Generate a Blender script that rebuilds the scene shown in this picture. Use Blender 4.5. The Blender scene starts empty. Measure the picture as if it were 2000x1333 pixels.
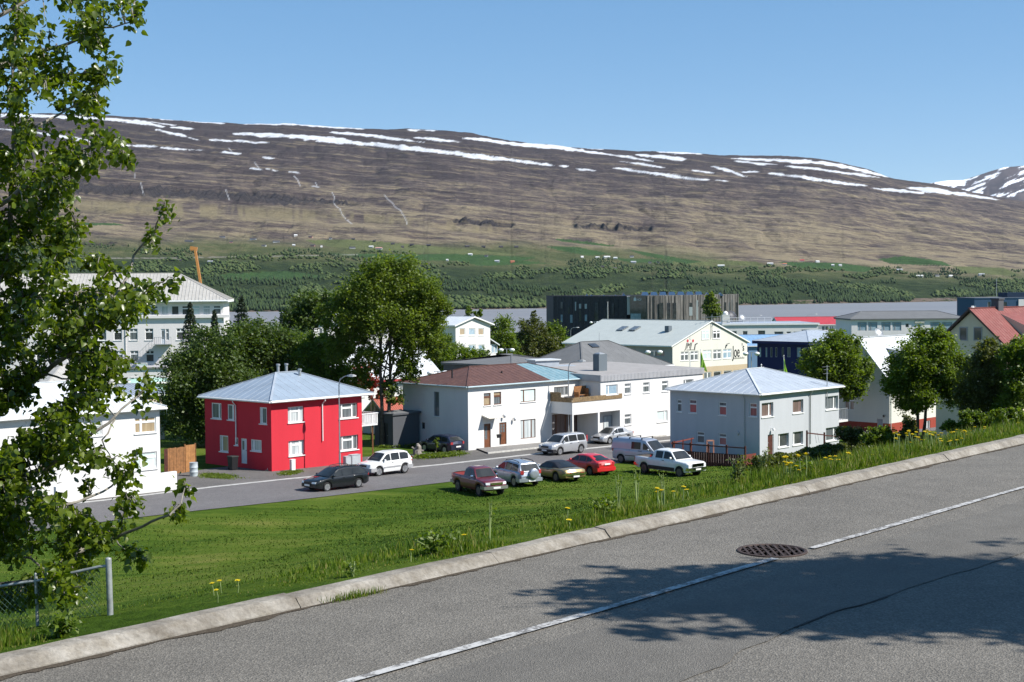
import bpy, math, random
import numpy as np
from mathutils import Vector, Matrix

scene = bpy.context.scene
COL = scene.collection
R = math.radians
rng = np.random.default_rng(7)
random.seed(7)

# ------------------------------------------------------------------ camera
EYE = 2.25                 # metres above the upper road
FOC = 2750.0               # focal length in pixels of a 2000 px wide picture
PITCH = math.atan(101.5 / FOC)
ROLL = 0.0079
cam_f = Vector((0, math.cos(PITCH), -math.sin(PITCH)))
up0 = Vector((0, math.sin(PITCH), math.cos(PITCH)))
cam_r = Vector((1, 0, 0)) * math.cos(ROLL) - up0 * math.sin(ROLL)
cam_u = up0 * math.cos(ROLL) + Vector((1, 0, 0)) * math.sin(ROLL)
cd = bpy.data.cameras.new('camera')
cam = bpy.data.objects.new('camera', cd)
COL.objects.link(cam)
m3 = Matrix((cam_r, cam_u, -cam_f)).transposed()
cam.matrix_world = Matrix.Translation((0, 0, EYE)) @ m3.to_4x4()
cd.sensor_width = 36.0
cd.lens = 36.0 * FOC / 2000.0
cd.clip_start = 0.1
cd.clip_end = 40000
scene.camera = cam

# ------------------------------------------------------------------ sky, sun, exposure
SUN_EL = R(45.2)
SUN_AZ = math.atan2(0.951, -0.307)          # clockwise from +Y
to_sun = Vector((math.sin(SUN_AZ) * math.cos(SUN_EL), math.cos(SUN_AZ) * math.cos(SUN_EL), math.sin(SUN_EL)))
w = bpy.data.worlds.new('World')
scene.world = w
w.use_nodes = True
nt = w.node_tree
bg = nt.nodes['Background']
sky = nt.nodes.new('ShaderNodeTexSky')
sky.sky_type = 'NISHITA'
sky.sun_disc = False
sky.sun_elevation = SUN_EL
sky.sun_rotation = SUN_AZ
sky.altitude = 60
sky.air_density = 0.55
sky.dust_density = 0.0
sky.ozone_density = 1.2
gm = nt.nodes.new('ShaderNodeGamma')
gm.inputs['Gamma'].default_value = 0.47
hs = nt.nodes.new('ShaderNodeHueSaturation')
hs.inputs['Saturation'].default_value = 1.85
hs.inputs['Value'].default_value = 1.56
nt.links.new(sky.outputs[0], gm.inputs['Color'])
nt.links.new(gm.outputs[0], hs.inputs['Color'])
nt.links.new(hs.outputs[0], bg.inputs[0])
bg.inputs[1].default_value = 0.15
sl = bpy.data.lights.new('sun', 'SUN')
sl.energy = 5.0
sl.angle = R(0.53)
sl.color = (1.0, 0.955, 0.89)
so = bpy.data.objects.new('sun', sl)
COL.objects.link(so)
so.rotation_euler = to_sun.to_track_quat('Z', 'Y').to_euler()
so.location = (60, 20, 80)
vs = scene.view_settings
vs.view_transform = 'Standard'
vs.look = 'None'
vs.exposure = 0.66
vs.gamma = 1.0
vs.use_curve_mapping = False
cy = scene.cycles
cy.max_bounces = 6
cy.diffuse_bounces = 3
cy.glossy_bounces = 3
cy.transmission_bounces = 4
cy.transparent_max_bounces = 8
cy.volume_bounces = 1
cy.caustics_reflective = False
cy.caustics_refractive = False

# ------------------------------------------------------------------ survey helpers: where a sight line meets a surveyed plane
def ray(px, py):
    return cam_f + cam_r * ((px - 1000.0) / FOC) - cam_u * ((py - 666.5) / FOC)
C0 = Vector((0, 0, EYE))
# plane of the lower street: falls gently to the right
ST_Z, ST_K = -10.95, 0.020
def street_z(x, y):
    return ST_Z - ST_K * max(-30.0, min(90.0, (x + 12) * 0.69 + (y - 93) * 0.72))
def gz(px, py, z=0.0):
    d = ray(px, py)
    t = (z - EYE) / d.z
    return C0 + d * t
def gs(px, py):
    p = gz(px, py, ST_Z)
    for _ in range(12):
        p = gz(px, py, street_z(p.x, p.y))
    return p
def gd(px, py, dist):
    d = ray(px, py)
    return C0 + d * (dist / d.y)
def zpix(px, py, dist):
    return gd(px, py, dist).z

def lerp(a, b, t): return a + (b - a) * t

# ------------------------------------------------------------------ object helpers
def wloc(o):
    v = Vector((0, 0, 0))
    while o is not None:
        v = v + o.location
        o = o.parent
    return v
def tag(o, label=None, cat=None, group=None, kind=None):
    if label: o['label'] = label
    if cat: o['category'] = cat
    if group: o['group'] = group
    if kind: o['kind'] = kind
    return o
def empty(name, loc, label=None, cat=None, group=None, rz=0.0):
    o = bpy.data.objects.new(name, None)
    o.location = loc
    o.rotation_euler = (0, 0, rz)
    o.empty_display_size = 0.3
    COL.objects.link(o)
    return tag(o, label, cat, group)
def copy_tree(o, parent=None):
    c = o.copy()
    COL.objects.link(c)
    c.parent = parent
    for ch in list(o.children):
        copy_tree(ch, c)
    return c

class MB:
    """collects faces; build() links them as one mesh object"""
    def __init__(self):
        self.v = []; self.f = []; self.m = []
    def add(self, pts, faces, mi=0):
        b = len(self.v)
        self.v.extend([tuple(p) for p in pts])
        for f in faces:
            self.f.append(tuple(i + b for i in f)); self.m.append(mi)
    def poly(self, pts, mi=0):
        self.add(pts, [tuple(range(len(pts)))], mi)
    def pbox(self, o, a, b, c, mi=0):
        o = Vector(o); a = Vector(a); b = Vector(b); c = Vector(c)
        if a.cross(b).dot(c) < 0:
            a, b = b, a
        p = [o, o + a, o + a + b, o + b, o + c, o + a + c, o + a + b + c, o + b + c]
        self.add(p, [(3, 2, 1, 0), (4, 5, 6, 7), (0, 1, 5, 4), (1, 2, 6, 5), (2, 3, 7, 6), (3, 0, 4, 7)], mi)
    def box(self, x0, x1, y0, y1, z0, z1, mi=0):
        self.pbox((x0, y0, z0), (x1 - x0, 0, 0), (0, y1 - y0, 0), (0, 0, z1 - z0), mi)
    def beam(self, p, q, wx, wz, mi=0, up=(0, 0, 1)):
        p = Vector(p); q = Vector(q); d = (q - p)
        u = Vector(up)
        s = d.cross(u)
        if s.length < 1e-6:
            s = d.cross(Vector((1, 0, 0)))
        s.normalize(); t = s.cross(d).normalized()
        self.pbox(p - s * wx / 2 - t * wz / 2, d, s * wx, t * wz, mi)
    def tube(self, pts, rad, n=8, mi=0, cap=True):
        pts = [Vector(p) for p in pts]
        if not hasattr(rad, '__len__'): rad = [rad] * len(pts)
        b = len(self.v); ref = None
        for i, p in enumerate(pts):
            d = (pts[min(i + 1, len(pts) - 1)] - pts[max(i - 1, 0)])
            if d.length < 1e-9: d = Vector((0, 0, 1))
            d.normalize()
            if ref is None:
                ref = d.orthogonal().normalized()
            ref = (ref - d * ref.dot(d))
            if ref.length < 1e-6: ref = d.orthogonal()
            ref.normalize()
            o = d.cross(ref)
            for k in range(n):
                a = 2 * math.pi * k / n
                self.v.append(tuple(p + (ref * math.cos(a) + o * math.sin(a)) * rad[i]))
        for i in range(len(pts) - 1):
            for k in range(n):
                k2 = (k + 1) % n
                self.f.append((b + i * n + k, b + i * n + k2, b + (i + 1) * n + k2, b + (i + 1) * n + k)); self.m.append(mi)
        if cap:
            self.f.append(tuple(b + k for k in reversed(range(n)))); self.m.append(mi)
            e = b + (len(pts) - 1) * n
            self.f.append(tuple(e + k for k in range(n))); self.m.append(mi)
    def lathe(self, c, prof, n=16, mi=0, axis='z'):
        """prof: list of (radius, height) from bottom up"""
        b = len(self.v)
        for r, h in prof:
            for k in range(n):
                a = 2 * math.pi * k / n
                x, y = r * math.cos(a), r * math.sin(a)
                if axis == 'z': q = (c[0] + x, c[1] + y, c[2] + h)
                elif axis == 'y': q = (c[0] + y, c[1] + h, c[2] + x)
                else: q = (c[0] + h, c[1] + x, c[2] + y)
                self.v.append(q)
        for i in range(len(prof) - 1):
            for k in range(n):
                k2 = (k + 1) % n
                self.f.append((b + i * n + k, b + i * n + k2, b + (i + 1) * n + k2, b + (i + 1) * n + k)); self.m.append(mi)
        self.f.append(tuple(b + k for k in reversed(range(n)))); self.m.append(mi)
        e = b + (len(prof) - 1) * n
        self.f.append(tuple(e + k for k in range(n))); self.m.append(mi)
    def build(self, name, mats, parent=None, smooth=False, local=False, origin=None, bevel=0):
        me = bpy.data.meshes.new(name)
        if local: off = Vector((0, 0, 0))
        elif parent is not None: off = wloc(parent)
        elif origin is not None: off = Vector(origin)
        else: off = Vector((0, 0, 0))
        me.from_pydata([(x - off.x, y - off.y, z - off.z) for x, y, z in self.v], [], self.f)
        if not isinstance(mats, (list, tuple)): mats = [mats]
        for mm in mats: me.materials.append(mm)
        if len(mats) > 1: me.polygons.foreach_set('material_index', self.m)
        if smooth:
            me.polygons.foreach_set('use_smooth', [True] * len(me.polygons))
            try: me.set_sharp_from_angle(angle=R(40))
            except Exception: pass
        me.update()
        o = bpy.data.objects.new(name, me)
        if parent is not None: o.parent = parent
        elif not local: o.location = off
        COL.objects.link(o)
        if bevel:
            b = o.modifiers.new('bevel', 'BEVEL'); b.width = bevel; b.segments = 2; b.limit_method = 'ANGLE'
        return o

def np_mesh(name, verts, faces_flat, nper, mats, parent=None, smooth=False, attrs=None, origin=None, matidx=None):
    """fast mesh from numpy: all faces have nper corners"""
    me = bpy.data.meshes.new(name)
    verts = np.asarray(verts, dtype=np.float32)
    off = wloc(parent) if parent is not None else (Vector(origin) if origin is not None else Vector((0, 0, 0)))
    verts = verts - np.array(off, dtype=np.float32)
    nf = len(faces_flat) // nper
    me.vertices.add(len(verts)); me.vertices.foreach_set('co', verts.ravel())
    me.loops.add(len(faces_flat)); me.loops.foreach_set('vertex_index', np.asarray(faces_flat, dtype=np.int32))
    me.polygons.add(nf)
    me.polygons.foreach_set('loop_start', np.arange(nf, dtype=np.int32) * nper)
    try: me.polygons.foreach_set('loop_total', np.full(nf, nper, dtype=np.int32))
    except Exception: pass
    if not isinstance(mats, (list, tuple)): mats = [mats]
    for mm in mats: me.materials.append(mm)
    if matidx is not None: me.polygons.foreach_set('material_index', np.asarray(matidx, dtype=np.int32))
    if smooth: me.polygons.foreach_set('use_smooth', np.ones(nf, dtype=bool))
    me.update(calc_edges=True)
    if attrs:
        for k, a in attrs.items():
            a = np.asarray(a, dtype=np.float32)
            at = me.attributes.new(k, 'FLOAT', 'POINT')
            at.data.foreach_set('value', a.ravel())
    o = bpy.data.objects.new(name, me)
    if parent is not None: o.parent = parent
    else: o.location = off
    COL.objects.link(o)
    return o

# ------------------------------------------------------------------ smooth value noise for terrain (numpy)
def vnoise(x, y, seed=0):
    x = np.asarray(x, dtype=np.float64); y = np.asarray(y, dtype=np.float64)
    xi = np.floor(x).astype(np.int64); yi = np.floor(y).astype(np.int64)
    xf = x - xi; yf = y - yi
    def h(a, b):
        n = (a * 374761393 + b * 668265263 + seed * 1442695041) & 0x7fffffff
        n = ((n ^ (n >> 13)) * 1274126177) & 0x7fffffff
        n = n ^ (n >> 16)
        return (n & 0xffff) / 65535.0
    sx = xf * xf * (3 - 2 * xf); sy = yf * yf * (3 - 2 * yf)
    a = h(xi, yi); b = h(xi + 1, yi); c = h(xi, yi + 1); d = h(xi + 1, yi + 1)
    return (a + (b - a) * sx) * (1 - sy) + (c + (d - c) * sx) * sy
def fbm(x, y, oct=4, seed=0):
    s = 0; a = 0.5; t = 0
    for i in range(oct):
        s = s + a * vnoise(x * 2 ** i, y * 2 ** i, seed + i * 17); t += a; a *= 0.5
    return s / t
# ------------------------------------------------------------------ materials
MATS = {}
class NT:
    def __init__(self, name):
        self.m = bpy.data.materials.new(name); self.m.use_nodes = True
        self.t = self.m.node_tree; self.n = self.t.nodes
        self.b = self.n['Principled BSDF']; self.out = self.n['Material Output']
    def node(self, typ, **kw):
        nd = self.n.new(typ)
        for k, v in kw.items():
            if k in nd.inputs.keys(): nd.inputs[k].default_value = v
            else: setattr(nd, k, v)
        return nd
    def link(self, a, b): self.t.links.new(a, b)
    def coords(self, scale=(1, 1, 1), kind='Object', rot=(0, 0, 0)):
        tc = self.node('ShaderNodeTexCoord'); mp = self.node('ShaderNodeMapping')
        mp.inputs['Scale'].default_value = scale; mp.inputs['Rotation'].default_value = rot
        self.link(tc.outputs[kind], mp.inputs[0]); return mp.outputs[0]
    def noise(self, vec, scale, detail=4, rough=0.6):
        nd = self.node('ShaderNodeTexNoise'); nd.inputs['Scale'].default_value = scale
        nd.inputs['Detail'].default_value = detail; nd.inputs['Roughness'].default_value = rough
        self.link(vec, nd.inputs['Vector']); return nd.outputs['Fac']
    def ramp(self, fac, stops):
        nd = self.node('ShaderNodeValToRGB'); cr = nd.color_ramp
        while len(cr.elements) < len(stops): cr.elements.new(0.5)
        for e, (p, c) in zip(cr.elements, stops):
            e.position = p; e.color = tuple(c) + (1,) if len(c) == 3 else c
        self.link(fac, nd.inputs[0]); return nd.outputs[0]
    def mix(self, fac, a, b, mode='MIX'):
        nd = self.node('ShaderNodeMix'); nd.data_type = 'RGBA'; nd.blend_type = mode
        ins = [nd.inputs[0], nd.inputs[6], nd.inputs[7]]
        for s, v in zip(ins, (fac, a, b)):
            if hasattr(v, 'node'): self.link(v, s)
            elif isinstance(v, (int, float)): s.default_value = v
            else: s.default_value = tuple(v) + (1,)
        return nd.outputs[2]
    def math(self, op, a, b=None, c=None):
        nd = self.node('ShaderNodeMath'); nd.operation = op
        for s, v in zip(nd.inputs, (a, b, c)):
            if v is None: continue
            if hasattr(v, 'node'): self.link(v, s)
            else: s.default_value = v
        return nd.outputs[0]
    def attr(self, name):
        nd = self.node('ShaderNodeAttribute'); nd.attribute_name = name; return nd.outputs['Fac']
    def bump(self, h, strength=0.3, dist=0.02):
        nd = self.node('ShaderNodeBump'); nd.inputs['Strength'].default_value = strength
        nd.inputs['Distance'].default_value = dist
        self.link(h, nd.inputs['Height']); self.link(nd.outputs[0], self.b.inputs['Normal']); return nd
    def col(self, c):
        if hasattr(c, 'node'): self.link(c, self.b.inputs['Base Color'])
        else: self.b.inputs['Base Color'].default_value = tuple(c) + (1,)
    def set(self, **kw):
        for k, v in kw.items(): self.b.inputs[k.replace('_', ' ')].default_value = v

def sc(c, f): return tuple(min(1, x * f) for x in c)

def plain(name, c, rough=0.6, metal=0.0, spec=0.4, coat=0.0, var=0.08, nscale=3.0, bump=0.0):
    if name in MATS: return MATS[name]
    n = NT(name); v = n.coords()
    f = n.noise(v, nscale, 5, 0.65)
    n.col(n.ramp(f, [(0.3, sc(c, 1 - var * 1.6)), (0.7, sc(c, 1 + var))]))
    n.set(Roughness=rough, Metallic=metal, Specular_IOR_Level=spec, Coat_Weight=coat)
    if bump: n.bump(n.noise(v, nscale * 12, 3), bump, 0.01)
    MATS[name] = n.m; return n.m

def plaster(name, c, dirt=0.12, rough=0.85):
    if name in MATS: return MATS[name]
    n = NT(name); v = n.coords()
    big = n.noise(v, 0.35, 4, 0.6)
    streak = n.noise(n.coords((1.1, 1.1, 0.10)), 1.0, 4, 0.65)
    fine = n.noise(v, 9.0, 4, 0.7)
    a = n.ramp(big, [(0.25, sc(c, 1 - dirt * 0.6)), (0.75, c)])
    st = n.ramp(streak, [(0.42, (1, 1, 1)), (0.80, (1 - dirt * 0.7,) * 3)])
    b = n.mix(1.0, a, st, 'MULTIPLY')
    fi = n.ramp(fine, [(0.3, (0.95,) * 3), (0.7, (1.0,) * 3)])
    n.col(n.mix(1.0, b, fi, 'MULTIPLY'))
    n.set(Roughness=rough, Specular_IOR_Level=0.25)
    n.bump(n.noise(v, 22.0, 4, 0.7), 0.35, 0.012)
    MATS[name] = n.m; return n.m

def roofmetal(name, c, rough=0.5, wear=None, var=0.08, spec=0.4):
    if name in MATS: return MATS[name]
    n = NT(name); v = n.coords()
    f = n.noise(v, 0.8, 6, 0.7)
    base = n.ramp(f, [(0.3, sc(c, 1 - var * 2)), (0.7, sc(c, 1 + var))])
    if wear:
        wf = n.ramp(n.noise(v, 2.2, 8, 0.75), [(0.5, (0, 0, 0)), (0.68, (1, 1, 1))])
        base = n.mix(wf, base, wear)
    n.col(base); n.set(Roughness=rough, Specular_IOR_Level=spec)
    n.bump(n.noise(v, 4, 4), 0.1, 0.02)
    MATS[name] = n.m; return n.m

def pane_mat(name, c, c2=None, fold=0.0, rough=0.04):
    """window glass seen from outside: what hangs behind it under a glossy coat"""
    if name in MATS: return MATS[name]
    n = NT(name); v = n.coords()
    if c2 is None: c2 = sc(c, 1.5)
    if fold:
        f = n.noise(n.coords((fold, fold, 0.25)), 1.0, 3, 0.6)
    else:
        f = n.noise(v, 0.9, 3)
    n.col(n.ramp(f, [(0.35, c), (0.65, c2)]))
    n.set(Roughness=0.6, Specular_IOR_Level=0.5, Coat_Weight=1.0, Coat_Roughness=rough, Coat_IOR=1.5)
    MATS[name] = n.m; return n.m

def paint(name, c, metal=0.0, flake=False):
    if name in MATS: return MATS[name]
    n = NT(name); v = n.coords()
    f = n.noise(v, 1.5, 5, 0.6)
    low = n.noise(v, 14, 3, 0.6)
    a = n.ramp(f, [(0.3, sc(c, 0.93)), (0.7, sc(c, 1.03))])
    dust = n.ramp(low, [(0.5, (0, 0, 0)), (0.85, (0.06, 0.06, 0.06))])
    n.col(n.mix(dust, a, (0.30, 0.28, 0.25)))
    n.set(Roughness=0.38 if metal else 0.45, Metallic=metal, Specular_IOR_Level=0.5, Coat_Weight=0.9, Coat_Roughness=0.06)
    MATS[name] = n.m; return n.m

def leafmat(name, c, c2, trans=0.3, rough=0.5, spec=0.4):
    if name in MATS: return MATS[name]
    n = NT(name)
    g = n.node('ShaderNodeNewGeometry')
    v = n.coords()
    clump = n.noise(v, 0.7, 3)
    isl = g.outputs['Random Per Island']
    f = n.math('MULTIPLY_ADD', isl, 0.6, n.math('MULTIPLY', clump, 0.4))
    colr = n.ramp(f, [(0.15, c), (0.55, tuple(lerp(a, b, 0.5) for a, b in zip(c, c2))), (0.85, c2)])
    n.col(colr)
    n.set(Roughness=rough, Specular_IOR_Level=spec)
    tr = n.node('ShaderNodeBsdfTranslucent')
    tc = n.mix(1.0, colr, (1.0, 1.0, 0.45), 'MULTIPLY')
    br = n.mix(1.0, tc, (1.7, 1.7, 1.2), 'MULTIPLY')
    n.link(br, tr.inputs['Color'])
    ms = n.node('ShaderNodeMixShader'); ms.inputs[0].default_value = trans
    n.link(n.b.outputs[0], ms.inputs[1]); n.link(tr.outputs[0], ms.inputs[2])
    n.link(ms.outputs[0], n.out.inputs['Surface'])
    MATS[name] = n.m; return n.m

def asphalt(name, c, speck=0.5, scale=60.0, patch=0.12):
    if name in MATS: return MATS[name]
    n = NT(name); v = n.coords()
    big = n.noise(v, 0.25, 5, 0.65)
    mid = n.noise(v, 2.2, 5, 0.7)
    vor = n.node('ShaderNodeTexVoronoi'); vor.inputs['Scale'].default_value = scale
    n.link(v, vor.inputs['Vector'])
    sepv = n.node('ShaderNodeSeparateColor'); n.link(vor.outputs['Color'], sepv.inputs[0])
    a = n.ramp(big, [(0.3, sc(c, 1 - patch)), (0.7, sc(c, 1 + patch))])
    b = n.mix(1.0, a, n.ramp(mid, [(0.3, (0.86,) * 3), (0.7, (1.08,) * 3)]), 'MULTIPLY')
    stones = n.ramp(sepv.outputs[0], [(0.0, (1 - speck,) * 3), (0.55, (1.0,) * 3), (0.9, (1 + speck * 0.9,) * 3), (1.0, (1 + speck * 1.5,) * 3)])
    n.col(n.mix(1.0, b, stones, 'MULTIPLY'))
    n.set(Roughness=0.85, Specular_IOR_Level=0.3)
    n.bump(vor.outputs['Distance'], 0.6, 0.012)
    MATS[name] = n.m; return n.m
# ------------------------------------------------------------------ LAND
RD_T = Vector((math.sin(R(41.2)), math.cos(R(41.2))))       # along the upper road
RD_N = Vector((-RD_T.y, RD_T.x))                            # downhill from its kerb
K0 = Vector((0.0, 11.63))
def st_of(x, y):
    dx, dy = x - K0.x, y - K0.y
    return dx * RD_N.x + dy * RD_N.y, dx * RD_T.x + dy * RD_T.y
def st_pt(s, t, z=0.0):
    return Vector((K0.x + RD_N.x * s + RD_T.x * t, K0.y + RD_N.y * s + RD_T.y * t, z))
SP = [-60, -0.02, 0.17, 1.3, 6, 20, 44, 53]
FP = [0.004, 0.004, -0.0055, 0.008, 0.13, 0.53, 0.955, 1.0]
def ground_np(x, y):
    s = (x - K0.x) * RD_N.x + (y - K0.y) * RD_N.y
    zs = ST_Z - ST_K * np.clip((x + 12) * 0.69 + (y - 93) * 0.72, -30, 90)
    z = np.interp(s, SP, FP) * zs
    k = np.clip((s - 80) / 330.0, 0, 1); k = k * k * (3 - 2 * k)
    z = np.where(s > 80, zs + (-18.8 - zs) * k, z)
    z = np.where(s > 440, -18.8 - (s - 440) * 0.05, z)
    lawn = np.clip((s - 3) / 6, 0, 1) * np.clip((57 - s) / 8, 0, 1)
    z = z + lawn * (fbm(x * 0.16, y * 0.16, 3, 5) - 0.5) * 0.5
    return z
def ground_z(x, y):
    return float(ground_np(np.array([x], dtype=float), np.array([y], dtype=float))[0])
def gg(px, py, d0=20, d1=400):
    """where a sight line meets the ground"""
    lo = None; prev = d0
    for d in np.linspace(d0, d1, 900):
        p = gd(px, py, d)
        if p.z <= ground_z(p.x, p.y):
            return Vector((p.x, p.y, ground_z(p.x, p.y)))
    return gd(px, py, d1)

# materials of the land
n = NT('ground_grass'); v = n.coords()
a1 = n.noise(v, 0.11, 4, 0.6); a2 = n.noise(n.coords((0.12, 0.9, 1), rot=(0, 0, R(-8))), 0.9, 6, 0.72); a3 = n.noise(v, 7, 5, 0.8)
f = n.math('MULTIPLY_ADD', a1, 0.45, n.math('MULTIPLY_ADD', a2, 0.35, n.math('MULTIPLY', a3, 0.2)))
base = n.ramp(f, [(0.40, (0.024, 0.050, 0.006)), (0.47, (0.046, 0.085, 0.010)), (0.53, (0.078, 0.117, 0.016)), (0.62, (0.138, 0.150, 0.036))])
dry = n.ramp(n.noise(v, 0.45, 7, 0.75), [(0.60, (0, 0, 0)), (0.74, (0.55, 0.55, 0.55))])
n.col(n.mix(dry, base, (0.085, 0.085, 0.03)))
n.set(Roughness=0.95, Specular_IOR_Level=0.03); n.bump(n.noise(v, 5, 6, 0.8), 0.8, 0.12)
M_GRASS = n.m
M_ASPH = asphalt('road_asphalt', (0.142, 0.131, 0.113), 0.30, 85, 0.14)
M_ASPH2 = asphalt('smooth_asphalt', (0.130, 0.121, 0.106), 0.20, 110, 0.12)
M_ST = asphalt('street_asphalt', (0.128, 0.121, 0.120), 0.25, 30, 0.12)
M_ST2 = asphalt('drive_asphalt', (0.115, 0.108, 0.102), 0.3, 30, 0.22)
M_PAVE = asphalt('pavement_concrete', (0.20, 0.19, 0.18), 0.2, 30, 0.12)
n = NT('kerb_concrete'); v = n.coords()
c1 = n.noise(v, 2.2, 6, 0.72); c2 = n.noise(v, 26, 5, 0.75)
strk = n.noise(n.coords((1.0, 9.0, 9.0), rot=(0, 0, R(-48.8))), 1.0, 6, 0.75)
kb = n.ramp(c1, [(0.28, (0.15, 0.134, 0.114)), (0.5, (0.26, 0.24, 0.208)), (0.72, (0.36, 0.338, 0.30))])
kb = n.mix(1.0, kb, n.ramp(c2, [(0.3, (0.72,) * 3), (0.6, (1.06,) * 3)]), 'MULTIPLY')
kb = n.mix(1.0, kb, n.ramp(strk, [(0.35, (0.72, 0.69, 0.64)), (0.6, (1.03,) * 3)]), 'MULTIPLY')
n.col(kb); n.set(Roughness=0.88, Specular_IOR_Level=0.25); n.bump(n.math('ADD', c2, strk), 0.6, 0.02)
M_KERB = n.m
n = NT('worn_road_paint'); v = n.coords()
wn = n.noise(v, 30, 6, 0.8); wb_ = n.noise(v, 6.0, 6, 0.7)
mk = n.ramp(n.math('MULTIPLY_ADD', wn, 0.5, n.math('MULTIPLY', wb_, 0.5)), [(0.455, (0, 0, 0)), (0.53, (1, 1, 1))])
n.col(n.mix(mk, (0.125, 0.118, 0.11), (0.42, 0.415, 0.40))); n.set(Roughness=0.75)
M_LINE = n.m

# ground sheet (s across the slope, t along it)
sg = np.unique(np.concatenate([np.array([-60, -30, -12, -9.2]), np.linspace(-0.02, 1.4, 7), np.linspace(2, 60, 96), np.linspace(62, 120, 30), np.linspace(125, 640, 70)]))
tg = np.unique(np.concatenate([np.linspace(-320, -20, 40), np.linspace(-18, 130, 190), np.linspace(132, 760, 100)]))
S, T = np.meshgrid(sg, tg, indexing='ij')
X = K0.x + RD_N.x * S + RD_T.x * T; Y = K0.y + RD_N.y * S + RD_T.y * T
Z = ground_np(X, Y)
Z = np.where(S < -0.01, -0.012, Z)
ni, nj = S.shape
idx = np.arange(ni * nj).reshape(ni, nj)
fc = np.stack([idx[:-1, :-1], idx[:-1, 1:], idx[1:, 1:], idx[1:, :-1]], -1).reshape(-1, 4)
gr = np_mesh('ground', np.stack([X, Y, Z], -1).reshape(-1, 3), fc.ravel(), 4, M_GRASS, smooth=True)
tag(gr, 'green grassy slope falling from the upper road to the street', kind='structure')

def sheet_st(name, mat, edges, z, kind='structure', label=None):
    """strip on the upper road: edges = list of (t, s0, s1)"""
    mb = MB()
    for (ta, a0, a1_), (tb, b0, b1_) in zip(edges[:-1], edges[1:]):
        mb.poly([st_pt(a0, ta, z), st_pt(b0, tb, z), st_pt(b1_, tb, z), st_pt(a1_, ta, z)])
    o = mb.build(name, mat); tag(o, label, kind=kind); return o
sheet_st('road', M_ASPH, [(t, 0.02, -9.0) for t in np.linspace(-25, 60, 18)], 0.0, label='grey asphalt upper road along the concrete kerb')
ed = []
for t in np.arange(-16, 50, 0.14):
    ed.append((t, -1.98 + 0.09 * (vnoise(t * 2.1, 0.0, 3) - 0.5) + 0.10 * (vnoise(t * 0.5, 5, 8) - 0.5), -3.02 + 0.10 * (vnoise(t * 3.0, 9.0, 4) - 0.5) + 0.45 * (vnoise(t * 0.35, 2, 9) - 0.5)))
sheet_st('asphalt_patch', M_ASPH2, ed, 0.005, label='smoother dark asphalt strip with ragged edges beside the white line')
mb = MB()                                                  # open joint along the strip
for k in range(len(ed) - 1):
    if vnoise(ed[k][0] * 0.6, 3.3, 21) > 0.60:
        w0 = 0.004 + 0.016 * float(vnoise(ed[k][0] * 4, 1.3, 22)); w1 = 0.004 + 0.016 * float(vnoise(ed[k + 1][0] * 4, 1.3, 22))
        mb.poly([st_pt(ed[k][2], ed[k][0], 0.009), st_pt(ed[k + 1][2], ed[k + 1][0], 0.009), st_pt(ed[k + 1][2] - w1, ed[k + 1][0], 0.009), st_pt(ed[k][2] - w0, ed[k][0], 0.009)])
tag(mb.build('road_crack', plain('crack_tar', (0.055, 0.050, 0.045), 0.95)), 'dark crack along the edge of the asphalt strip', kind='structure')
ed2 = []
for t in np.arange(-12, 40, 0.06):
    wv = 0.015 + 0.24 * max(0.0, float(fbm(np.array([t * 1.4]), np.array([0.3]), 4, 37)[0]) - 0.40) + 0.045 * float(vnoise(t * 13, 1.0, 38))
    ed2.append((t, 0.0, -wv))
n = NT('gutter_grit'); v = n.coords()
n.col(n.ramp(n.noise(v, 60, 5, 0.8), [(0.35, (0.045, 0.035, 0.026)), (0.55, (0.080, 0.066, 0.050)), (0.75, (0.15, 0.13, 0.10))])); n.set(Roughness=0.95, Specular_IOR_Level=0.1); n.bump(n.noise(v, 90, 4), 0.8, 0.01)
o_ = sheet_st('gutter_grit', n.m, ed2, 0.005, kind='stuff', label='dark grit and soil gathered along the foot of the kerb')
MH = gz(1508, 1077, 0.0)
mh_s, mh_t = st_of(MH.x, MH.y)
for seg in ((-16, mh_t - 0.30), (mh_t + 0.29, 50)):
    sheet_st('road_line', M_LINE, [(t, -1.645 + 0.010 * math.sin(t * 1.7) , -1.718 + 0.010 * math.sin(t * 1.3)) for t in np.linspace(seg[0], seg[1], 40)], 0.012, label='worn white painted line along the upper road')

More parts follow.
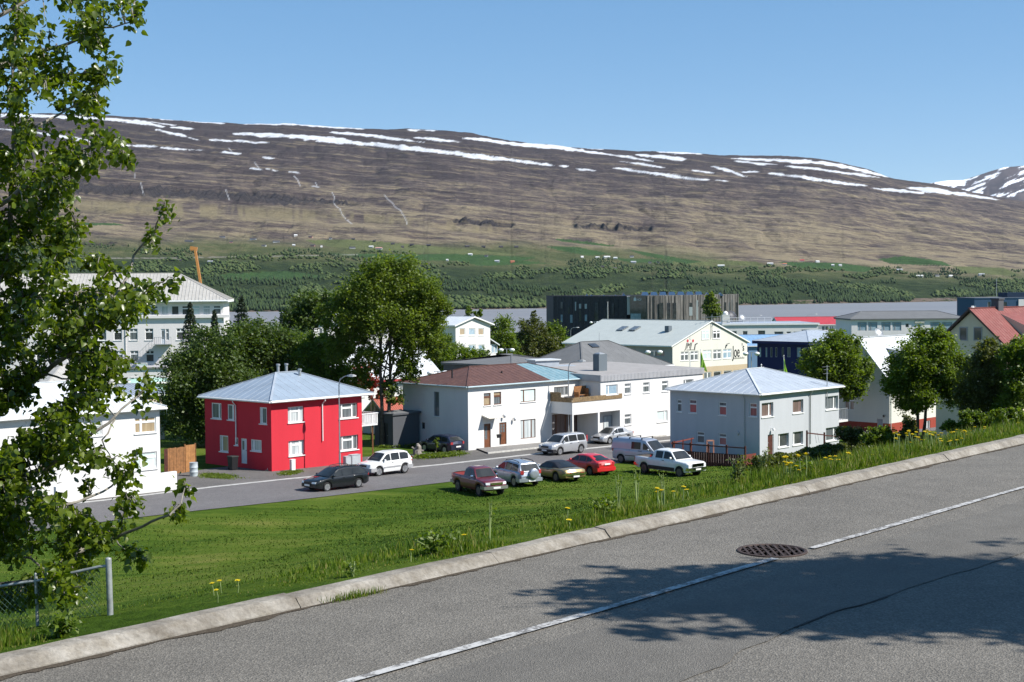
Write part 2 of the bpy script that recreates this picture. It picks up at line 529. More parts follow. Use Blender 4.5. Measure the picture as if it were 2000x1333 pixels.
# kerb: cast stones end to end
kerb = empty('kerb', (K0.x, K0.y, 0)); tag(kerb, 'pale weathered concrete kerb along the upper road', kind='structure')
prof = [(-0.02, -0.03), (-0.012, 0.012), (0.02, 0.046), (0.046, 0.074), (0.066, 0.083), (0.165, 0.088), (0.190, 0.080), (0.196, -0.05)]
t = -9.0
while t < 36:
    ln = random.choice([1.5, 2.1, 2.6, 3.0])
    mb = MB(); segs = 12; dz = random.uniform(-0.006, 0.006); dsn = random.uniform(-0.012, 0.012)
    ring = []
    for i in range(segs + 1):
        tt = t + 0.002 + (ln - 0.004) * i / segs
        e = 0.004 if i in (0, segs) else 0.0
        ring.append([st_pt(a + dsn + (0.5 - j / 7) * e + 0.008 * (float(vnoise(tt * 3, j * 3.1, 2)) - 0.5), tt, max(-0.05, b + dz - (e if j in (2, 3, 4, 5, 6) else 0) + 0.010 * (float(vnoise(tt * 3.5, j * 1.7, 6)) - 0.5))) for j, (a, b) in enumerate(prof)])
    for i in range(segs):
        for j in range(len(prof) - 1):
            mb.poly([ring[i][j], ring[i][j + 1], ring[i + 1][j + 1], ring[i + 1][j]])
    mb.poly(ring[0]); mb.poly(list(reversed(ring[-1])))
    o = mb.build('kerb_stone', M_KERB, kerb)
    o.data.polygons.foreach_set('use_smooth', [len(p.vertices) == 4 for p in o.data.polygons]); o.data.set_sharp_from_angle(angle=R(24))
    t += ln

# manhole cover
M_IRON = plain('rusty_iron', (0.060, 0.040, 0.032), 0.7, 0.3, 0.4, var=0.35, nscale=22)
M_DARK = plain('dark_void', (0.008, 0.008, 0.009), 0.9)
mh = empty('manhole_cover', (MH.x, MH.y, 0.0), 'round rusty iron grate cover set in the asphalt on the white line', 'manhole')
mb = MB(); mb.lathe((MH.x, MH.y, 0.006), [(0.28, -0.004), (0.325, -0.004), (0.325, 0.002), (0.318, 0.006), (0.295, 0.006), (0.285, -0.002)], 40); mb.build('rim', M_IRON, mh)
mb = MB(); mb.lathe((MH.x, MH.y, 0.006), [(0.295, -0.004), (0.295, -0.002)], 36); mb.build('pit', M_DARK, mh)
mb = MB()
for i in range(-5, 6):
    c = i * 0.06; h = math.sqrt(max(0, 0.285 ** 2 - c * c))
    mb.box(MH.x + c - 0.011, MH.x + c + 0.011, MH.y - h, MH.y + h, 0.004, 0.011)
mb.build('grate_bars', M_IRON, mh)
mb = MB()
for j in range(-6, 7):
    c = j * 0.048; h = math.sqrt(max(0, 0.28 ** 2 - c * c))
    x = -h
    k = 0
    while x < h - 0.03:
        if (k + j) % 2 == 0: mb.box(MH.x + x, MH.x + min(x + 0.06, h), MH.y + c - 0.009, MH.y + c + 0.009, 0.0045, 0.009)
        x += 0.06; k += 1
mb.build('cross_bars', M_IRON, mh)['kind'] = 'stuff'
mh.scale = (0.92, 0.92, 1.0)

# lower street: surveyed edges, draped a little above the ground
def drape(name, mat, near, far, dz, label, kind='structure', nsub=10):
    """near/far: picture points on the street plane, same count"""
    mb = MB()
    pn = [gs(*p) for p in near]; pf = [gs(*p) for p in far]
    rows = []
    for a, b in zip(pn, pf):
        rows.append([Vector((lerp(a.x, b.x, k / nsub), lerp(a.y, b.y, k / nsub), 0)) for k in range(nsub + 1)])
    dense = []
    for r0, r1 in zip(rows[:-1], rows[1:]):
        m = 8
        for q in range(m):
            dense.append([p.lerp(p2, q / m) for p, p2 in zip(r0, r1)])
    dense.append(rows[-1])
    for r in dense:
        for p in r: p.z = street_z(p.x, p.y) + dz
    for r0, r1 in zip(dense[:-1], dense[1:]):
        for k in range(nsub):
            mb.poly([r0[k], r1[k], r1[k + 1], r0[k + 1]])
    o = mb.build(name, mat); tag(o, label, kind=kind); return o
near = [(-500, 1118), (0, 1048), (250, 1014), (400, 997), (560, 980), (720, 961), (872, 943), (1000, 929), (1150, 912), (1300, 895), (1500, 873), (1900, 835)]
line = [(-500, 1052), (0, 1001), (200, 980), (280, 970), (420, 953), (560, 938), (700, 925), (860, 910), (1045, 889), (1200, 873), (1350, 858), (1700, 826)]
def shift(pts, dy): return [(x, y + dy) for x, y in pts]
drape('street', M_ST, near, line, 0.035, 'grey asphalt street below the lawn with parked cars')
drape('gutter_strip', plain('gutter_concrete', (0.42, 0.41, 0.39), 0.85, var=0.2, nscale=2), shift(line, 0), shift(line, -2.2), 0.042, 'pale concrete gutter line along the street', nsub=1)
drape('street_apron', M_ST2, [(-500, 1049.8)] + shift(line, -2.2)[1:], [(-500, 1020), (0, 966), (200, 945), (280, 934), (420, 915), (560, 900), (700, 894), (860, 884), (1045, 868), (1200, 852), (1350, 838), (1700, 806)], 0.030, 'patched asphalt apron between the gutter line and the houses')
# raised pavement with its own kerb in front of the long white house
pv = [(952, 887.5), (1000, 882.5), (1050, 877), (1100, 871.5), (1150, 866), (1225, 859.5), (1300, 853)]
drape('pavement', M_PAVE, pv, [(930, 879), (1000, 871), (1050, 866), (1100, 859), (1150, 852), (1225, 843), (1300, 836)], 0.15, 'concrete pavement in front of the long white house')
mb = MB(); q = [gs(*p) for p in pv]
for a, b in zip(q[:-1], q[1:]):
    za, zb_ = street_z(a.x, a.y), street_z(b.x, b.y)
    mb.pbox(Vector((a.x, a.y, za + 0.0)) + Vector((0.07, -0.09, 0)), Vector((b.x - a.x, b.y - a.y, zb_ - za)), Vector((-0.08, 0.10, 0)), (0, 0, 0.165))
tag(mb.build('pavement_kerb', plain('kerb_pale', (0.46, 0.45, 0.42), 0.85, var=0.2)), 'pale kerb of the pavement before the white house', kind='structure')

# ------------------------------------------------------------------ water
SEA = -20.4
n = NT('silty_water'); v = n.coords((0.02, 0.12, 1))
f = n.noise(v, 1.2, 6, 0.65)
f2 = n.noise(n.coords((0.002, 0.012, 1)), 1.0, 4, 0.6)
n.col(n.ramp(n.math('MULTIPLY_ADD', f, 0.4, n.math('MULTIPLY', f2, 0.6)), [(0.35, (0.175, 0.170, 0.172)), (0.65, (0.215, 0.208, 0.205))]))
n.set(Roughness=0.42, Specular_IOR_Level=0.28); n.bump(n.noise(n.coords((0.35, 0.9, 1)), 1.0, 5, 0.7), 0.5, 0.3)
mb = MB(); mb.poly([(-9000, 330, SEA), (9000, 330, SEA), (9000, 9000, SEA), (-9000, 9000, SEA)])
tag(mb.build('fjord_water', n.m), 'flat grey silty water of the fjord', kind='structure')

# ------------------------------------------------------------------ the long hill across the water
def hor(px): return 565.0 - ROLL * (px - 1000.0)
RIDGE = [(-700, 205), (-300, 215), (0, 221), (210, 226), (330, 234), (480, 243), (560, 242), (620, 247), (715, 254), (800, 252), (860, 256), (930, 263), (1000, 277), (1080, 284), (1150, 291), (1230, 296), (1300, 296), (1380, 302), (1450, 306), (1540, 306), (1600, 311), (1650, 321), (1700, 334), (1750, 350), (1830, 361), (1900, 376), (2000, 394), (2150, 415), (2500, 452), (2900, 480)]
rx = np.array([p[0] for p in RIDGE], float); ry = np.array([p[1] for p in RIDGE], float)
px_c = np.concatenate([np.arange(-700, -60, 16), np.arange(-60, 2060, 1.9), np.arange(2060, 2900, 16)]).astype(float)
e_ridge = np.interp(px_c, rx, hor(rx) - ry)
e_ridge = e_ridge + (fbm(px_c * 0.02, px_c * 0 + 3.3, 4, 31) - 0.5) * 5
D_sh = np.interp(px_c, [-700, 300, 700, 1000, 1400, 1880, 2900], [1450, 1530, 1560, 1610, 1760, 2020, 2600])
D_sh = np.convolve(np.pad(D_sh, 60, mode='edge'), np.ones(121) / 121, 'valid'); D_wig = (fbm(px_c * 0.03, px_c * 0, 4, 3) - 0.5) * 60
e_sh = (SEA - EYE) / D_sh * FOC
# rows: fraction up the face
fr = np.concatenate([np.linspace(-0.06, 0.22, 56), np.linspace(0.2235, 0.55, 100), np.linspace(0.5525, 1.0, 230), np.array([1.03, 1.10])])
FR, PX = np.meshgrid(fr, px_c, indexing='ij')
ER = np.broadcast_to(e_ridge, FR.shape); ES = np.broadcast_to(e_sh, FR.shape); DS = np.broadcast_to(D_sh, FR.shape)
D = DS + 3900 * np.clip(FR, -0.06, 2) ** 1 * (0.36 + 0.64 * np.clip(FR, 0, 1))
EE = ES + (ER - ES) * np.clip(FR, 0, 1) ** 0.93
Zm = EYE + EE * D / FOC
D = D + np.broadcast_to(D_wig, FR.shape) * np.exp(-np.abs(FR) * 45)
Zm = np.where(FR < 0, SEA + FR * 60, Zm)
QX = (PX - 1000) / FOC
Xm = QX * D
# relief: gullies running down, lava-bed steps along the contour, lumps
mid = np.clip(FR / 0.15, 0, 1) * np.clip((1.02 - FR) / 0.12, 0, 1)
warp = fbm(Xm / 700, D / 900, 4, 11)
gul = np.abs(fbm(Xm / 130 + warp * 3, D / 900, 4, 12) - 0.5)
Zm = Zm - mid * (34 * (0.25 - gul))
hh = Zm + 0.105 * Xm + 60 * (fbm(Xm / 900, D / 1500, 3, 14) - 0.5)
step = (hh / 46.0) - np.floor(hh / 46.0)
lipn = fbm(Xm / 120, hh / 30, 4, 23)
lip = np.clip(1 - np.abs(step - 0.86) / 0.10, 0, 1) * np.clip((lipn - 0.42) * 6, 0, 1) * mid * np.clip((FR - 0.22) / 0.1, 0, 1)
step2 = (hh / 17.0 + 0.6 * lipn); step2 = step2 - np.floor(step2)
lip = np.maximum(lip, 0.75 * np.clip(1 - np.abs(step2 - 0.8) / 0.16, 0, 1) * np.clip((fbm(Xm / 70, hh / 14, 4, 24) - 0.50) * 7, 0, 1) * mid * np.clip((FR - 0.2) / 0.1, 0, 1))
Zm = Zm + mid * np.clip((FR - 0.25) / 0.2, 0, 1) * 24 * (np.clip(step * 2.4 - 0.9, 0, 1) - step)
Zm = Zm + np.clip(FR / 0.05, 0, 1) * np.clip((1.04 - FR) / 0.1, 0, 1) * (9 * (fbm(Xm / 90, D / 120, 4, 15) - 0.5) + 4 * (fbm(Xm / 22, D / 45, 3, 16) - 0.5))
Zm = np.where(FR > 1.01, EYE + (ER - 10) * D / FOC, Zm)
# cliff bands
PYb = hor(PX) - (Zm - EYE) / D * FOC
def band(px0, px1, ya, yb, th):
    yc = np.interp(PX, [px0, px1], [ya, yb])
    ends = np.clip((PX - px0) / 60, 0, 1) * np.clip((px1 - PX) / 60, 0, 1)
    return np.clip(1 - np.abs(PYb - yc) / th, 0, 1) * ends
cliff = np.maximum.reduce([band(40, 640, 362, 394, 12), band(520, 720, 388, 402, 7), band(860, 1020, 430, 440, 6), band(1110, 1300, 443, 448, 6), band(150, 260, 476, 478, 4)])
cliff = np.clip(cliff * 2.5 - 0.9 * (fbm(PX / 9.0, PX * 0 + 2.0, 3, 29) - 0.3), 0, 1)
talus = np.clip(np.maximum(band(40, 660, 398, 424, 17), band(620, 1000, 418, 452, 12)) * 1.6, 0, 1) * np.clip((fbm(PX / 16.0, PYb / 60, 3, 28) - 0.36) * 5, 0, 1)
Zm = Zm + cliff * (fbm(Xm / 11, D * 0 + 3, 3, 19) - 0.5) * 26
PYm = hor(PX) - (Zm - EYE) / D * FOC
snow = np.zeros_like(PYm)
jit = (fbm(PX / 12.0, PYm / 3.2, 4, 41) - 0.5) * 7.5 + (fbm(PX / 30.0, PYm / 8, 3, 43) - 0.5) * 5
STREAKS = [
 [(-200, 222, 6), (0, 228, 5), (30, 226, 9), (60, 228, 6), (150, 232, 7), (205, 234, 8), (250, 238, 10), (290, 243, 11), (325, 249.5, 4)],
 [(228, 226.5, 1.5), (290, 230, 5), (350, 235, 7), (400, 239, 7), (441, 243.5, 2)],
 [(-100, 245, 3), (66, 259, 4), (150, 272, 6), (210, 281, 8), (250, 285.5, 6), (311, 288, 3.5)], [(318, 290, 3), (360, 294, 4.5), (400, 295, 2)],
 [(315, 255.5, 2.5), (355, 265, 4.5), (395, 276, 2.5)], [(338, 250.5, 3.5), (382, 254, 3)],
 [(461, 263, 3), (500, 264.5, 8), (560, 267, 10), (620, 272, 13), (660, 276, 13), (705, 281.5, 12), (760, 287, 9), (810, 291, 10), (880, 300, 10), (950, 309, 10.5), (1013, 316, 7), (1069, 323, 6), (1082, 325, 2)],
 [(1094, 325, 3.5), (1114, 327, 3.5)], [(1124, 331, 3), (1165, 335, 3)], [(420, 275, 3.5), (458, 278, 4.5)], [(465, 277, 3.5), (500, 280, 5), (526, 280.5, 2)],
 [(483, 244, 2), (560, 243.5, 6), (620, 247.5, 4), (668, 251.5, 2)], [(600, 247, 3), (640, 249, 3), (718, 254.5, 2.5)], [(802, 255.5, 5), (852, 257, 4)],
 [(653, 261, 3.5), (700, 264, 6.5), (745, 269, 6), (800, 276, 4), (828, 280, 2)], [(818, 271, 3), (860, 275, 6.5), (902, 279, 3)],
 [(912, 272, 4), (960, 277, 9), (1000, 282, 7.5), (1050, 286, 9), (1090, 289, 10.5), (1130, 295, 7), (1180, 302, 5), (1230, 309, 5), (1276, 316, 3)],
 [(1155, 292, 2.5), (1176, 293, 2.5)], [(1248, 304, 4), (1290, 308, 8), (1338, 312, 8)], [(1290, 297.5, 5), (1320, 300, 6.5), (1372, 302, 3)], [(1205, 304, 4), (1240, 308, 4)],
 [(1216, 317, 3), (1262, 323, 3)], [(1266, 324, 2.5), (1296, 329, 2.5)], [(1205, 330, 2), (1250, 336, 5), (1300, 343, 6.5), (1350, 350, 6.5), (1391, 353, 3)], [(1396, 353, 2.5), (1422, 355, 2.5)],
 [(1354, 334, 3), (1390, 339, 3)], [(1394, 327, 2.5), (1420, 333, 6), (1455, 346, 3)], [(1434, 311, 3), (1500, 314, 5.5), (1560, 317, 9), (1610, 320, 9), (1650, 327, 9), (1690, 336, 7), (1734, 347, 3)],
 [(1440, 316, 3), (1480, 321, 5.5), (1520, 323, 3)], [(1540, 326, 3), (1590, 331, 5.5), (1650, 339, 5.5), (1714, 347.5, 3)], [(1449, 338, 5), (1482, 337, 4)],
 [(1506, 340, 3), (1550, 345, 5.5), (1580, 349, 8), (1630, 357, 7), (1692, 364, 3)], [(1706, 369, 4), (1760, 374, 6), (1799, 378, 3)],
 [(1775, 368, 6), (1820, 373, 10), (1860, 378, 9), (1900, 384, 6.5), (1947, 391, 3)], [(441, 299, 3), (470, 302, 4.5)], [(515, 308.5, 3), (535, 311, 3)], [(498, 331, 3), (513, 332.5, 3)], [(526, 332, 3), (542, 335.5, 3)], [(574, 337, 2), (590, 339, 2)], [(618, 365, 2.5), (630, 368, 2.5)], [(300, 240, 2), (345, 247, 2)]]
for s_ in STREAKS:
    ax = np.array([p[0] for p in s_], float); ay = np.array([p[1] for p in s_], float); ah = np.array([p[2] for p in s_], float)
    m_ = (PX >= ax[0] - 6) & (PX <= ax[-1] + 6)
    if not m_.any(): continue
    yc = np.interp(PX[m_], ax, ay); hw = np.interp(PX[m_], ax, ah) * 0.36 + 0.25
    endf = np.clip(np.minimum(PX[m_] - ax[0], ax[-1] - PX[m_]) / 8.0 + 0.5, 0, 1)
    val = np.clip((hw * endf - np.abs(PYm[m_] - yc) + jit[m_] * (0.34 + 0.11 * hw)) / 1.1 + 0.5, 0, 1)
    snow[m_] = np.maximum(snow[m_], val)
FALLS = [[(652, 377), (656, 385), (655, 398), (660, 404), (667, 409), (671, 420), (679, 430), (690, 438)], [(754, 382), (760, 390), (770, 398), (774, 405), (785, 412), (790, 420), (796, 432), (797, 439)], [(578, 345), (585, 352), (590, 364)], [(620, 358), (624, 367)], [(501, 318), (512, 332)], [(280, 358), (285, 382)], [(445, 372), (452, 392)], [(268, 340), (268, 349)], [(452, 291), (462, 303)]]
for fl in FALLS:
    for (x0, y0), (x1, y1) in zip(fl[:-1], fl[1:]):
        m_ = (PX > min(x0, x1) - 8) & (PX < max(x0, x1) + 8)
        dx, dy = x1 - x0, y1 - y0; L2 = dx * dx + dy * dy
        u_ = np.clip(((PX[m_] - x0) * dx + (PYm[m_] - y0) * dy) / L2, 0, 1)
        dist = np.hypot(PX[m_] - x0 - u_ * dx, PYm[m_] - y0 - u_ * dy)
        snow[m_] = np.maximum(snow[m_], np.clip((1.25 - dist) / 1.0, 0, 1) * 0.55)
# vegetation zones in altitude, measured along the face
top_green = np.interp(PX, [-700, 0, 330, 700, 1000, 1250, 1500, 1750, 2000, 2900], [455, 455, 462, 462, 468, 480, 503, 515, 528, 560])
gnoise = (fbm(Xm / 160, D / 240, 4, 51) - 0.5) * 34
green = np.clip((PYm - top_green + gnoise) / 22, 0, 1)
field = np.zeros_like(PYm)
def quadf(pts, val=1.0):
    global field
    P = np.array(pts, float); inside = np.ones(PX.shape, bool)
    sgn = None
    for i in range(len(P)):
        a = P[i]; b = P[(i + 1) % len(P)]
        cr = (b[0] - a[0]) * (PYm - a[1]) - (b[1] - a[1]) * (PX - a[0])
        inside &= cr > 0
    field = np.where(inside, val, field)
for pts in ([(1064, 481), (1130, 483), (1196, 497), (1150, 500), (1085, 488)], [(1083, 467), (1130, 470), (1208, 481), (1190, 482), (1100, 473)], [(1225, 487), (1290, 498), (1370, 512), (1340, 516), (1260, 500)], [(1520, 512), (1640, 514), (1715, 524), (1690, 532), (1560, 524)], [(1715, 507), (1765, 500), (1840, 511), (1860, 520), (1740, 516)],
            [(430, 536), (560, 530), (640, 540), (560, 548), (440, 546)], [(640, 496), (900, 497), (1050, 503), (1010, 512), (760, 508)], [(860, 503), (1000, 507), (1080, 515), (940, 520)], [(140, 436), (230, 437), (250, 441), (150, 440)], [(1200, 505), (1300, 508), (1320, 514), (1230, 513)]):
    quadf(pts, 1.0)
pale = np.zeros_like(PYm)
def add_pale(pts):
    global field, pale
    keep = field.copy(); field = np.zeros_like(PYm); quadf(pts); pale = np.maximum(pale, field); field = keep
for pts in ([(620, 472), (720, 470), (960, 492), (1020, 500), (800, 494), (640, 482)], [(600, 470), (690, 468), (740, 478), (620, 478)], [(1380, 507), (1480, 512), (1500, 522), (1400, 517)], [(1860, 520), (1960, 524), (2000, 540), (1880, 534)], [(1290, 505), (1390, 512), (1400, 520), (1310, 516)]):
    add_pale(pts)
forest_lo = hor(PX) - ES
ftop = np.interp(PX, [-700, 0, 330, 520, 700, 860, 1000, 1150, 1300, 1500, 1750, 2000, 2900], [485, 490, 500, 505, 508, 512, 520, 522, 528, 535, 540, 545, 575])
wood = np.clip((PYm - ftop + gnoise * 0.7) / 14, 0, 1)
roadm = np.clip(1.2 - np.abs(PYm - np.interp(PX, [300, 420, 700, 1000], [505, 503, 498, 510])), 0, 1) * (PX < 700) * 0.9
idx = np.arange(PX.size).reshape(PX.shape)
fc = np.stack([idx[:-1, :-1], idx[:-1, 1:], idx[1:, 1:], idx[1:, :-1]], -1).reshape(-1, 4)
n = NT('hillside'); v = n.coords()
sp0 = n.node('ShaderNodeSeparateXYZ'); n.link(v, sp0.inputs[0]); cm0 = n.node('ShaderNodeCombineXYZ')
n.link(sp0.outputs[0], cm0.inputs[0]); n.link(sp0.outputs[1], cm0.inputs[1]); n.link(n.math('MULTIPLY_ADD', sp0.outputs[0], 0.105, sp0.outputs[2]), cm0.inputs[2])
def dipped(scale):
    mp = n.node('ShaderNodeMapping'); mp.inputs['Scale'].default_value = scale; n.link(cm0.outputs[0], mp.inputs[0]); return mp.outputs[0]
sA = n.noise(dipped((0.0022, 0.0022, 0.026)), 1.0, 7, 0.68)
sB = n.noise(dipped((0.0065, 0.008, 0.080)), 1.0, 7, 0.72)
sC = n.noise(v, 0.045, 6, 0.75)
sD = n.noise(dipped((0.016, 0.016, 0.19)), 1.0, 6, 0.75)
f = n.math('MULTIPLY_ADD', sA, 0.26, n.math('MULTIPLY_ADD', sB, 0.32, n.math('MULTIPLY_ADD', sD, 0.32, n.math('MULTIPLY', sC, 0.10))))
sepz = n.node('ShaderNodeSeparateXYZ'); n.link(v, sepz.inputs[0])
alt = n.math('MULTIPLY', sepz.outputs[2], 0.0018)
heath = n.ramp(n.math('SUBTRACT', f, n.math('MULTIPLY', n.math('SUBTRACT', alt, 0.35), 0.16)), [(0.43, (0.064, 0.050, 0.049)), (0.475, (0.108, 0.084, 0.076)), (0.50, (0.142, 0.113, 0.095)), (0.522, (0.205, 0.165, 0.115)), (0.57, (0.31, 0.255, 0.165))])
greenc = n.ramp(n.noise(v, 0.02, 6, 0.7), [(0.3, (0.062, 0.082, 0.032)), (0.5, (0.105, 0.120, 0.050)), (0.7, (0.180, 0.162, 0.085))])
woodc = n.ramp(n.noise(v, 0.03, 7, 0.75), [(0.35, (0.024, 0.040, 0.018)), (0.55, (0.048, 0.070, 0.026)), (0.7, (0.085, 0.105, 0.040))])
heath = n.mix(n.math('MULTIPLY', n.attr('lip'), 0.85), heath, (0.29, 0.235, 0.145))
heath = n.mix(n.math('MULTIPLY', n.attr('talus'), 0.8), heath, (0.27, 0.225, 0.13))
c = n.mix(n.attr('green'), heath, greenc)
c = n.mix(n.attr('wood'), c, woodc)
c = n.mix(n.attr('pale'), c, (0.14, 0.16, 0.065))
c = n.mix(n.attr('field'), c, (0.058, 0.112, 0.036))
cl = n.ramp(n.noise(n.coords((0.09, 0.09, 0.012)), 1.0, 5, 0.7), [(0.35, (0.030, 0.027, 0.031)), (0.7, (0.095, 0.080, 0.076))])
c = n.mix(n.attr('cliff'), c, cl)
c = n.mix(n.attr('track'), c, (0.34, 0.31, 0.27))
shore = n.math('LESS_THAN', sepz.outputs[2], SEA + 5.0)
c = n.mix(n.math('MULTIPLY', shore, n.math('GREATER_THAN', sC, 0.47)), c, (0.20, 0.155, 0.12))
c = n.mix(n.attr('snow'), c, (0.74, 0.76, 0.79))
n.col(c); n.set(Roughness=0.95, Specular_IOR_Level=0.08)
n.bump(n.math('ADD', n.math('ADD', sB, sD), n.noise(v, 0.03, 8, 0.8)), 1.0, 14.0)
hill = np_mesh('hillside', np.stack([Xm, D, Zm], -1).reshape(-1, 3), fc.ravel(), 4, n.m, smooth=True,
               attrs={'snow': snow, 'green': green, 'wood': wood, 'field': field, 'pale': pale, 'cliff': cliff, 'track': roadm, 'lip': lip, 'talus': talus})
tag(hill, 'long brown heath mountainside with snow bands across the fjord', kind='structure')

def hill_point(px, py):
    j = int(np.argmin(np.abs(px_c - px)))
    col = PYm[:, j]
    ok = np.where((col[:-1] >= py) & (col[1:] < py))[0]
    if len(ok) == 0: i = int(np.argmin(np.abs(col)))
    else: i = int(ok[0])
    i = min(i, len(fr) - 3)
    k = (col[i] - py) / max(1e-6, col[i] - col[i + 1]); k = min(1, max(0, k))
    d = D[i, j] + (D[i + 1, j] - D[i, j]) * k
    z = Zm[i, j] + (Zm[i + 1, j] - Zm[i, j]) * k
    return Vector(((px - 1000) / FOC * d, d, z))

# farther mountain at the right
FM = [(1500, 420), (1700, 385), (1780, 371), (1828, 362), (1850, 359), (1880, 358), (1900, 352), (1930, 342), (1960, 333.5), (2000, 330), (2080, 322), (2300, 300), (2700, 290)]
fx = np.linspace(1500, 2700, 520); fyr = np.linspace(0, 1, 130)
FYR, FX = np.meshgrid(fyr, fx, indexing='ij')
er = hor(FX) - np.interp(FX, [p[0] for p in FM], [p[1] for p in FM])
DD = 8200 + 2600 * FYR
ZZ = EYE + (er * FYR ** 0.85) * DD / FOC + (fbm(FX / 24, FYR * 8, 5, 61) - 0.5) * 70 * np.sin(FYR * 3.1)
ZZ = ZZ + 20
idx = np.arange(FX.size).reshape(FX.shape)
fc = np.stack([idx[:-1, :-1], idx[:-1, 1:], idx[1:, 1:], idx[1:, :-1]], -1).reshape(-1, 4)
pyf = hor(FX) - (ZZ - EYE) / DD * FOC
yy = pyf + (FX - 1900) * 0.42
sn = fbm(FX / 34 + 4, yy / 4.6, 5, 71)
sn = np.clip((sn - 0.545 + 0.12 * (FYR - 0.75)) / 0.05, 0, 1) * (pyf < 385)
sn = np.where((FX > 1826) & (FX < 1885) & (pyf < 364), 1.0, sn)
n = NT('far_mountain_rock'); v = n.coords()
n.col(n.mix(n.attr('snow'), n.ramp(n.noise(n.coords((0.002, 0.002, 0.01)), 1, 6, 0.7), [(0.3, (0.045, 0.038, 0.042)), (0.7, (0.11, 0.088, 0.085))]), (0.84, 0.86, 0.90)))
n.set(Roughness=0.95, Specular_IOR_Level=0.05)
fm = np_mesh('far_mountain', np.stack([(FX - 1000) / FOC * DD, DD, ZZ], -1).reshape(-1, 3), fc.ravel(), 4, n.m, smooth=True, attrs={'snow': sn})
tag(fm, 'distant dark mountain streaked with snow at the right', kind='structure')
# ------------------------------------------------------------------ BUILDINGS
class Face:
    def __init__(self, P, d, n):
        self.P = Vector((P[0], P[1])); self.d = Vector((d[0], d[1])); self.n = Vector((n[0], n[1]))
    def pt(self, s, z, o=0.0):
        q = self.P + self.d * s + self.n * o
        return Vector((q.x, q.y, z))
    def pix(self, px, py):
        D_ = ray(px, py)
        # C0 + D*t on plane through P with normal n
        den = D_.x * self.n.x + D_.y * self.n.y
        t = (self.P.x * self.n.x + self.P.y * self.n.y) / den
        q = C0 + D_ * t
        return (q.x - self.P.x) * self.d.x + (q.y - self.P.y) * self.d.y, q.z

M_WHITE_FR = plain('white_frame', (0.74, 0.74, 0.73), 0.5)
M_BROWN_FR = plain('brown_frame', (0.13, 0.055, 0.03), 0.55)
M_GREY_FR = plain('grey_frame', (0.30, 0.31, 0.32), 0.5)
PANES = {
 'dark': pane_mat('pane_dark', (0.012, 0.014, 0.016), (0.045, 0.05, 0.055)),
 'mid': pane_mat('pane_mid', (0.05, 0.06, 0.065), (0.16, 0.18, 0.19), 6),
 'curtain': pane_mat('pane_curtain', (0.30, 0.34, 0.35), (0.58, 0.62, 0.62), 9),
 'blind': pane_mat('pane_blind', (0.50, 0.60, 0.58), (0.60, 0.70, 0.67)),
 'brown': pane_mat('pane_brown', (0.10, 0.065, 0.055), (0.19, 0.125, 0.11), 5),
 'tan': pane_mat('pane_tan', (0.26, 0.19, 0.11), (0.40, 0.31, 0.19), 8),
 'red': pane_mat('pane_red', (0.35, 0.09, 0.09), (0.45, 0.13, 0.12)),
 'sky': pane_mat('pane_blue', (0.20, 0.30, 0.38), (0.36, 0.46, 0.52)),
}
STY = {
 'one': [(0, 1, 0, 1)], 'top': [(0, 1, 0, 0.68), (0, 1, 0.68, 1)], 'v2': [(0, .5, 0, 1), (.5, 1, 0, 1)],
 'tv': [(0, .5, 0, .7), (.5, 1, 0, .7), (0, .5, .7, 1), (.5, 1, .7, 1)], 'side': [(0, .24, 0, 1), (.24, 1, 0, 1)], 'sider': [(0, .74, 0, 1), (.74, 1, 0, 1)],
 'red': [(0, .2, 0, 1), (.2, .74, 0, .70), (.2, .74, .70, 1), (.74, 1, 0, 1)], 'v3': [(0, .25, 0, 1), (.25, .75, 0, 1), (.75, 1, 0, 1)],
 'hosp': [(0, .5, .7, 1), (.5, 1, .7, 1), (0, 1, 0, .7)], 'tl': [(0, .3, 0, .7), (.3, 1, 0, .7), (0, .3, .7, 1), (.3, 1, .7, 1)],
}

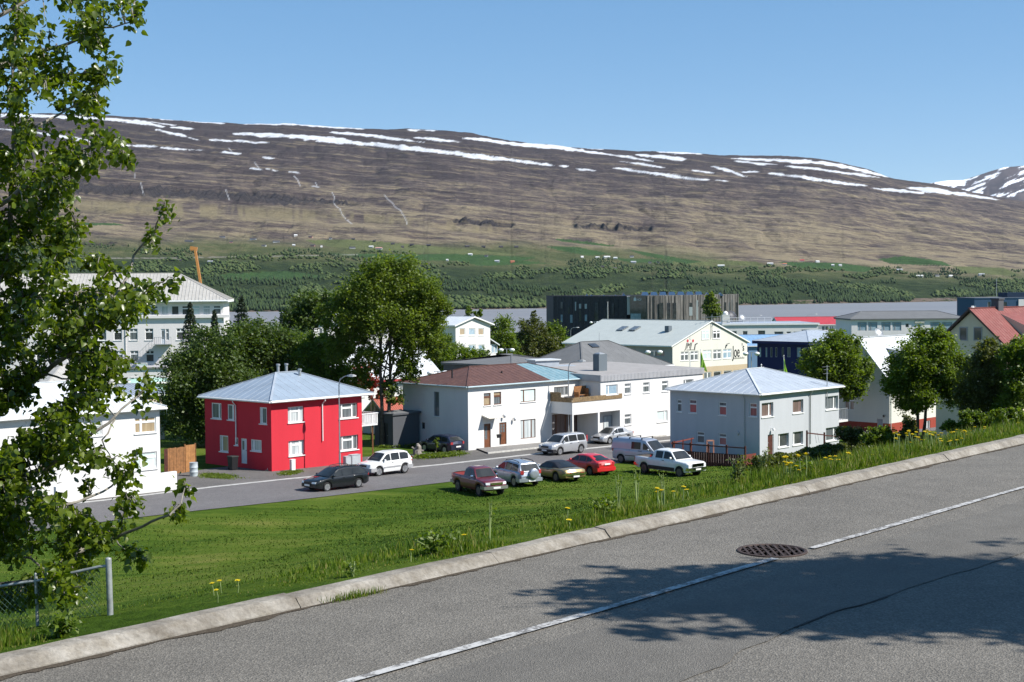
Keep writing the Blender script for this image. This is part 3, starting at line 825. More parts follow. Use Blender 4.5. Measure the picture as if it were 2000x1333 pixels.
class House:
    def __init__(self, name, label, cat, P, z0, a, group=None):
        self.u = Vector((math.sin(R(a)), math.cos(R(a)))); self.vv = Vector((-self.u.y, self.u.x)); self.nn = Vector((self.u.y, -self.u.x))
        self.P = Vector((P[0], P[1])); self.z0 = z0
        self.root = empty(name, (P[0], P[1], z0), label, cat, group)
        self.R = Face(self.P, self.u, self.nn); self.L = Face(self.P, self.vv, -self.u)
        self.holes = {'R': [], 'L': []}
    def size(self, xr=None, xl=None, Lr=None, Ll=None, zt=None, yt=None):
        px = project(self.R.pt(0, self.z0))[0]
        self.Lr = Lr if Lr else self.R.pix(xr, 700)[0]
        self.Ll = Ll if Ll else self.L.pix(xl, 700)[0]
        self.zt = zt if zt is not None else self.R.pix(px, yt)[1]
        self.E = Face(self.R.pt(self.Lr, 0), self.vv, self.u); self.N = Face(self.L.pt(self.Ll, 0), self.u, -self.nn)
        return self
    def fc(self, k): return getattr(self, k) if isinstance(k, str) else k
    def box_of(self, k, x0, x1, yt, yb):
        F = self.fc(k); xm = (x0 + x1) / 2; ym = (yt + yb) / 2
        s0 = F.pix(x0, ym)[0]; s1 = F.pix(x1, ym)[0]
        if s0 > s1: s0, s1 = s1, s0
        return s0, s1, F.pix(xm, yb)[1], F.pix(xm, yt)[1]
    def win(self, k, x0, x1, yt, yb, sty='one', pane='dark', fr=None, sill=True, fw=0.075, depth=0.11, hole=True, box=None, pane2=None, kind='window', sillmat=None):
        F = self.fc(k); s0, s1, z0, z1 = box if box else self.box_of(k, x0, x1, yt, yb)
        if hole and isinstance(k, str): self.holes.setdefault(k, []).append((s0, s1, z0, z1, depth))
        fr = fr or M_WHITE_FR
        mb = MB(); w_, h_ = s1 - s0, z1 - z0; cells = STY[sty]
        od = -depth if hole else 0.0
        panes = []
        for (a0, a1, b0, b1) in cells:
            q0, q1, r0, r1 = s0 + a0 * w_, s0 + a1 * w_, z0 + b0 * h_, z0 + b1 * h_
            for (x_0, x_1, y_0, y_1) in ((q0, q1, r0, r0 + fw), (q0, q1, r1 - fw, r1), (q0, q0 + fw, r0 + fw, r1 - fw), (q1 - fw, q1, r0 + fw, r1 - fw)):
                o = F.pt(x_0, y_0, od); mb.pbox(o, F.pt(x_1, y_0, od) - o, F.pt(x_0, y_1, od) - o, Vector((F.n.x, F.n.y, 0)) * 0.05)
            panes.append((q0 + fw * 0.8, q1 - fw * 0.8, r0 + fw * 0.8, r1 - fw * 0.8))
        wo = mb.build(kind, fr, self.root)
        for i, (q0, q1, r0, r1) in enumerate(panes):
            m = MB(); o = F.pt(q0, r0, od + 0.008); m.pbox(o, F.pt(q1, r0, od + 0.008) - o, F.pt(q0, r1, od + 0.008) - o, Vector((F.n.x, F.n.y, 0)) * 0.012)
            pm = PANES[pane2 if (pane2 and i % 2) else pane]
            m.build('pane', pm, wo)
        if sill:
            m = MB(); o = F.pt(s0 - 0.06, z0 - 0.07, -depth * 0.8); m.pbox(o, F.pt(s1 + 0.06, z0 - 0.07, -depth * 0.8) - o, Vector((0, 0, 0.068)), Vector((F.n.x, F.n.y, 0)) * (depth * 0.8 + 0.07))
            m.build('sill', sillmat or M_WHITE_FR, wo)
        return wo
    def door(self, k, x0, x1, yt, yb, mat, box=None, glass=None, depth=0.12, frm=None):
        F = self.fc(k); s0, s1, z0, z1 = box if box else self.box_of(k, x0, x1, yt, yb)
        if isinstance(k, str): self.holes.setdefault(k, []).append((s0, s1, z0, z1, depth))
        mb = MB(); o = F.pt(s0 + 0.05, z0, -depth); mb.pbox(o, F.pt(s1 - 0.05, z0, -depth) - o, Vector((0, 0, z1 - z0 - 0.05)), Vector((F.n.x, F.n.y, 0)) * 0.045)
        d = mb.build('door', mat, self.root)
        mb = MB()
        for (a, b, c, e) in ((s0, s0 + 0.05, z0, z1), (s1 - 0.05, s1, z0, z1), (s0 + 0.05, s1 - 0.05, z1 - 0.05, z1)):
            o = F.pt(a, c, -depth); mb.pbox(o, F.pt(b, c, -depth) - o, Vector((0, 0, e - c)), Vector((F.n.x, F.n.y, 0)) * 0.07)
        mb.build('door_frame', frm or M_WHITE_FR, d)
        mb = MB(); p = F.pt(s0 + 0.14, z0 + 1.0, -depth + 0.05); mb.tube([p, p + Vector((F.n.x, F.n.y, 0)) * 0.05], 0.03, 6); mb.build('handle', M_GREY_FR, d)
        if glass:
            for (a0, a1, b0, b1) in glass:
                m = MB(); w_, h_ = s1 - s0, z1 - z0
                o = F.pt(s0 + a0 * w_, z0 + b0 * h_, -depth + 0.04); m.pbox(o, F.pt(s0 + a1 * w_, z0 + b0 * h_, -depth + 0.04) - o, Vector((0, 0, (b1 - b0) * h_)), Vector((F.n.x, F.n.y, 0)) * 0.014)
                m.build('pane', PANES['mid'], d)
        return d
    def pipe(self, k, x, yb, z1=None, r=0.045, mat=None, off=0.09, out=0.35):
        F = self.fc(k); s, zb = F.pix(x, yb); z1 = z1 if z1 is not None else self.zt
        mb = MB(); mb.tube([F.pt(s, z1 + 0.02, out), F.pt(s, z1 - 0.10, out), F.pt(s, z1 - 0.38, off), F.pt(s, zb, off)], r, 8)
        return mb.build('downpipe', mat or M_WHITE_FR, self.root, smooth=True)
    def wall_panel(self, mb, F, s0, s1, z0, z1, holes, mi=0, split=None, th=None):
        ss = sorted(set([s0, s1] + [h[0] for h in holes] + [h[1] for h in holes]))
        zs = sorted(set([z0, z1] + [h[2] for h in holes] + [h[3] for h in holes] + ([split] if split else [])))
        ss = [x for x in ss if s0 - 1e-6 <= x <= s1 + 1e-6]; zs = [x for x in zs if z0 - 1e-6 <= x <= z1 + 1e-6]
        for a, b in zip(ss[:-1], ss[1:]):
            for c, e in zip(zs[:-1], zs[1:]):
                if b - a < 1e-5 or e - c < 1e-5: continue
                cx_, cz_ = (a + b) / 2, (c + e) / 2
                if any(h[0] < cx_ < h[1] and h[2] < cz_ < h[3] for h in holes): continue
                m_ = mi
                if split and cz_ < split: m_ = mi + 1
                pts = [F.pt(a, c), F.pt(b, c), F.pt(b, e), F.pt(a, e)]
                mb.poly(pts, m_)
        for h in holes:
            a, b, c, e, dp = h
            m_ = mi + 1 if (split and (c + e) / 2 < split) else mi
            dp = dp + 0.02
            for p, q in (((a, c), (b, c)), ((b, c), (b, e)), ((b, e), (a, e)), ((a, e), (a, c))):
                mb.poly([F.pt(p[0], p[1]), F.pt(q[0], q[1]), F.pt(q[0], q[1], -dp), F.pt(p[0], p[1], -dp)], m_)
            mb.poly([F.pt(a, c, -dp), F.pt(b, c, -dp), F.pt(b, e, -dp), F.pt(a, e, -dp)], m_)
    def walls(self, mats, split=None, apexR=None, apexL=None, name='wall', zb=None):
        """apexR / apexL: height of a gable over that face (and the face opposite)"""
        mb = MB(); zb = self.z0 - 1.2 if zb is None else zb
        self.wall_panel(mb, self.R, 0, self.Lr, zb, self.zt, self.holes['R'], 0, split)
        li = getattr(self, 'lmi', 0); ls = None if li else split
        self.wall_panel(mb, self.L, 0, self.Ll, zb, self.zt, self.holes['L'], li, ls)
        self.wall_panel(mb, self.E, 0, self.Ll, zb, self.zt, self.holes.get('E', []), li, ls)
        self.wall_panel(mb, self.N, 0, self.Lr, zb, self.zt, [], 0, split)
        for F, ln, ap in ((self.R, self.Lr, apexR), (self.N, self.Lr, apexR), (self.L, self.Ll, apexL), (self.E, self.Ll, apexL)):
            if ap:
                mb.poly([F.pt(0, self.zt), F.pt(ln, self.zt), F.pt(ln / 2, ap)])
        return mb.build(name, mats, self.root)
    def lp(self, s, r, z):
        q = self.P + self.u * s + self.vv * r
        return Vector((q.x, q.y, z))
    def hip(self, mat, rise, ov=(0.4, 0.4, 0.4, 0.4), ridge=None, axis='u', ze=None, th=0.20, fas=None, seam=0.6, seamh=0.03, capm=None, gut=True, name='roof', s0=None, s1=None, r0=None, r1=None, gutm=None, mat2=None, split_s=None):
        """ov: overhang at L side, R side, far-right end, back"""
        ze = self.zt if ze is None else ze
        a0 = (0 if s0 is None else s0) - ov[0]; a1 = (self.Lr if s1 is None else s1) + ov[2]
        b0 = (0 if r0 is None else r0) - ov[1]; b1 = (self.Ll if r1 is None else r1) + ov[3]
        zt = ze + th
        c = [self.lp(a0, b0, zt), self.lp(a1, b0, zt), self.lp(a1, b1, zt), self.lp(a0, b1, zt)]
        if axis == 'u':
            rm = (b0 + b1) / 2; half = (b1 - b0) / 2 if ridge is None else (a1 - a0 - ridge) / 2
            q0, q1 = self.lp(a0 + half, rm, zt + rise), self.lp(a1 - half, rm, zt + rise)
            planes = [[c[0], c[1], q1, q0], [c[3], c[0], q0], [c[1], c[2], q1], [c[2], c[3], q0, q1]]
            hips = [(c[0], q0), (c[3], q0), (c[1], q1), (c[2], q1), (q0, q1)]
        else:
            sm = (a0 + a1) / 2; half = (a1 - a0) / 2 if ridge is None else (b1 - b0 - ridge) / 2
            q0, q1 = self.lp(sm, b0 + half, zt + rise), self.lp(sm, b1 - half, zt + rise)
            planes = [[c[0], c[1], q0], [c[3], c[0], q0, q1], [c[1], c[2], q1, q0], [c[2], c[3], q1]]
            hips = [(c[0], q0), (c[1], q0), (c[3], q1), (c[2], q1), (q0, q1)]
        mb = MB()
        for p in planes:
            if split_s is not None and mat2 is not None and len(p) == 4 and axis == 'u':
                # change of sheet colour along a straight seam
                fr_ = (split_s - a0) / (a1 - a0) if p is planes[0] else 1 - (split_s - a0) / (a1 - a0)
                e = p[0].lerp(p[1], fr_)
                k = ((e - p[3]).dot(p[2] - p[3])) / (p[2] - p[3]).length_squared
                k = min(0.999, max(0.001, k)); t_ = p[3].lerp(p[2], k)
                first, second = (0, 3) if p is planes[0] else (3, 0)
                mb.poly([p[0], e, t_, p[3]], first); mb.poly([e, p[1], p[2], t_], second)
            else:
                mb.poly(p, 3 if (mat2 is not None and p is planes[2] and axis == 'u') else 0)
        b = [Vector((q.x, q.y, ze)) for q in c]
        for i in range(4):
            j = (i + 1) % 4
            mb.poly([b[i], b[j], c[j], c[i]], 1)
        mb.poly([b[3], b[2], b[1], b[0]], 2)
        ro = mb.build(name, [mat, fas or M_WHITE_FR, M_WHITE_FR] + ([mat2] if mat2 else []), self.root)
        if seam:
            m = MB()
            for p in planes: seams(m, p, seam, 0.028, seamh * 0.55, split=(split_s - a0) / (a1 - a0) if (split_s is not None and p is planes[0]) else None)
            so_ = m.build('roof_seams', [capm or mat, mat2 or mat], ro); so_['kind'] = 'stuff'
        for p, q in hips:
            m = MB(); m.beam(p + Vector((0, 0, 0.025)), q + Vector((0, 0, 0.025)), 0.16, 0.05); m.build('ridge_cap', capm or mat, ro)
        if gut:
            for p, q, nrm in ((b[0], b[1], self.nn), (b[3], b[0], -self.u)):
                o_ = Vector((nrm.x, nrm.y, 0)) * 0.065 + Vector((0, 0, th * 0.45))
                m = MB(); m.tube([p + o_, q + o_], 0.065, 8); m.build('gutter', gutm or M_WHITE_FR, ro, smooth=True)
        self.ridge = (q0, q1)
        return ro
    def gable(self, mat, apex, along='u', ov=0.3, end=0.25, th=0.14, seam=0.6, name='roof', fas=None, zt=None, s0=0, s1=None, r0=0, r1=None, seamh=0.03, soff=0.0):
        """ridge runs along u (gable on L/E) or along v (gable on R/N)"""
        zt = self.zt if zt is None else zt; s1 = self.Lr if s1 is None else s1; r1 = self.Ll if r1 is None else r1
        if along == 'u':
            rm = (r0 + r1) / 2; k = (apex - zt) / (rm - r0)
            e0, e1 = r0 - ov, r1 + ov; ez = zt - k * ov
            A = [(s0 - end, e0, ez), (s1 + end, e0, ez), (s1 + end, rm, apex), (s0 - end, rm, apex)]
            B = [(s1 + end, e1, ez), (s0 - end, e1, ez), (s0 - end, rm, apex), (s1 + end, rm, apex)]
        else:
            sm = (s0 + s1) / 2; k = (apex - zt) / (sm - s0)
            e0, e1 = s0 - ov, s1 + ov; ez = zt - k * ov
            A = [(e0, r1 + end, ez), (e0, r0 - end, ez), (sm, r0 - end, apex), (sm, r1 + end, apex)]
            B = [(e1, r0 - end, ez), (e1, r1 + end, ez), (sm, r1 + end, apex), (sm, r0 - end, apex)]
        mb = MB(); up = Vector((0, 0, th)); planes = []
        for pl in (A, B):
            q = [self.lp(*p) for p in pl]
            t = [p + up for p in q]; planes.append(t)
            mb.poly(t, 0); mb.poly(list(reversed(q)), 1)
            for i in range(4):
                j = (i + 1) % 4
                if i == 2: continue
                mb.poly([q[i], q[j], t[j], t[i]], 1)
        ro = mb.build(name, [mat, fas or M_WHITE_FR], self.root)
        if seam:
            m = MB()
            for p in planes: seams(m, p, seam, 0.028, seamh * 0.55)
            so_ = m.build('roof_seams', mat, ro); so_['kind'] = 'stuff'
        m = MB(); m.beam(planes[0][2] + Vector((0, 0, 0.02)), planes[0][3] + Vector((0, 0, 0.02)), 0.24, 0.05); m.build('ridge_cap', mat, ro)
        return ro
    def block(self, name, mat, s0, s1, r0, r1, z0, z1, parent=None, bevel=0):
        mb = MB(); o = self.lp(s0, r0, z0); mb.pbox(o, self.lp(s1, r0, z0) - o, self.lp(s0, r1, z0) - o, Vector((0, 0, z1 - z0)))
        return mb.build(name, mat, parent or self.root, bevel=bevel)

def seams(mb, p, spacing, w_, h_, split=None):
    a, b = p[0], p[1]; e = (b - a); L_ = e.length
    if L_ < 0.5: return
    e.normalize()
    nrm = (b - a).cross(p[2] - a).normalized()
    if nrm.z < 0: nrm = -nrm
    upv = nrm.cross(e)
    if upv.z < 0: upv = -upv
    poly = [((q - a).dot(e), (q - a).dot(upv)) for q in p]
    x = spacing * 0.5
    while x < L_:
        ymax = 0
        for i in range(len(poly)):
            (x0, y0), (x1, y1) = poly[i], poly[(i + 1) % len(poly)]
            if (x0 - x) * (x1 - x) <= 0 and abs(x1 - x0) > 1e-6:
                ymax = max(ymax, y0 + (y1 - y0) * (x - x0) / (x1 - x0))
        if ymax > 0.3:
            st = a + e * (x - w_ / 2) - nrm * 0.004
            mb.pbox(st, e * w_, upv * (ymax - 0.02), nrm * h_, 1 if (split is not None and x / L_ > split) else 0)
        x += spacing

def project(p):
    v_ = Vector(p) - C0
    d_ = v_.dot(cam_f)
    return 1000 + FOC * v_.dot(cam_r) / d_, 666.5 - FOC * v_.dot(cam_u) / d_

def text_mesh(body, size, ext, mat, parent, F, s, z, off=0.03, name='lettering', sx=1.0, shear=0.0, italic=False):
    """flat lettering fixed on a facade: s, z = lower left corner on the face"""
    cu = bpy.data.curves.new('txt', 'FONT'); cu.body = body; cu.size = size; cu.extrude = ext; cu.shear = shear
    to = bpy.data.objects.new('txt', cu); COL.objects.link(to)
    dg = bpy.context.evaluated_depsgraph_get(); dg.update()
    me = bpy.data.meshes.new_from_object(to.evaluated_get(dg))
    bpy.data.objects.remove(to)
    base = wloc(parent)
    for v_ in me.vertices:
        q = F.pt(s + v_.co.x * sx, z + v_.co.y, off + v_.co.z) - base
        v_.co = q
    me.materials.clear(); me.materials.append(mat)
    o = bpy.data.objects.new(name, me); o.parent = parent; COL.objects.link(o)
    return o

# --- colours
M_RED = plaster('red_render', (0.56, 0.030, 0.047), 0.16)
M_WHITE = plaster('white_render', (0.70, 0.69, 0.67), 0.13)
M_WHITE2 = plaster('white_render_cool', (0.77, 0.735, 0.72), 0.10)
M_GREYW = plaster('grey_render', (0.48, 0.50, 0.525), 0.16)
M_CREAM = plaster('cream_render', (0.65, 0.635, 0.57), 0.1)
M_REDBASE = plaster('oxide_red_render', (0.30, 0.055, 0.035), 0.12)
M_BEIGE = plaster('beige_render', (0.48, 0.385, 0.26), 0.1)
M_TANW = plaster('tan_render', (0.62, 0.55, 0.41), 0.1)
M_YEL = plaster('yellow_render', (0.60, 0.40, 0.15), 0.1)
M_NAVY = plaster('navy_cladding', (0.022, 0.026, 0.095), 0.1)
M_DKGREY = plaster('charcoal_render', (0.085, 0.09, 0.10), 0.15)
M_RF_BLUE = roofmetal('pale_blue_roof', (0.25, 0.305, 0.37), 0.45, spec=0.35)
M_RF_WHITE = roofmetal('white_blue_roof', (0.36, 0.40, 0.45), 0.45)
M_RF_PURE = roofmetal('white_roof', (0.54, 0.565, 0.58), 0.5, var=0.05)
M_RF_GREEN = roofmetal('pale_green_grey_roof', (0.42, 0.45, 0.425), 0.55, var=0.04)
M_RF_BROWN = roofmetal('rust_brown_roof', (0.095, 0.046, 0.037), 0.65, (0.15, 0.075, 0.055))
M_RF_TURQ = roofmetal('turquoise_roof', (0.155, 0.265, 0.31), 0.6, (0.25, 0.33, 0.355))
M_RF_GREY = roofmetal('felt_grey_roof', (0.135, 0.138, 0.140), 0.85)
M_RF_SLAB = roofmetal('grey_slab_roof', (0.30, 0.285, 0.275), 0.9, (0.22, 0.21, 0.20))
M_RF_TIN = roofmetal('weathered_tin_roof', (0.40, 0.385, 0.355), 0.6, (0.31, 0.295, 0.265))
M_RF_RED = roofmetal('faded_red_roof', (0.20, 0.058, 0.050), 0.75, (0.23, 0.095, 0.08), 0.1)
M_RF_CRIM = roofmetal('crimson_roof', (0.42, 0.05, 0.06), 0.5)
M_STEEL = plain('galvanised_steel', (0.42, 0.43, 0.44), 0.45, 0.6, 0.5, nscale=8)
M_WOOD = plain('weathered_planks', (0.24, 0.165, 0.085), 0.8, var=0.3, nscale=6)
M_WOODR = plain('red_brown_planks', (0.075, 0.022, 0.014), 0.75, var=0.3, nscale=6)
M_WOODO = plain('orange_brown_wood', (0.26, 0.12, 0.045), 0.75, var=0.25, nscale=5)
M_BIN = plain('black_plastic', (0.015, 0.015, 0.017), 0.5)
M_WDOOR = plain('white_door', (0.60, 0.64, 0.68), 0.5)
M_BDOOR = plain('brown_door', (0.15, 0.055, 0.024), 0.5, var=0.2)
M_BLACKT = plain('black_letter', (0.03, 0.03, 0.032), 0.6)

# ---------- red house
P = gs(531, 922)
H = House('red_house', 'bright red two-storey house with pale blue hipped roof behind the black estate car', 'house', P, P.z, 42)
H.size(xr=705.5, xl=398.5, yt=787.5)
RED = H
for (x0, x1, yt, yb, st, pn) in ((562.4, 593.8, 794.5, 825, 'red', 'curtain'), (661.6, 698.3, 788.5, 817, 'red', 'mid'), (563.7, 594.7, 860.6, 890, 'red', 'curtain'), (663, 699.6, 851, 879.5, 'red', 'mid')):
    H.win('R', x0, x1, yt, yb, st, pn, fw=0.07, depth=0.16)
for (x0, x1, yt, yb, st, pn) in ((413.3, 432.3, 787.5, 818, 'side', 'mid'), (444.6, 457.5, 790.3, 820.7, 'side', 'mid'), (507.3, 521, 796, 828.3, 'sider', 'mid'), (429, 445.6, 851, 882.5, 'sider', 'tan'), (458.5, 465, 855, 870, 'one', 'mid'), (490.2, 510.7, 859.3, 881.5, 'sider', 'curtain')):
    H.win('L', x0, x1, yt, yb, st, pn, fw=0.08, depth=0.08)
H.door('L', 470.6, 482.2, 857, 906, M_WDOOR, glass=[(0.55, 0.85, 0.55, 0.9)])
H.walls(M_RED)
H.hip(M_RF_BLUE, 1.72, (0.35, 0.42, 0.9, 0.35), ridge=2.0, th=0.19, seam=0.75, gutm=M_WHITE_FR, capm=M_RF_WHITE)
H.pipe('R', 629, 861.5, out=0.42); H.pipe('L', 463, 864, out=0.36)
q0, q1 = H.ridge
for fx_, off in ((0.9, (0.5, -0.55, -0.75)), (0.45, (0.0, 0.5, -0.35)), (0.05, (0, 0.5, -0.35))):
    b_ = q0.lerp(q1, fx_) + Vector(off)
    mb = MB(); mb.lathe(b_, [(0.13, -0.2), (0.11, 0.15), (0.11, 0.85), (0.16, 0.86), (0.16, 0.98), (0.10, 1.0)], 12); mb.build('roof_vent', M_STEEL, H.root, smooth=True)
# balcony on its far side
zB = H.E.pt(0, 0).z
zdk = H.R.pix(705, 834)[1]
sE = Face(H.R.pt(H.Lr, 0), H.u, H.nn)
Lb = sE.pix(739, 820)[0]
bal = H.block('balcony_floor', M_WHITE_FR, H.Lr, H.Lr + Lb, 0.1, 3.4, zdk, zdk + 0.12)
npk = 13
for i in range(npk):
    s_ = H.Lr + 0.04 + (Lb - 0.08) * i / (npk - 1)
    H.block('picket', M_WHITE_FR, s_ - 0.036, s_ + 0.036, 0.08, 0.12, zdk + 0.13, zdk + 0.92, bal)
for i in range(16):
    r_ = 0.3 + 3.0 * i / 15
    H.block('picket', M_WHITE_FR, H.Lr + Lb - 0.04, H.Lr + Lb, r_ - 0.05, r_ + 0.05, zdk + 0.13, zdk + 0.92, bal)
H.block('handrail', M_WHITE_FR, H.Lr + 0.02, H.Lr + Lb + 0.03, 0.04, 0.16, zdk + 0.925, zdk + 0.985, bal)
H.block('handrail', M_WHITE_FR, H.Lr + Lb - 0.08, H.Lr + Lb + 0.04, 0.165, 3.4, zdk + 0.925, zdk + 0.985, bal)
mb = MB(); p = H.lp(H.Lr + Lb - 0.35, 0.3, 0); mb.beam((p.x, p.y, H.z0 - 0.5), (p.x, p.y, zdk), 0.1, 0.1, up=(1, 0, 0)); mb.build('balcony_post', M_WOODO, H.root)

# ---------- long white house: main block, balcony wing, flat-roofed wing
P = gs(915, 881)
H = House('white_house', 'long white house with half rust-brown and half turquoise roof and timber balcony', 'house', P, P.z, 45)
H.size(xr=1157, xl=786, yt=757.5)
WH = H
H.win('L', 847.2, 857.7, 765.5, 813.4, 'one', 'mid', M_GREY_FR, fw=0.05)
H.win('L', 823, 829.8, 825.4, 838.6, 'one', 'dark', M_GREY_FR, sill=False, fw=0.05)
H.win('R', 944.8, 958.5, 768.2, 792.4, 'top', 'tan', M_BROWN_FR, pane2='mid'); H.win('R', 964.4, 978.9, 766.1, 790.7, 'top', 'mid', M_BROWN_FR, pane2='tan')
H.win('R', 1016.7, 1046, 760.9, 785, 'side', 'blind', M_BROWN_FR, fw=0.06); H.win('R', 1016.7, 1046, 819.7, 856.4, 'v3', 'curtain', M_BROWN_FR, fw=0.05, sill=False)
H.door('R', 945.5, 958.5, 828, 875, M_BDOOR, glass=[(0.2, 0.55, 0.35, 0.9)], frm=M_BROWN_FR)
H.door('R', 975.3, 989.4, 825.4, 868.6, M_BDOOR, glass=[(0.18, 0.45, 0.55, 0.68), (0.55, 0.82, 0.55, 0.68), (0.18, 0.45, 0.70, 0.80), (0.55, 0.82, 0.70, 0.80), (0.18, 0.45, 0.82, 0.92), (0.55, 0.82, 0.82, 0.92)], frm=M_BROWN_FR)
s1 = H.R.pix(1076, 840)[0]
zb_lo = H.R.pix(1076, 826)[1]
# glazing at the back of the carport and upper balcony openings
H.win('R', 1076, 1111, 0, 0, 'v3', 'brown', M_BROWN_FR, sill=False, box=(s1 + 0.15, s1 + 2.6, H.z0 + 0.4, H.z0 + 2.35), fw=0.06)
H.win('R', 1130, 1170, 0, 0, 'v2', 'brown', M_BROWN_FR, sill=False, box=(s1 + 2.9, s1 + 5.4, H.z0 + 0.1, H.z0 + 2.35), fw=0.07)
H.win('R', 1082, 1110, 755.5, 773, 'sider', 'mid', M_GREY_FR, sill=False)
fd = H.box_of('R', 1125.5, 1152.5, 753, 778)
H.holes['R'].append((fd[0], fd[1], fd[2], fd[3], 0.10))
for hf in (0, 1):
    a_, b_ = lerp(fd[0], fd[1], hf * 0.5), lerp(fd[0], fd[1], 0.5 + hf * 0.5)
    mb = MB()
    o = H.R.pt(a_ + 0.02, fd[2], -0.10); mb.pbox(o, H.R.pt(b_ - 0.02, fd[2], -0.10) - o, Vector((0, 0, fd[3] - fd[2])), Vector((H.nn.x, H.nn.y, 0)) * 0.04)
    dd = mb.build('french_door', plain('red_brown_door', (0.20, 0.062, 0.03), 0.5), H.root)
    for c_ in range(2):
        for r_ in range(3):
            w_ = (b_ - a_ - 0.04); h_ = fd[3] - fd[2]
            mb = MB(); o = H.R.pt(a_ + 0.02 + w_ * (0.12 + 0.42 * c_), fd[2] + h_ * (0.08 + 0.30 * r_), -0.065)
            mb.pbox(o, H.R.pt(a_ + 0.02 + w_ * (0.12 + 0.42 * c_ + 0.34), fd[2] + h_ * (0.08 + 0.30 * r_), -0.065) - o, Vector((0, 0, h_ * 0.24)), Vector((H.nn.x, H.nn.y, 0)) * 0.012)
            mb.build('pane', PANES['dark'], dd)
H.Ll = max(H.Ll, 8.0)
H.size(Lr=H.Lr, Ll=H.Ll, zt=H.zt)
H.walls(M_WHITE)
sp = H.R.pix(1073, 742)[0]
H.hip(M_RF_BROWN, 1.35, (0.3, 0.25, 0.3, 0.3), ridge=H.Lr * 0.46, th=0.12, seam=0.62, fas=M_RF_TURQ, capm=M_RF_BROWN, gutm=roofmetal('pale_blue_gutter', (0.40, 0.50, 0.53), 0.5), mat2=M_RF_TURQ, split_s=sp)
for (px_, py_) in ((883, 730), (980, 733)):
    s_ = 0
    F_ = Face(H.R.pt(0, 0, -2.2), H.u, H.nn); s_, z_ = F_.pix(px_, py_)
    mb = MB(); p = F_.pt(s_, z_ - 0.4); mb.tube([p, p + Vector((0, 0, 0.75))], 0.07, 8); mb.build('vent_pipe', M_BIN, H.root)
# canopy over the first door, wall lamps
s_c0, z_c = H.R.pix(941, 818); s_c1, _ = H.R.pix(968, 816)
mb = MB()
for i in range(6):
    a_ = i / 5; mb.beam(H.R.pt(lerp(s_c0, s_c1, a_), z_c + 0.25, 0.0), H.R.pt(lerp(s_c0, s_c1, a_), z_c, 0.85), 0.03, 0.05)
o = H.R.pt(s_c0, z_c + 0.27, 0.0); mb.pbox(o, H.R.pt(s_c1, z_c + 0.27, 0) - o, H.R.pt(s_c0, z_c + 0.02, 0.9) - o, Vector((0, 0, 0.04)))
mb.build('door_canopy', plain('aged_white', (0.62, 0.58, 0.50), 0.6, var=0.2), H.root)
for (px_, py_) in ((981.5, 812), (1001.5, 818)):
    s_, z_ = H.R.pix(px_, py_); p = H.R.pt(s_, z_, 0.0)
    mb = MB(); mb.beam(p, H.R.pt(s_, z_ + 0.1, 0.22), 0.03, 0.03); mb.lathe(H.R.pt(s_, z_ - 0.06, 0.24), [(0.09, -0.12), (0.12, 0.0), (0.09, 0.14), (0.03, 0.2)], 10); mb.build('wall_lamp', M_STEEL, H.root, smooth=True)
# wing geometry: F2 is the wing front, set forward of the main wall
side = Face(H.R.pt(s1, 0), H.nn, -H.u)
Lw = side.pix(1118, 835)[0]
F2 = Face(side.pt(Lw, 0), H.u, H.nn)
LW2 = F2.pix(1372.5, 780)[0]
s_up = F2.pix(1173, 780)[0]
z_top = F2.pix(1172.5, 746)[1]; z_fas = F2.pix(1172.5, 733.5)[1]
z_slab0 = F2.pix(1118, 811)[1]; z_slab1 = F2.pix(1118, 787)[1]
H.holes['W'] = []; H.W = F2
for (x0, x1, yt, yb, st, pn) in ((1183.5, 1206.3, 752, 771, 'side', 'sky'), (1220.2, 1232.7, 749.5, 769.7, 'top', 'mid'), (1256.3, 1268.7, 747.3, 767, 'top', 'mid'), (1293, 1305, 744.5, 764.5, 'top', 'mid'), (1335, 1354.5, 741.5, 760, 'side', 'mid'), (1220.2, 1233, 809.5, 830, 'top', 'mid'), (1283.4, 1303.8, 803, 824, 'sider', 'blind')):
    H.win('W', x0, x1, yt, yb, st, pn)
s_op0 = F2.pix(1120.5, 830)[0]; s_op1 = F2.pix(1168, 830)[0]; s_op2 = F2.pix(1171.5, 830)[0]; s_op3 = F2.pix(1211, 830)[0]
z_op = F2.pix(1145, 808.5)[1]; z_op2 = F2.pix(1190, 803.5)[1]
zwb = H.z0 - 2.2
mb = MB()
hl = [h for h in H.holes['W']]
# opening cut-outs are real openings (carport), so the panel is laid in strips around them
def strip(a, b, c, e): H.wall_panel(mb, F2, a, b, c, e, [h for h in hl if h[0] >= a - 1e-4 and h[1] <= b + 1e-4 and h[2] >= c - 1e-4 and h[3] <= e + 1e-4])
strip(s_up, LW2, z_slab1, z_top)
strip(0, s_op0, zwb, z_slab1); strip(s_op0, s_op1, z_op, z_slab1); strip(s_op1, s_op2, zwb, z_slab1); strip(s_op2, s_op3, z_op2, z_slab1); strip(s_op3, s_up, zwb, z_slab1) if s_up > s_op3 else None
strip(s_op3, LW2, zwb, z_slab1)
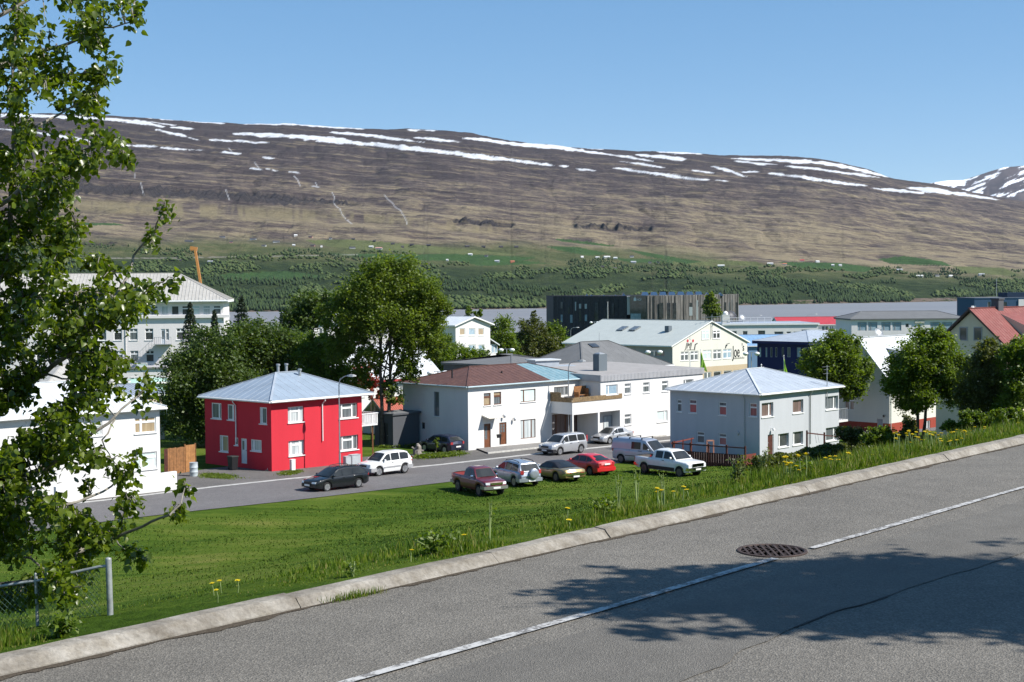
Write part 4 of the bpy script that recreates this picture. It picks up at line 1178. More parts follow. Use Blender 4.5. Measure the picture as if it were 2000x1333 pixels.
# pillar and lintel thickness, soffit
n3 = Vector((-H.nn.x, -H.nn.y, 0))
def slab(a, b, z_, d_):
    mb.poly([F2.pt(a, z_), F2.pt(b, z_), F2.pt(b, z_, -d_), F2.pt(a, z_, -d_)])
slab(s_op0, s_op1, z_op, 0.25); slab(s_op2, s_op3, z_op2, 1.0)
for s_, d_ in ((s_op0, 0.25), (s_op1, 0.25), (s_op2, 0.25), (s_op3, 1.0)):
    mb.poly([F2.pt(s_, zwb), F2.pt(s_, z_op2 + 0.02), F2.pt(s_, z_op2 + 0.02, -d_), F2.pt(s_, zwb, -d_)])
for a, b in ((0, s_op0), (s_op1, s_op2)):
    mb.poly([F2.pt(a, zwb, -0.25), F2.pt(b, zwb, -0.25), F2.pt(b, z_op + 0.05, -0.25), F2.pt(a, z_op + 0.05, -0.25)])
# lintel back and side beam of the balcony
mb.poly([F2.pt(0, z_op, -0.25), F2.pt(s_op3, z_op, -0.25), F2.pt(s_op3, z_slab1, -0.25), F2.pt(0, z_slab1, -0.25)])
zsl = side.pix(1085, 808)[1]
H.wall_panel(mb, side, 0, Lw, zsl, z_slab1, [])
mb.poly([side.pt(0, zsl), side.pt(Lw, zsl), side.pt(Lw, zsl, -0.25), side.pt(0, zsl, -0.25)])
# upper side wall of the wing (facing left), end wall, recessed store front under the slab
Fside = Face(F2.pt(s_up, 0), -H.nn, -H.u); H.wall_panel(mb, Fside, 0, Lw + 0.2, z_slab1 - 0.2, z_top, [])
Fend = Face(F2.pt(LW2, 0), -H.nn, H.u); H.wall_panel(mb, Fend, 0, 13, zwb, z_top, [])
Frec = Face(F2.pt(s_op2, 0, -1.0), H.u, H.nn); H.wall_panel(mb, Frec, 0, s_op3 - s_op2, zwb, z_op2, [])
Fpart = Face(F2.pt(s_op1 + 0.1, 0, -0.25), -H.nn, -H.u); H.wall_panel(mb, Fpart, 0, Lw - 0.25, zwb, z_slab1, [])
mb.build('wing_wall', M_WHITE, H.root)
rb = [h for h in H.holes['W']]
wr = H.win(Frec, 0, 0, 0, 0, 'v2', 'curtain', M_GREY_FR, hole=False, box=(1.6, 3.9, H.z0 + 0.3, H.z0 + 2.0), sill=False)
# balcony slab, timber boards
mb = MB(); mb.poly([F2.pt(-0.0, z_slab1 - 0.01, -0.25), F2.pt(s_up, z_slab1 - 0.01, -0.25), F2.pt(s_up, z_slab1 - 0.01, -Lw), F2.pt(0, z_slab1 - 0.01, -Lw)]); mb.poly([F2.pt(0, zsl + 0.02, -0.25), F2.pt(s_op1, zsl + 0.02, -0.25), F2.pt(s_op1, zsl + 0.02, -Lw), F2.pt(0, zsl + 0.02, -Lw)])
bfl = mb.build('balcony_floor', M_BEIGE, H.root)
z_bt = F2.pix(1118, 777.5)[1]
s_be = F2.pix(1214.7, 770)[0]
nb = 38
for i in range(nb):
    a = s_be * i / nb; b = s_be * (i + 1) / nb - 0.018
    hj = random.uniform(-0.015, 0.015)
    o = F2.pt(a, z_slab1 + 0.005, 0.02); m = MB(); m.pbox(o, F2.pt(b, z_slab1 + 0.005, 0.02) - o, Vector((0, 0, z_bt - z_slab1 + hj)), Vector((H.nn.x, H.nn.y, 0)) * 0.03)
    m.build('board', M_WOOD, bfl)
z_bt2 = side.pix(1085, 766.5)[1]
nb = 12
for i in range(nb):
    a = Lw * i / nb; b = Lw * (i + 1) / nb - 0.02; hh_ = (z_bt2 if i < 6 else z_bt) - z_slab1
    o = side.pt(a, z_slab1 + 0.005, 0.02); m = MB(); m.pbox(o, side.pt(b, z_slab1 + 0.005, 0.02) - o, Vector((0, 0, hh_ + random.uniform(-0.015, 0.015))), Vector((-H.u.x, -H.u.y, 0)) * 0.03)
    m.build('board', M_WOOD, bfl)
# flat roof of the wing with grey corrugated fascia
mb = MB()
mb.poly([F2.pt(s_up - 0.1, z_fas, 0.12), F2.pt(LW2 + 0.1, z_fas, 0.12), F2.pt(LW2 + 0.1, z_fas + 0.25, -13), F2.pt(s_up - 0.1, z_fas + 0.25, -13)], 0)
mb.poly([F2.pt(s_up - 0.1, z_top, 0.12), F2.pt(LW2 + 0.1, z_top, 0.12), F2.pt(LW2 + 0.1, z_fas, 0.12), F2.pt(s_up - 0.1, z_fas, 0.12)], 1)
mb.poly([F2.pt(s_up - 0.1, z_top, 0.12), F2.pt(LW2 + 0.1, z_top, 0.12), F2.pt(LW2 + 0.1, z_top, -0.1), F2.pt(s_up - 0.1, z_top, -0.1)], 1)
mb.poly([F2.pt(s_up - 0.1, z_top, 0.12), F2.pt(s_up - 0.1, z_fas, 0.12), F2.pt(s_up - 0.1, z_fas + 0.25, -13), F2.pt(s_up - 0.1, z_top, -13)], 1)
mb.poly([F2.pt(LW2 + 0.1, z_top, 0.12), F2.pt(LW2 + 0.1, z_fas, 0.12), F2.pt(LW2 + 0.1, z_fas + 0.25, -13), F2.pt(LW2 + 0.1, z_top, -13)], 1)
fr_o = mb.build('flat_roof', [M_RF_SLAB, roofmetal('grey_fascia', (0.40, 0.40, 0.41), 0.5)], H.root)
mb = MB(); k_ = s_up
while k_ < LW2:
    o = F2.pt(k_, z_top + 0.02, 0.12); mb.pbox(o, F2.pt(k_ + 0.07, z_top + 0.02, 0.12) - o, Vector((0, 0, z_fas - z_top - 0.04)), Vector((H.nn.x, H.nn.y, 0)) * 0.03); k_ += 0.2
cr = mb.build('fascia_ribs', roofmetal('grey_fascia', (0.40, 0.40, 0.41), 0.5), fr_o); cr['kind'] = 'stuff'
# big square chimney and roof box
F3 = Face(F2.pt(0, 0, -3.5), H.u, H.nn)
a_, z_a = F3.pix(1170, 729); b_, _ = F3.pix(1187.5, 727); z_c = F3.pix(1178, 692)[1]
mb = MB(); o = F3.pt(a_, z_a - 0.6); mb.pbox(o, (F3.pt(b_, z_a - 0.6) - o) * 0.9, Vector((-H.nn.x, -H.nn.y, 0)) * 0.75, Vector((0, 0, z_c - z_a + 0.6)))
ch = mb.build('chimney', plaster('slate_grey', (0.13, 0.155, 0.175), 0.1), H.root)
mb = MB(); c_ = F3.pt((a_ + b_) / 2 * 0.98 + 0.0, z_c, -0.37); mb.lathe(c_, [(0.5, 0.0), (0.48, 0.06), (0.12, 0.16)], 4); mb.tube([c_, c_ + Vector((0, 0, 2.0))], 0.02, 5); mb.build('chimney_cap', M_STEEL, ch)

# ---------- pale grey house
GD = 113.0
P = gd(1484, 895, GD); P.z = street_z(P.x, P.y)
H = House('grey_house', 'pale grey two-storey house with white hipped roof beside the red-brown deck', 'house', P, P.z, 45)
H.size(xr=1638.5, xl=1308.5, yt=773)
GREY = H
for (x0, x1, yt, yb, st, pn) in ((1322.4, 1331.6, 781, 804.6, 'top', 'mid'), (1346, 1360.5, 781, 807, 'top', 'red'), (1404, 1418.7, 785.8, 811.6, 'top', 'red'), (1464, 1478.4, 788, 814, 'top', 'brown'), (1361, 1375.7, 843.8, 866, 'top', 'mid'), (1404, 1418.7, 847.3, 870, 'top', 'red')):
    H.win('L', x0, x1, yt, yb, st, pn, pane2='mid' if pn == 'red' else None, fw=0.06, depth=0.09)
for (x0, x1, yt, yb, st, pn) in ((1487.8, 1510.4, 787, 814.4, 'sider', 'brown'), (1548.5, 1569, 781, 807, 'one', 'brown'), (1613, 1637.0, 774, 800, 'sider', 'mid'), (1519.8, 1540.7, 847, 873.5, 'side', 'dark'), (1548.5, 1568.5, 843.3, 869, 'side', 'dark'), (1613, 1637.0, 835, 861, 'sider', 'mid')):
    H.win('R', x0, x1, yt, yb, st, pn, fw=0.07, depth=0.20)
H.door('R', 1499.6, 1511, 849, 889, M_WOODR)
H.walls(M_GREYW)
H.hip(M_RF_WHITE, 1.62, (0.3, 0.3, 0.35, 0.3), ridge=2.4, th=0.16, seam=0.75, capm=M_RF_PURE)
H.pipe('L', 1455, 880, out=0.3, mat=M_GREYW); H.pipe('R', 1581, 868, out=0.3, mat=M_STEEL)
s_, z_ = H.R.pix(1506, 839); mb = MB(); mb.beam(H.R.pt(s_, z_ + 0.1, 0), H.R.pt(s_, z_ + 0.1, 0.25), 0.04, 0.04); mb.lathe(H.R.pt(s_, z_ - 0.08, 0.25), [(0.12, 0.0), (0.13, 0.08), (0.05, 0.2)], 10); mb.build('wall_lamp', M_WHITE_FR, H.root, smooth=True)
s_, z_ = H.R.pix(1613, 793); mb = MB(); p = H.R.pt(s_, z_, 0.12); zt_ = H.R.pix(1613, 714)[1]
mb.tube([p, Vector((p.x, p.y, zt_))], [0.045, 0.03], 8)
for k_, wd in ((0.97, 0.75), (0.90, 0.5), (0.8, 0.6)):
    c_ = Vector((p.x, p.y, lerp(z_, zt_, k_))); mb.beam(c_ - Vector((H.u.x, H.u.y, 0)) * wd, c_ + Vector((H.u.x, H.u.y, 0)) * wd * 0.5, 0.02, 0.02)
mb.build('antenna_mast', M_STEEL, H.root)
s_, z_ = H.L.pix(1440, 846); mb = MB(); mb.lathe(H.L.pt(s_, z_, 0.0), [(0.2, 0.0), (0.2, 0.12), (0.1, 0.16)], 12, axis='x'); mb.build('wall_vent', M_GREYW, H.root, smooth=True)
zdk = H.R.pix(1640, 822)[1]
bl = H.block('balcony_floor', M_WHITE, H.Lr, H.Lr + 1.7, 0.15, 3.0, zdk - 0.18, zdk)
for i in range(7): H.block('baluster', M_STEEL, H.Lr + 0.1 + 1.5 * i / 6, H.Lr + 0.14 + 1.5 * i / 6, 0.18, 0.22, zdk, zdk + 0.95, bl)
H.block('handrail', M_STEEL, H.Lr, H.Lr + 1.7, 0.17, 0.23, zdk + 0.955, zdk + 1.0, bl)
# swing frame / washing line posts by the door side
# terrace with plank screen on the near-left side of the grey house
A = gs(1311, 909); B = gs(1452, 921)
A = Vector((A.x, A.y, street_z(A.x, A.y))); B = Vector((B.x, B.y, street_z(B.x, B.y)))
dk = empty('terrace_fence', A, 'dark red-brown plank terrace screen with posts and rails below the grey house', 'fence')
dirAB = (B - A); LAB = dirAB.length; dirAB.normalize(); nAB = Vector((dirAB.y, -dirAB.x, 0)); 
ztA = zpix(1311, 879, A.y) ; ztB = zpix(1452, 889, B.y)
npl = 30
for i in range(npl):
    f0 = i / npl; f1 = (i + 1) / npl - 0.004
    p = A.lerp(B, f0); q = A.lerp(B, f1); m = MB()
    m.pbox((p.x, p.y, p.z - 0.5), Vector((q.x - p.x, q.y - p.y, 0)), nAB * (0.025 + 0.006 * (i % 2)), Vector((0, 0, lerp(ztA, ztB, f0) - p.z + 0.5)))
    m.build('plank', M_WOODR, dk)
# short return to the house corner
Rr = gd(1484, 893, GD - 1.0); 
bk = B + (Vector((H.vv.x, H.vv.y, 0)) * 0.0)
C_ = B + Vector((H.u.x, H.u.y, 0)) * 1.6
for i in range(8):
    p = B.lerp(C_, i / 8); q = B.lerp(C_, (i + 0.94) / 8); m = MB(); m.pbox((p.x, p.y, p.z - 0.5), Vector((q.x - p.x, q.y - p.y, 0)), Vector((H.nn.x, H.nn.y, 0)) * 0.03, Vector((0, 0, ztB - p.z + 0.5))); m.build('plank', plain('red_planks', (0.17, 0.04, 0.028), 0.7, var=0.2), dk)
for i in range(5):
    p = A.lerp(B, i / 4); zt_ = lerp(ztA, ztB, i / 4); m = MB()
    o = Vector((p.x, p.y, 0)) - nAB * 0.12; m.pbox((o.x, o.y, zt_ - 1.2), dirAB * 0.11, -nAB * 0.11, (0, 0, 1.85)); m.build('post', M_WOODR, dk)
m = MB(); m.beam(A - nAB * 0.16 + Vector((0, 0, ztA - A.z + 0.5)), B - nAB * 0.16 + Vector((0, 0, ztB - B.z + 0.5)), 0.07, 0.09); m.build('rail', M_WOODR, dk)
F0 = A + Vector((H.u.x, H.u.y, 0)) * 3.2 + Vector((-0.2, 0.4, 0))
for i in range(3):
    p = A.lerp(F0, (i + 0.3) / 2.6); m = MB(); m.pbox((p.x, p.y, ztA - 1.2), (0.1, 0, 0), (0, 0.1, 0), (0, 0, 1.85)); m.build('post', plain('red_planks', (0.17, 0.04, 0.028), 0.7, var=0.2), dk)
m = MB(); m.beam(A + Vector((0, 0, ztA - A.z + 0.52)), F0 + Vector((0, 0, ztA - F0.z + 0.6)), 0.07, 0.09); m.build('rail', plain('red_planks', (0.17, 0.04, 0.028), 0.7, var=0.2), dk)
m = MB(); o = A - nAB * 0.1; m.poly([(o.x, o.y, ztA - 0.75), (B.x - nAB.x * 0.1, B.y - nAB.y * 0.1, ztB - 0.75), (C_.x, C_.y + 4, ztB - 0.7), (F0.x, F0.y + 2, ztA - 0.7)]); m.build('deck', plain('grey_deck', (0.30, 0.24, 0.21), 0.8), dk)
# ---------- cream house with oxide-red base, gable to the left
P = gs(1737, 846)
H = House('cream_house', 'cream gabled house with white roof and dark red base behind the forked tree', 'house', P, P.z, 44)
s_ap, z_ap = H.L.pix(1676, 662)
H.size(xr=1845, Ll=2 * s_ap, yt=744)
H.win('L', 1650, 1668, 775, 801, 'tv', 'brown', sill=False, fw=0.06); H.door('L', 1713.6, 1724.4, 818, 842, M_GREY_FR)
H.win('R', 1806, 1817, 822, 842, 'v2', 'mid'); H.win('R', 1775, 1790, 775, 797, 'top', 'mid'); H.win('R', 1812, 1824, 773, 794, 'top', 'mid')
zsp = H.R.pix(1737, 828)[1]
H.walls([M_CREAM, M_REDBASE], split=zsp, apexL=z_ap - 0.12)
H.gable(M_RF_PURE, z_ap, 'u', ov=0.35, end=0.25, th=0.12, seam=0.7)
H.pipe('R', 1738.5, 843, mat=plain('pale_green_pipe', (0.35, 0.48, 0.45), 0.5), out=0.2)
# roof dormer
dz = H.zt + (z_ap - H.zt) * 0.25; D0, D1 = H.Lr * 0.33, H.Lr * 0.62
mb = MB(); rf0, rf1 = 0.3, H.Ll * 0.36; tz = H.zt + (z_ap - H.zt) * 0.74
mb.poly([H.lp(D0, rf0, dz - 0.6), H.lp(D1, rf0, dz - 0.6), H.lp(D1, rf0, tz - 0.3), H.lp(D0, rf0, tz - 0.3)], 0)
for d_ in (D0, D1): mb.poly([H.lp(d_, rf0, dz - 0.6), H.lp(d_, rf0, tz - 0.3), H.lp(d_, rf1, tz)], 0)
mb.poly([H.lp(D0 - 0.15, rf0 - 0.2, tz - 0.3), H.lp(D1 + 0.15, rf0 - 0.2, tz - 0.3), H.lp(D1 + 0.15, rf1 + 0.2, tz + 0.04), H.lp(D0 - 0.15, rf1 + 0.2, tz + 0.04)], 1)
mb.build('dormer', [M_RF_WHITE, M_RF_PURE], H.root)
s_, z_ = H.L.pix(1728, 812); mb = MB(); mb.beam(H.L.pt(s_, z_, 0), H.L.pt(s_, z_, 0.2), 0.04, 0.04); mb.lathe(H.L.pt(s_, z_ - 0.15, 0.22), [(0.1, 0), (0.1, 0.2), (0.03, 0.26)], 8); mb.build('wall_lamp', M_BIN, H.root)

# ---------- house with faded red roof at the right edge
d_ = 121.0
P = gd(1965.7, 700, d_); P.z = ground_z(P.x, P.y)
H = House('red_roofed_house', 'tan gabled house with faded red metal roof and dark chimney at the right edge', 'house', P, P.z, 46)
s_ap, z_ap = H.L.pix(1896, 607)
H.size(Lr=11.0, Ll=2 * s_ap, zt=H.L.pix(1965.7, 677)[1])
H.win('L', 1874, 1890, 639, 666, 'one', 'dark', M_GREY_FR, sill=False, hole=False); H.win('L', 1901.6, 1918.4, 639, 666, 'one', 'dark', M_GREY_FR, sill=False, hole=False)
H.win('L', 1925, 1940, 700, 725, 'v2', 'mid'); H.win('L', 1880, 1895, 702, 726, 'v2', 'mid')
H.walls(M_TANW, apexL=z_ap - 0.15)
H.gable(M_RF_RED, z_ap, 'u', ov=0.5, end=0.35, th=0.22, seam=0.5, fas=plain('dark_brown_verge', (0.055, 0.03, 0.025), 0.6))
# cross wing with ridge level with the main one
mb = MB(); rmid = H.Ll / 2
zz1 = z_ap - 0.05; zz0 = H.zt + 1.0
mb.poly([H.lp(4.2, -1.2, zz0), H.lp(11.3, -1.2, zz0), H.lp(11.3, rmid, zz1), H.lp(4.2, rmid, zz1)], 0)
mb.poly([H.lp(4.2, -1.2, zz0), H.lp(4.2, rmid, zz1), H.lp(4.2, 0.2, H.zt + 0.2)], 1)
mb.poly([H.lp(4.4, -0.9, H.z0), H.lp(11, -0.9, H.z0), H.lp(11, -0.9, zz0 + 0.1), H.lp(4.4, -0.9, zz0 + 0.1)], 1)
mb.poly([H.lp(4.4, -0.9, H.z0), H.lp(4.4, -0.9, zz0 + 0.1), H.lp(4.4, 0.5, zz0 + 0.1), H.lp(4.4, 0.5, H.z0)], 1)
mb.build('dormer', [M_RF_RED, M_TANW], H.root)
Fc = Face(H.lp(0, rmid, 0), H.u, H.nn); a_, zc0 = Fc.pix(1943, 612); b_, _ = Fc.pix(1955.5, 612); zc1 = Fc.pix(1949, 585.5)[1]
ch = H.block('chimney', M_DKGREY, a_, a_ + max(0.7, (b_ - a_) * 0.8), rmid - 0.35, rmid + 0.35, zc0 - 1.5, zc1)
H.block('chimney_cap', M_DKGREY, a_ - 0.08, a_ + max(0.7, (b_ - a_) * 0.8) + 0.08, rmid - 0.43, rmid + 0.43, zc1 + 0.002, zc1 + 0.12, ch)
m = MB(); p = H.lp(a_ + 0.3, rmid, zc1); m.tube([p, p + Vector((0, 0, 1.9))], 0.02, 5); m.build('antenna_mast', M_STEEL, ch)

# ---------- white house at the left edge behind the poplar leaves
Pr = gs(314, 948)
a = 46
u_ = Vector((math.sin(R(a)), math.cos(R(a))))
LEN = 13.0
P = Vector((Pr.x - u_.x * LEN, Pr.y - u_.y * LEN, Pr.z))
H = House('white_corner_house', 'plain white two-storey house with white roof half hidden by the poplar leaves', 'house', P, P.z, a)
H.size(Lr=LEN, Ll=8.6, zt=H.R.pix(314, 800.5)[1])
for (x0, x1, yt, yb, st, pn) in ((263, 305, 815, 846, 'tl', 'tan'), (262, 306.5, 884, 917, 'tl', 'blind'), (162, 200, 822, 852, 'tl', 'curtain'), (160, 200, 892, 912, 'tl', 'curtain'), (78, 104, 830, 855, 'tl', 'mid'), (70, 100, 905, 935, 'tl', 'mid')):
    H.win('R', x0, x1, yt, yb, st, pn, fw=0.08)
H.walls(M_WHITE)
H.hip(M_RF_PURE, 1.75, (0.35, 0.35, 0.35, 0.35), ridge=5.2, th=0.22, seam=0.8)
Fq = Face(H.lp(0, 4.5, 0), H.u, H.nn); a_, z_a = Fq.pix(219, 770); z_b = Fq.pix(225, 747)[1]
H.block('chimney', plaster('chimney_grey', (0.22, 0.21, 0.20), 0.2), a_, a_ + 0.7, 5.6, 6.3, z_a - 1.0, z_b)
# low white garden wall in front of it
A = gs(110, 985); B = gs(346, 957)
mb = MB(); dv = Vector((B.x - A.x, B.y - A.y, 0)); nv = Vector((-dv.y, dv.x, 0)).normalized()
zt_ = zpix(330, 921, B.y); mb.pbox((A.x, A.y, A.z - 0.6), dv, nv * 0.25, (0, 0, zt_ - A.z + 0.6))
gw = mb.build('garden_wall', M_WHITE, None, origin=(A.x, A.y, A.z)); tag(gw, 'low white rendered garden wall before the white corner house', 'wall')

# ---------- hospital-like white block far left
d_ = 205.0
Pr_ = gd(438, 700, d_)
u_ = Vector((math.sin(R(82)), math.cos(R(82)))); LEN = 62.0
P = Vector((Pr_.x - u_.x * LEN, Pr_.y - u_.y * LEN, 0)); P.z = ground_z(Pr_.x, Pr_.y) - 0.3
H = House('white_office_block', 'long white four-storey block with ribbed grey roof at far left', 'building', P, P.z, 82)
H.size(Lr=LEN, Ll=14.0, zt=H.R.pix(440, 590.5)[1])
x = 424.0
while x > -60:
    if abs(x - 322) > -1: H.win('R', x - 7.2, x + 7.2, 597 + ROLL * (440 - x) * 1.0, 614.5 + ROLL * (440 - x), 'top' if int(x) % 3 else 'one', random.choice(['mid', 'curtain', 'dark', 'blind']), fw=0.08, depth=0.12, sill=False)
    x -= 20.45
x = 352.6
while x > -60:
    dy = ROLL * (440 - x)
    if abs(x - 322) < 3:
        H.door('R', x - 7.5, x + 0.5, 642 + dy, 672 + dy, M_WDOOR, glass=[(0.2, 0.8, 0.35, 0.9)]); H.win('R', x + 1.5, x + 8, 642 + dy, 664 + dy, 'top', 'mid', fw=0.08, sill=False)
    else: H.win('R', x - 8, x + 8, 641 + dy, 663.5 + dy, 'hosp', random.choice(['dark', 'dark', 'mid']), fw=0.09, depth=0.14)
    x -= 30.6
x = 293.0
while x > -60:
    dy = ROLL * (440 - x); H.win('R', x - 8, x + 8, 684 + dy, 706.5 + dy, 'hosp', random.choice(['dark', 'mid', 'mid']), fw=0.09, depth=0.14); x -= 30.6
H.walls(M_WHITE2)
H.hip(M_RF_TIN, H.R.pix(300, 551)[1] - H.zt + 1.0, (0.7, 0.7, 0.7, 0.7), ridge=None, th=0.35, seam=0.5, seamh=0.12, capm=M_RF_TIN)
z_ = H.R.pix(440, 618)[1]; H.block('parapet_band', M_WHITE2, -0.2, H.Lr + 0.9, -0.35, 0.0, z_ - 0.2, z_ + 0.22)
H.pipe('R', 247, 712, out=0.7, mat=M_WHITE2)
# lower front range with its own flat roof
zl = H.R.pix(250, 720)[1]
sA = H.R.pix(60, 720)[0]; sB = H.R.pix(330, 720)[0]
fo = 2.4
lw = H.block('lower_range', M_WHITE2, sA, sB, -fo, -0.02, H.z0 - 1.5, zl)
H.block('lower_roof', M_RF_GREY, sA - 0.2, sB + 0.2, -fo - 0.2, 0.0, zl + 0.004, zl + 0.14, lw)
Fl = Face(H.R.pt(0, 0, fo), H.u, H.nn)
for x in (232.5, 263.6, 291.0): H.win(Fl, x - 8.5, x + 8.5, 737, 749.5, 'v2', 'dark', fw=0.09, hole=False, sill=False)
for x0, x1 in ((208, 224), (267, 288)): H.win(Fl, x0, x1, 709, 717, 'one', 'blind', fw=0.12, hole=False, sill=False)
# escape stair from the door
pd, zd = H.R.pix(322, 672)
st = H.block('stair_landing', M_STEEL, pd - 1.3, pd + 1.0, -1.3, -0.02, zd - 0.1, zd)
mb = MB()
for k_ in range(12):
    f_ = k_ / 11; s_ = pd - 1.3 - 2.9 * f_; z_ = zd - 2.8 * f_
    o = H.R.pt(s_ - 0.25, z_ - 0.03, 0.3); mb.pbox(o, Vector((H.u.x, H.u.y, 0)) * 0.28, Vector((H.nn.x, H.nn.y, 0)) * 0.9, (0, 0, 0.04))
mb.build('stair_treads', M_STEEL, st)
mb = MB()
mb.beam(H.R.pt(pd - 1.3, zd + 1.0, 1.25), H.R.pt(pd - 4.2, zd - 1.8, 1.25), 0.05, 0.05); mb.beam(H.R.pt(pd - 1.3, zd + 1.0, 1.25), H.R.pt(pd + 1.0, zd + 1.0, 1.25), 0.05, 0.05)
for k_ in range(8):
    f_ = k_ / 7; s_ = pd - 1.3 - 2.9 * f_; z_ = zd - 2.8 * f_; mb.beam(H.R.pt(s_, z_, 1.25), H.R.pt(s_, z_ + 1.0, 1.25), 0.035, 0.035, up=(1, 0, 0))
for k_ in range(9): mb.beam(H.R.pt(pd - 1.3 + 2.3 * k_ / 8, zd, 1.25), H.R.pt(pd - 1.3 + 2.3 * k_ / 8, zd + 1.0, 1.25), 0.035, 0.035, up=(1, 0, 0))
mb.build('stair_railing', M_STEEL, st)

# ---------- small roofs between: yellow house, blue-grey shed, green shed
d_ = 150.0
P = gd(247, 770, d_); P.z = ground_z(P.x, P.y) - 0.2
a = 46; u_ = Vector((math.sin(R(a)), math.cos(R(a))))
P = Vector((P.x - u_.x * 9, P.y - u_.y * 9, P.z))
H = House('yellow_house', 'yellow house with grey roof between the white corner house and the office block', 'house', P, P.z, a)
H.size(Lr=9.0, Ll=7.0, zt=zpix(240, 748, d_)); H.win('R', 190, 203, 770, 790, 'v2', 'mid'); H.win('R', 215, 226, 772, 790, 'v2', 'mid'); H.walls(M_YEL); H.hip(M_RF_TIN, 1.9, (0.3, 0.3, 0.3, 0.3), ridge=2.0, th=0.15, seam=0.6)
d_ = 128.0
P = gd(292, 800, d_); P.z = ground_z(P.x, P.y) - 0.2; P = Vector((P.x - u_.x * 6, P.y - u_.y * 6, P.z))
H = House('tin_shed', 'low shed with blue-grey corrugated roof behind the white corner house', 'shed', P, P.z, a)
H.size(Lr=7.5, Ll=6.0, zt=zpix(290, 772, d_)); H.door('R', 230, 245, 790, 815, M_WOODO); H.walls(M_TANW); H.gable(roofmetal('blue_grey_tin', (0.26, 0.30, 0.36), 0.45), zpix(260, 753, d_ + 2), 'u', seam=0.3, seamh=0.05)
d_ = 160.0
P = gd(262, 800, d_); P.z = ground_z(P.x, P.y) - 0.2
H = House('green_shed', 'pale green flat-roofed shed in front of the office block', 'shed', P, P.z, 46)
H.size(Lr=6.5, Ll=5.0, zt=zpix(280, 752, d_)); H.win('R', 285, 296, 762, 772, 'v2', 'mid'); H.walls(plaster('mint_render', (0.40, 0.58, 0.50), 0.1)); H.hip(plaster('mint_render', (0.40, 0.58, 0.50), 0.1), 0.3, seam=0, gut=False)

# ---------- charcoal garage between the red and the white house
P = gd(768, 868, 121.0); P.z = ground_z(P.x, P.y)
H = House('charcoal_garage', 'dark grey flat-roofed garage in shade between the red and white houses', 'garage', P, P.z, 45)
H.size(Lr=3.0, xl=730, zt=H.R.pix(768, 812)[1])
b0 = H.box_of('L', 741, 758, 826, 866)
H.door('L', 0, 0, 0, 0, plain('garage_door', (0.025, 0.027, 0.032), 0.5), box=(b0[0], b0[1], H.z0 + 0.02, b0[3]), frm=M_DKGREY)
H.walls(M_DKGREY); H.hip(M_RF_GREY, 0.12, (0.12, 0.12, 0.12, 0.12), seam=0, gut=False, fas=M_DKGREY, th=0.15)

# ---------- white-roofed house behind the big poplar
d_ = 150.0
Pr_ = gd(856, 760, d_)
a = 47; u_ = Vector((math.sin(R(a)), math.cos(R(a)))); LEN = 13.0
P = Vector((Pr_.x - u_.x * LEN, Pr_.y - u_.y * LEN, 0)); P.z = ground_z(P.x, P.y) - 0.2
H = House('white_gabled_house', 'white house with steep white metal roof and red trim behind the tall poplar', 'house', P, P.z, a)
H.size(Lr=LEN, Ll=8.0, zt=zpix(856, 729, d_))
zr = zpix(827, 674, d_ + 2)
for (x0, x1, yt, yb) in ((800, 812, 752, 770), (775, 787, 755, 772), (740, 752, 756, 774), (700, 712, 758, 776)): H.win('R', x0, x1, yt, yb, 'v2', 'mid')
H.walls(M_WHITE, apexL=zr - 0.1); H.gable(M_RF_PURE, zr, 'u', ov=0.45, end=0.35, seam=0.7)
H.block('red_trim', M_RF_CRIM, -0.1, H.Lr + 0.3, -0.5, -0.38, H.zt - 0.55, H.zt - 0.38)
d_ = 135.0
Pr_ = gd(800, 850, d_); P = Vector((Pr_.x - u_.x * 2.6, Pr_.y - u_.y * 2.6, 0)); P.z = ground_z(P.x, P.y) - 0.2
H = House('red_tiled_outbuilding', 'low white outbuilding with orange-red roof glimpsed beside the poplar trunk', 'shed', P, P.z, a)
H.size(Lr=3.0, Ll=4.0, zt=zpix(800, 812, d_)); H.win('R', 785, 790, 822, 832, 'one', 'mid'); H.walls(M_WHITE); H.gable(roofmetal('orange_red_roof', (0.34, 0.09, 0.055), 0.6), zpix(785, 778, d_ + 2), 'u', seam=0.25, seamh=0.05)

# ---------- white gabled house right of the poplar
d_ = 225.0
P = gd(890.5, 720, d_); P.z = ground_z(P.x, P.y) - 0.3
H = House('white_gable_house', 'tall white gable house with three upper windows above the bushes', 'house', P, P.z, 44)
H.size(xr=957.7, xl=849.7, zt=H.R.pix(890.5, 636)[1])
z_ap = H.R.pix(926, 620.5)[1]
for (x0, x1, pn) in ((897.3, 908.7, 'tan'), (915.5, 928.3, 'sky'), (933.9, 945.3, 'tan')): H.win('R', x0, x1, 641.5, 655.5, 'one', pn, fw=0.12)
for (x0, x1, pn) in ((915.5, 929, 'sky'), (934, 946.6, 'sky'), (897.3, 908.7, 'mid')): H.win('R', x0, x1, 673.5, 687.5, 'one', pn, fw=0.12)
H.walls(M_WHITE, apexR=z_ap - 0.15); H.gable(M_RF_PURE, z_ap, 'v', ov=0.6, end=0.5, seam=0.9, th=0.2)
sB = H.R.pix(957.7, 690)[0]; sC = H.R.pix(973, 690)[0]; zg = H.R.pix(958, 661)[1]
an = H.block('glazed_porch', M_WHITE, sB, sC, 0.5, 4.0, H.z0 - 1, zg - 1.0)
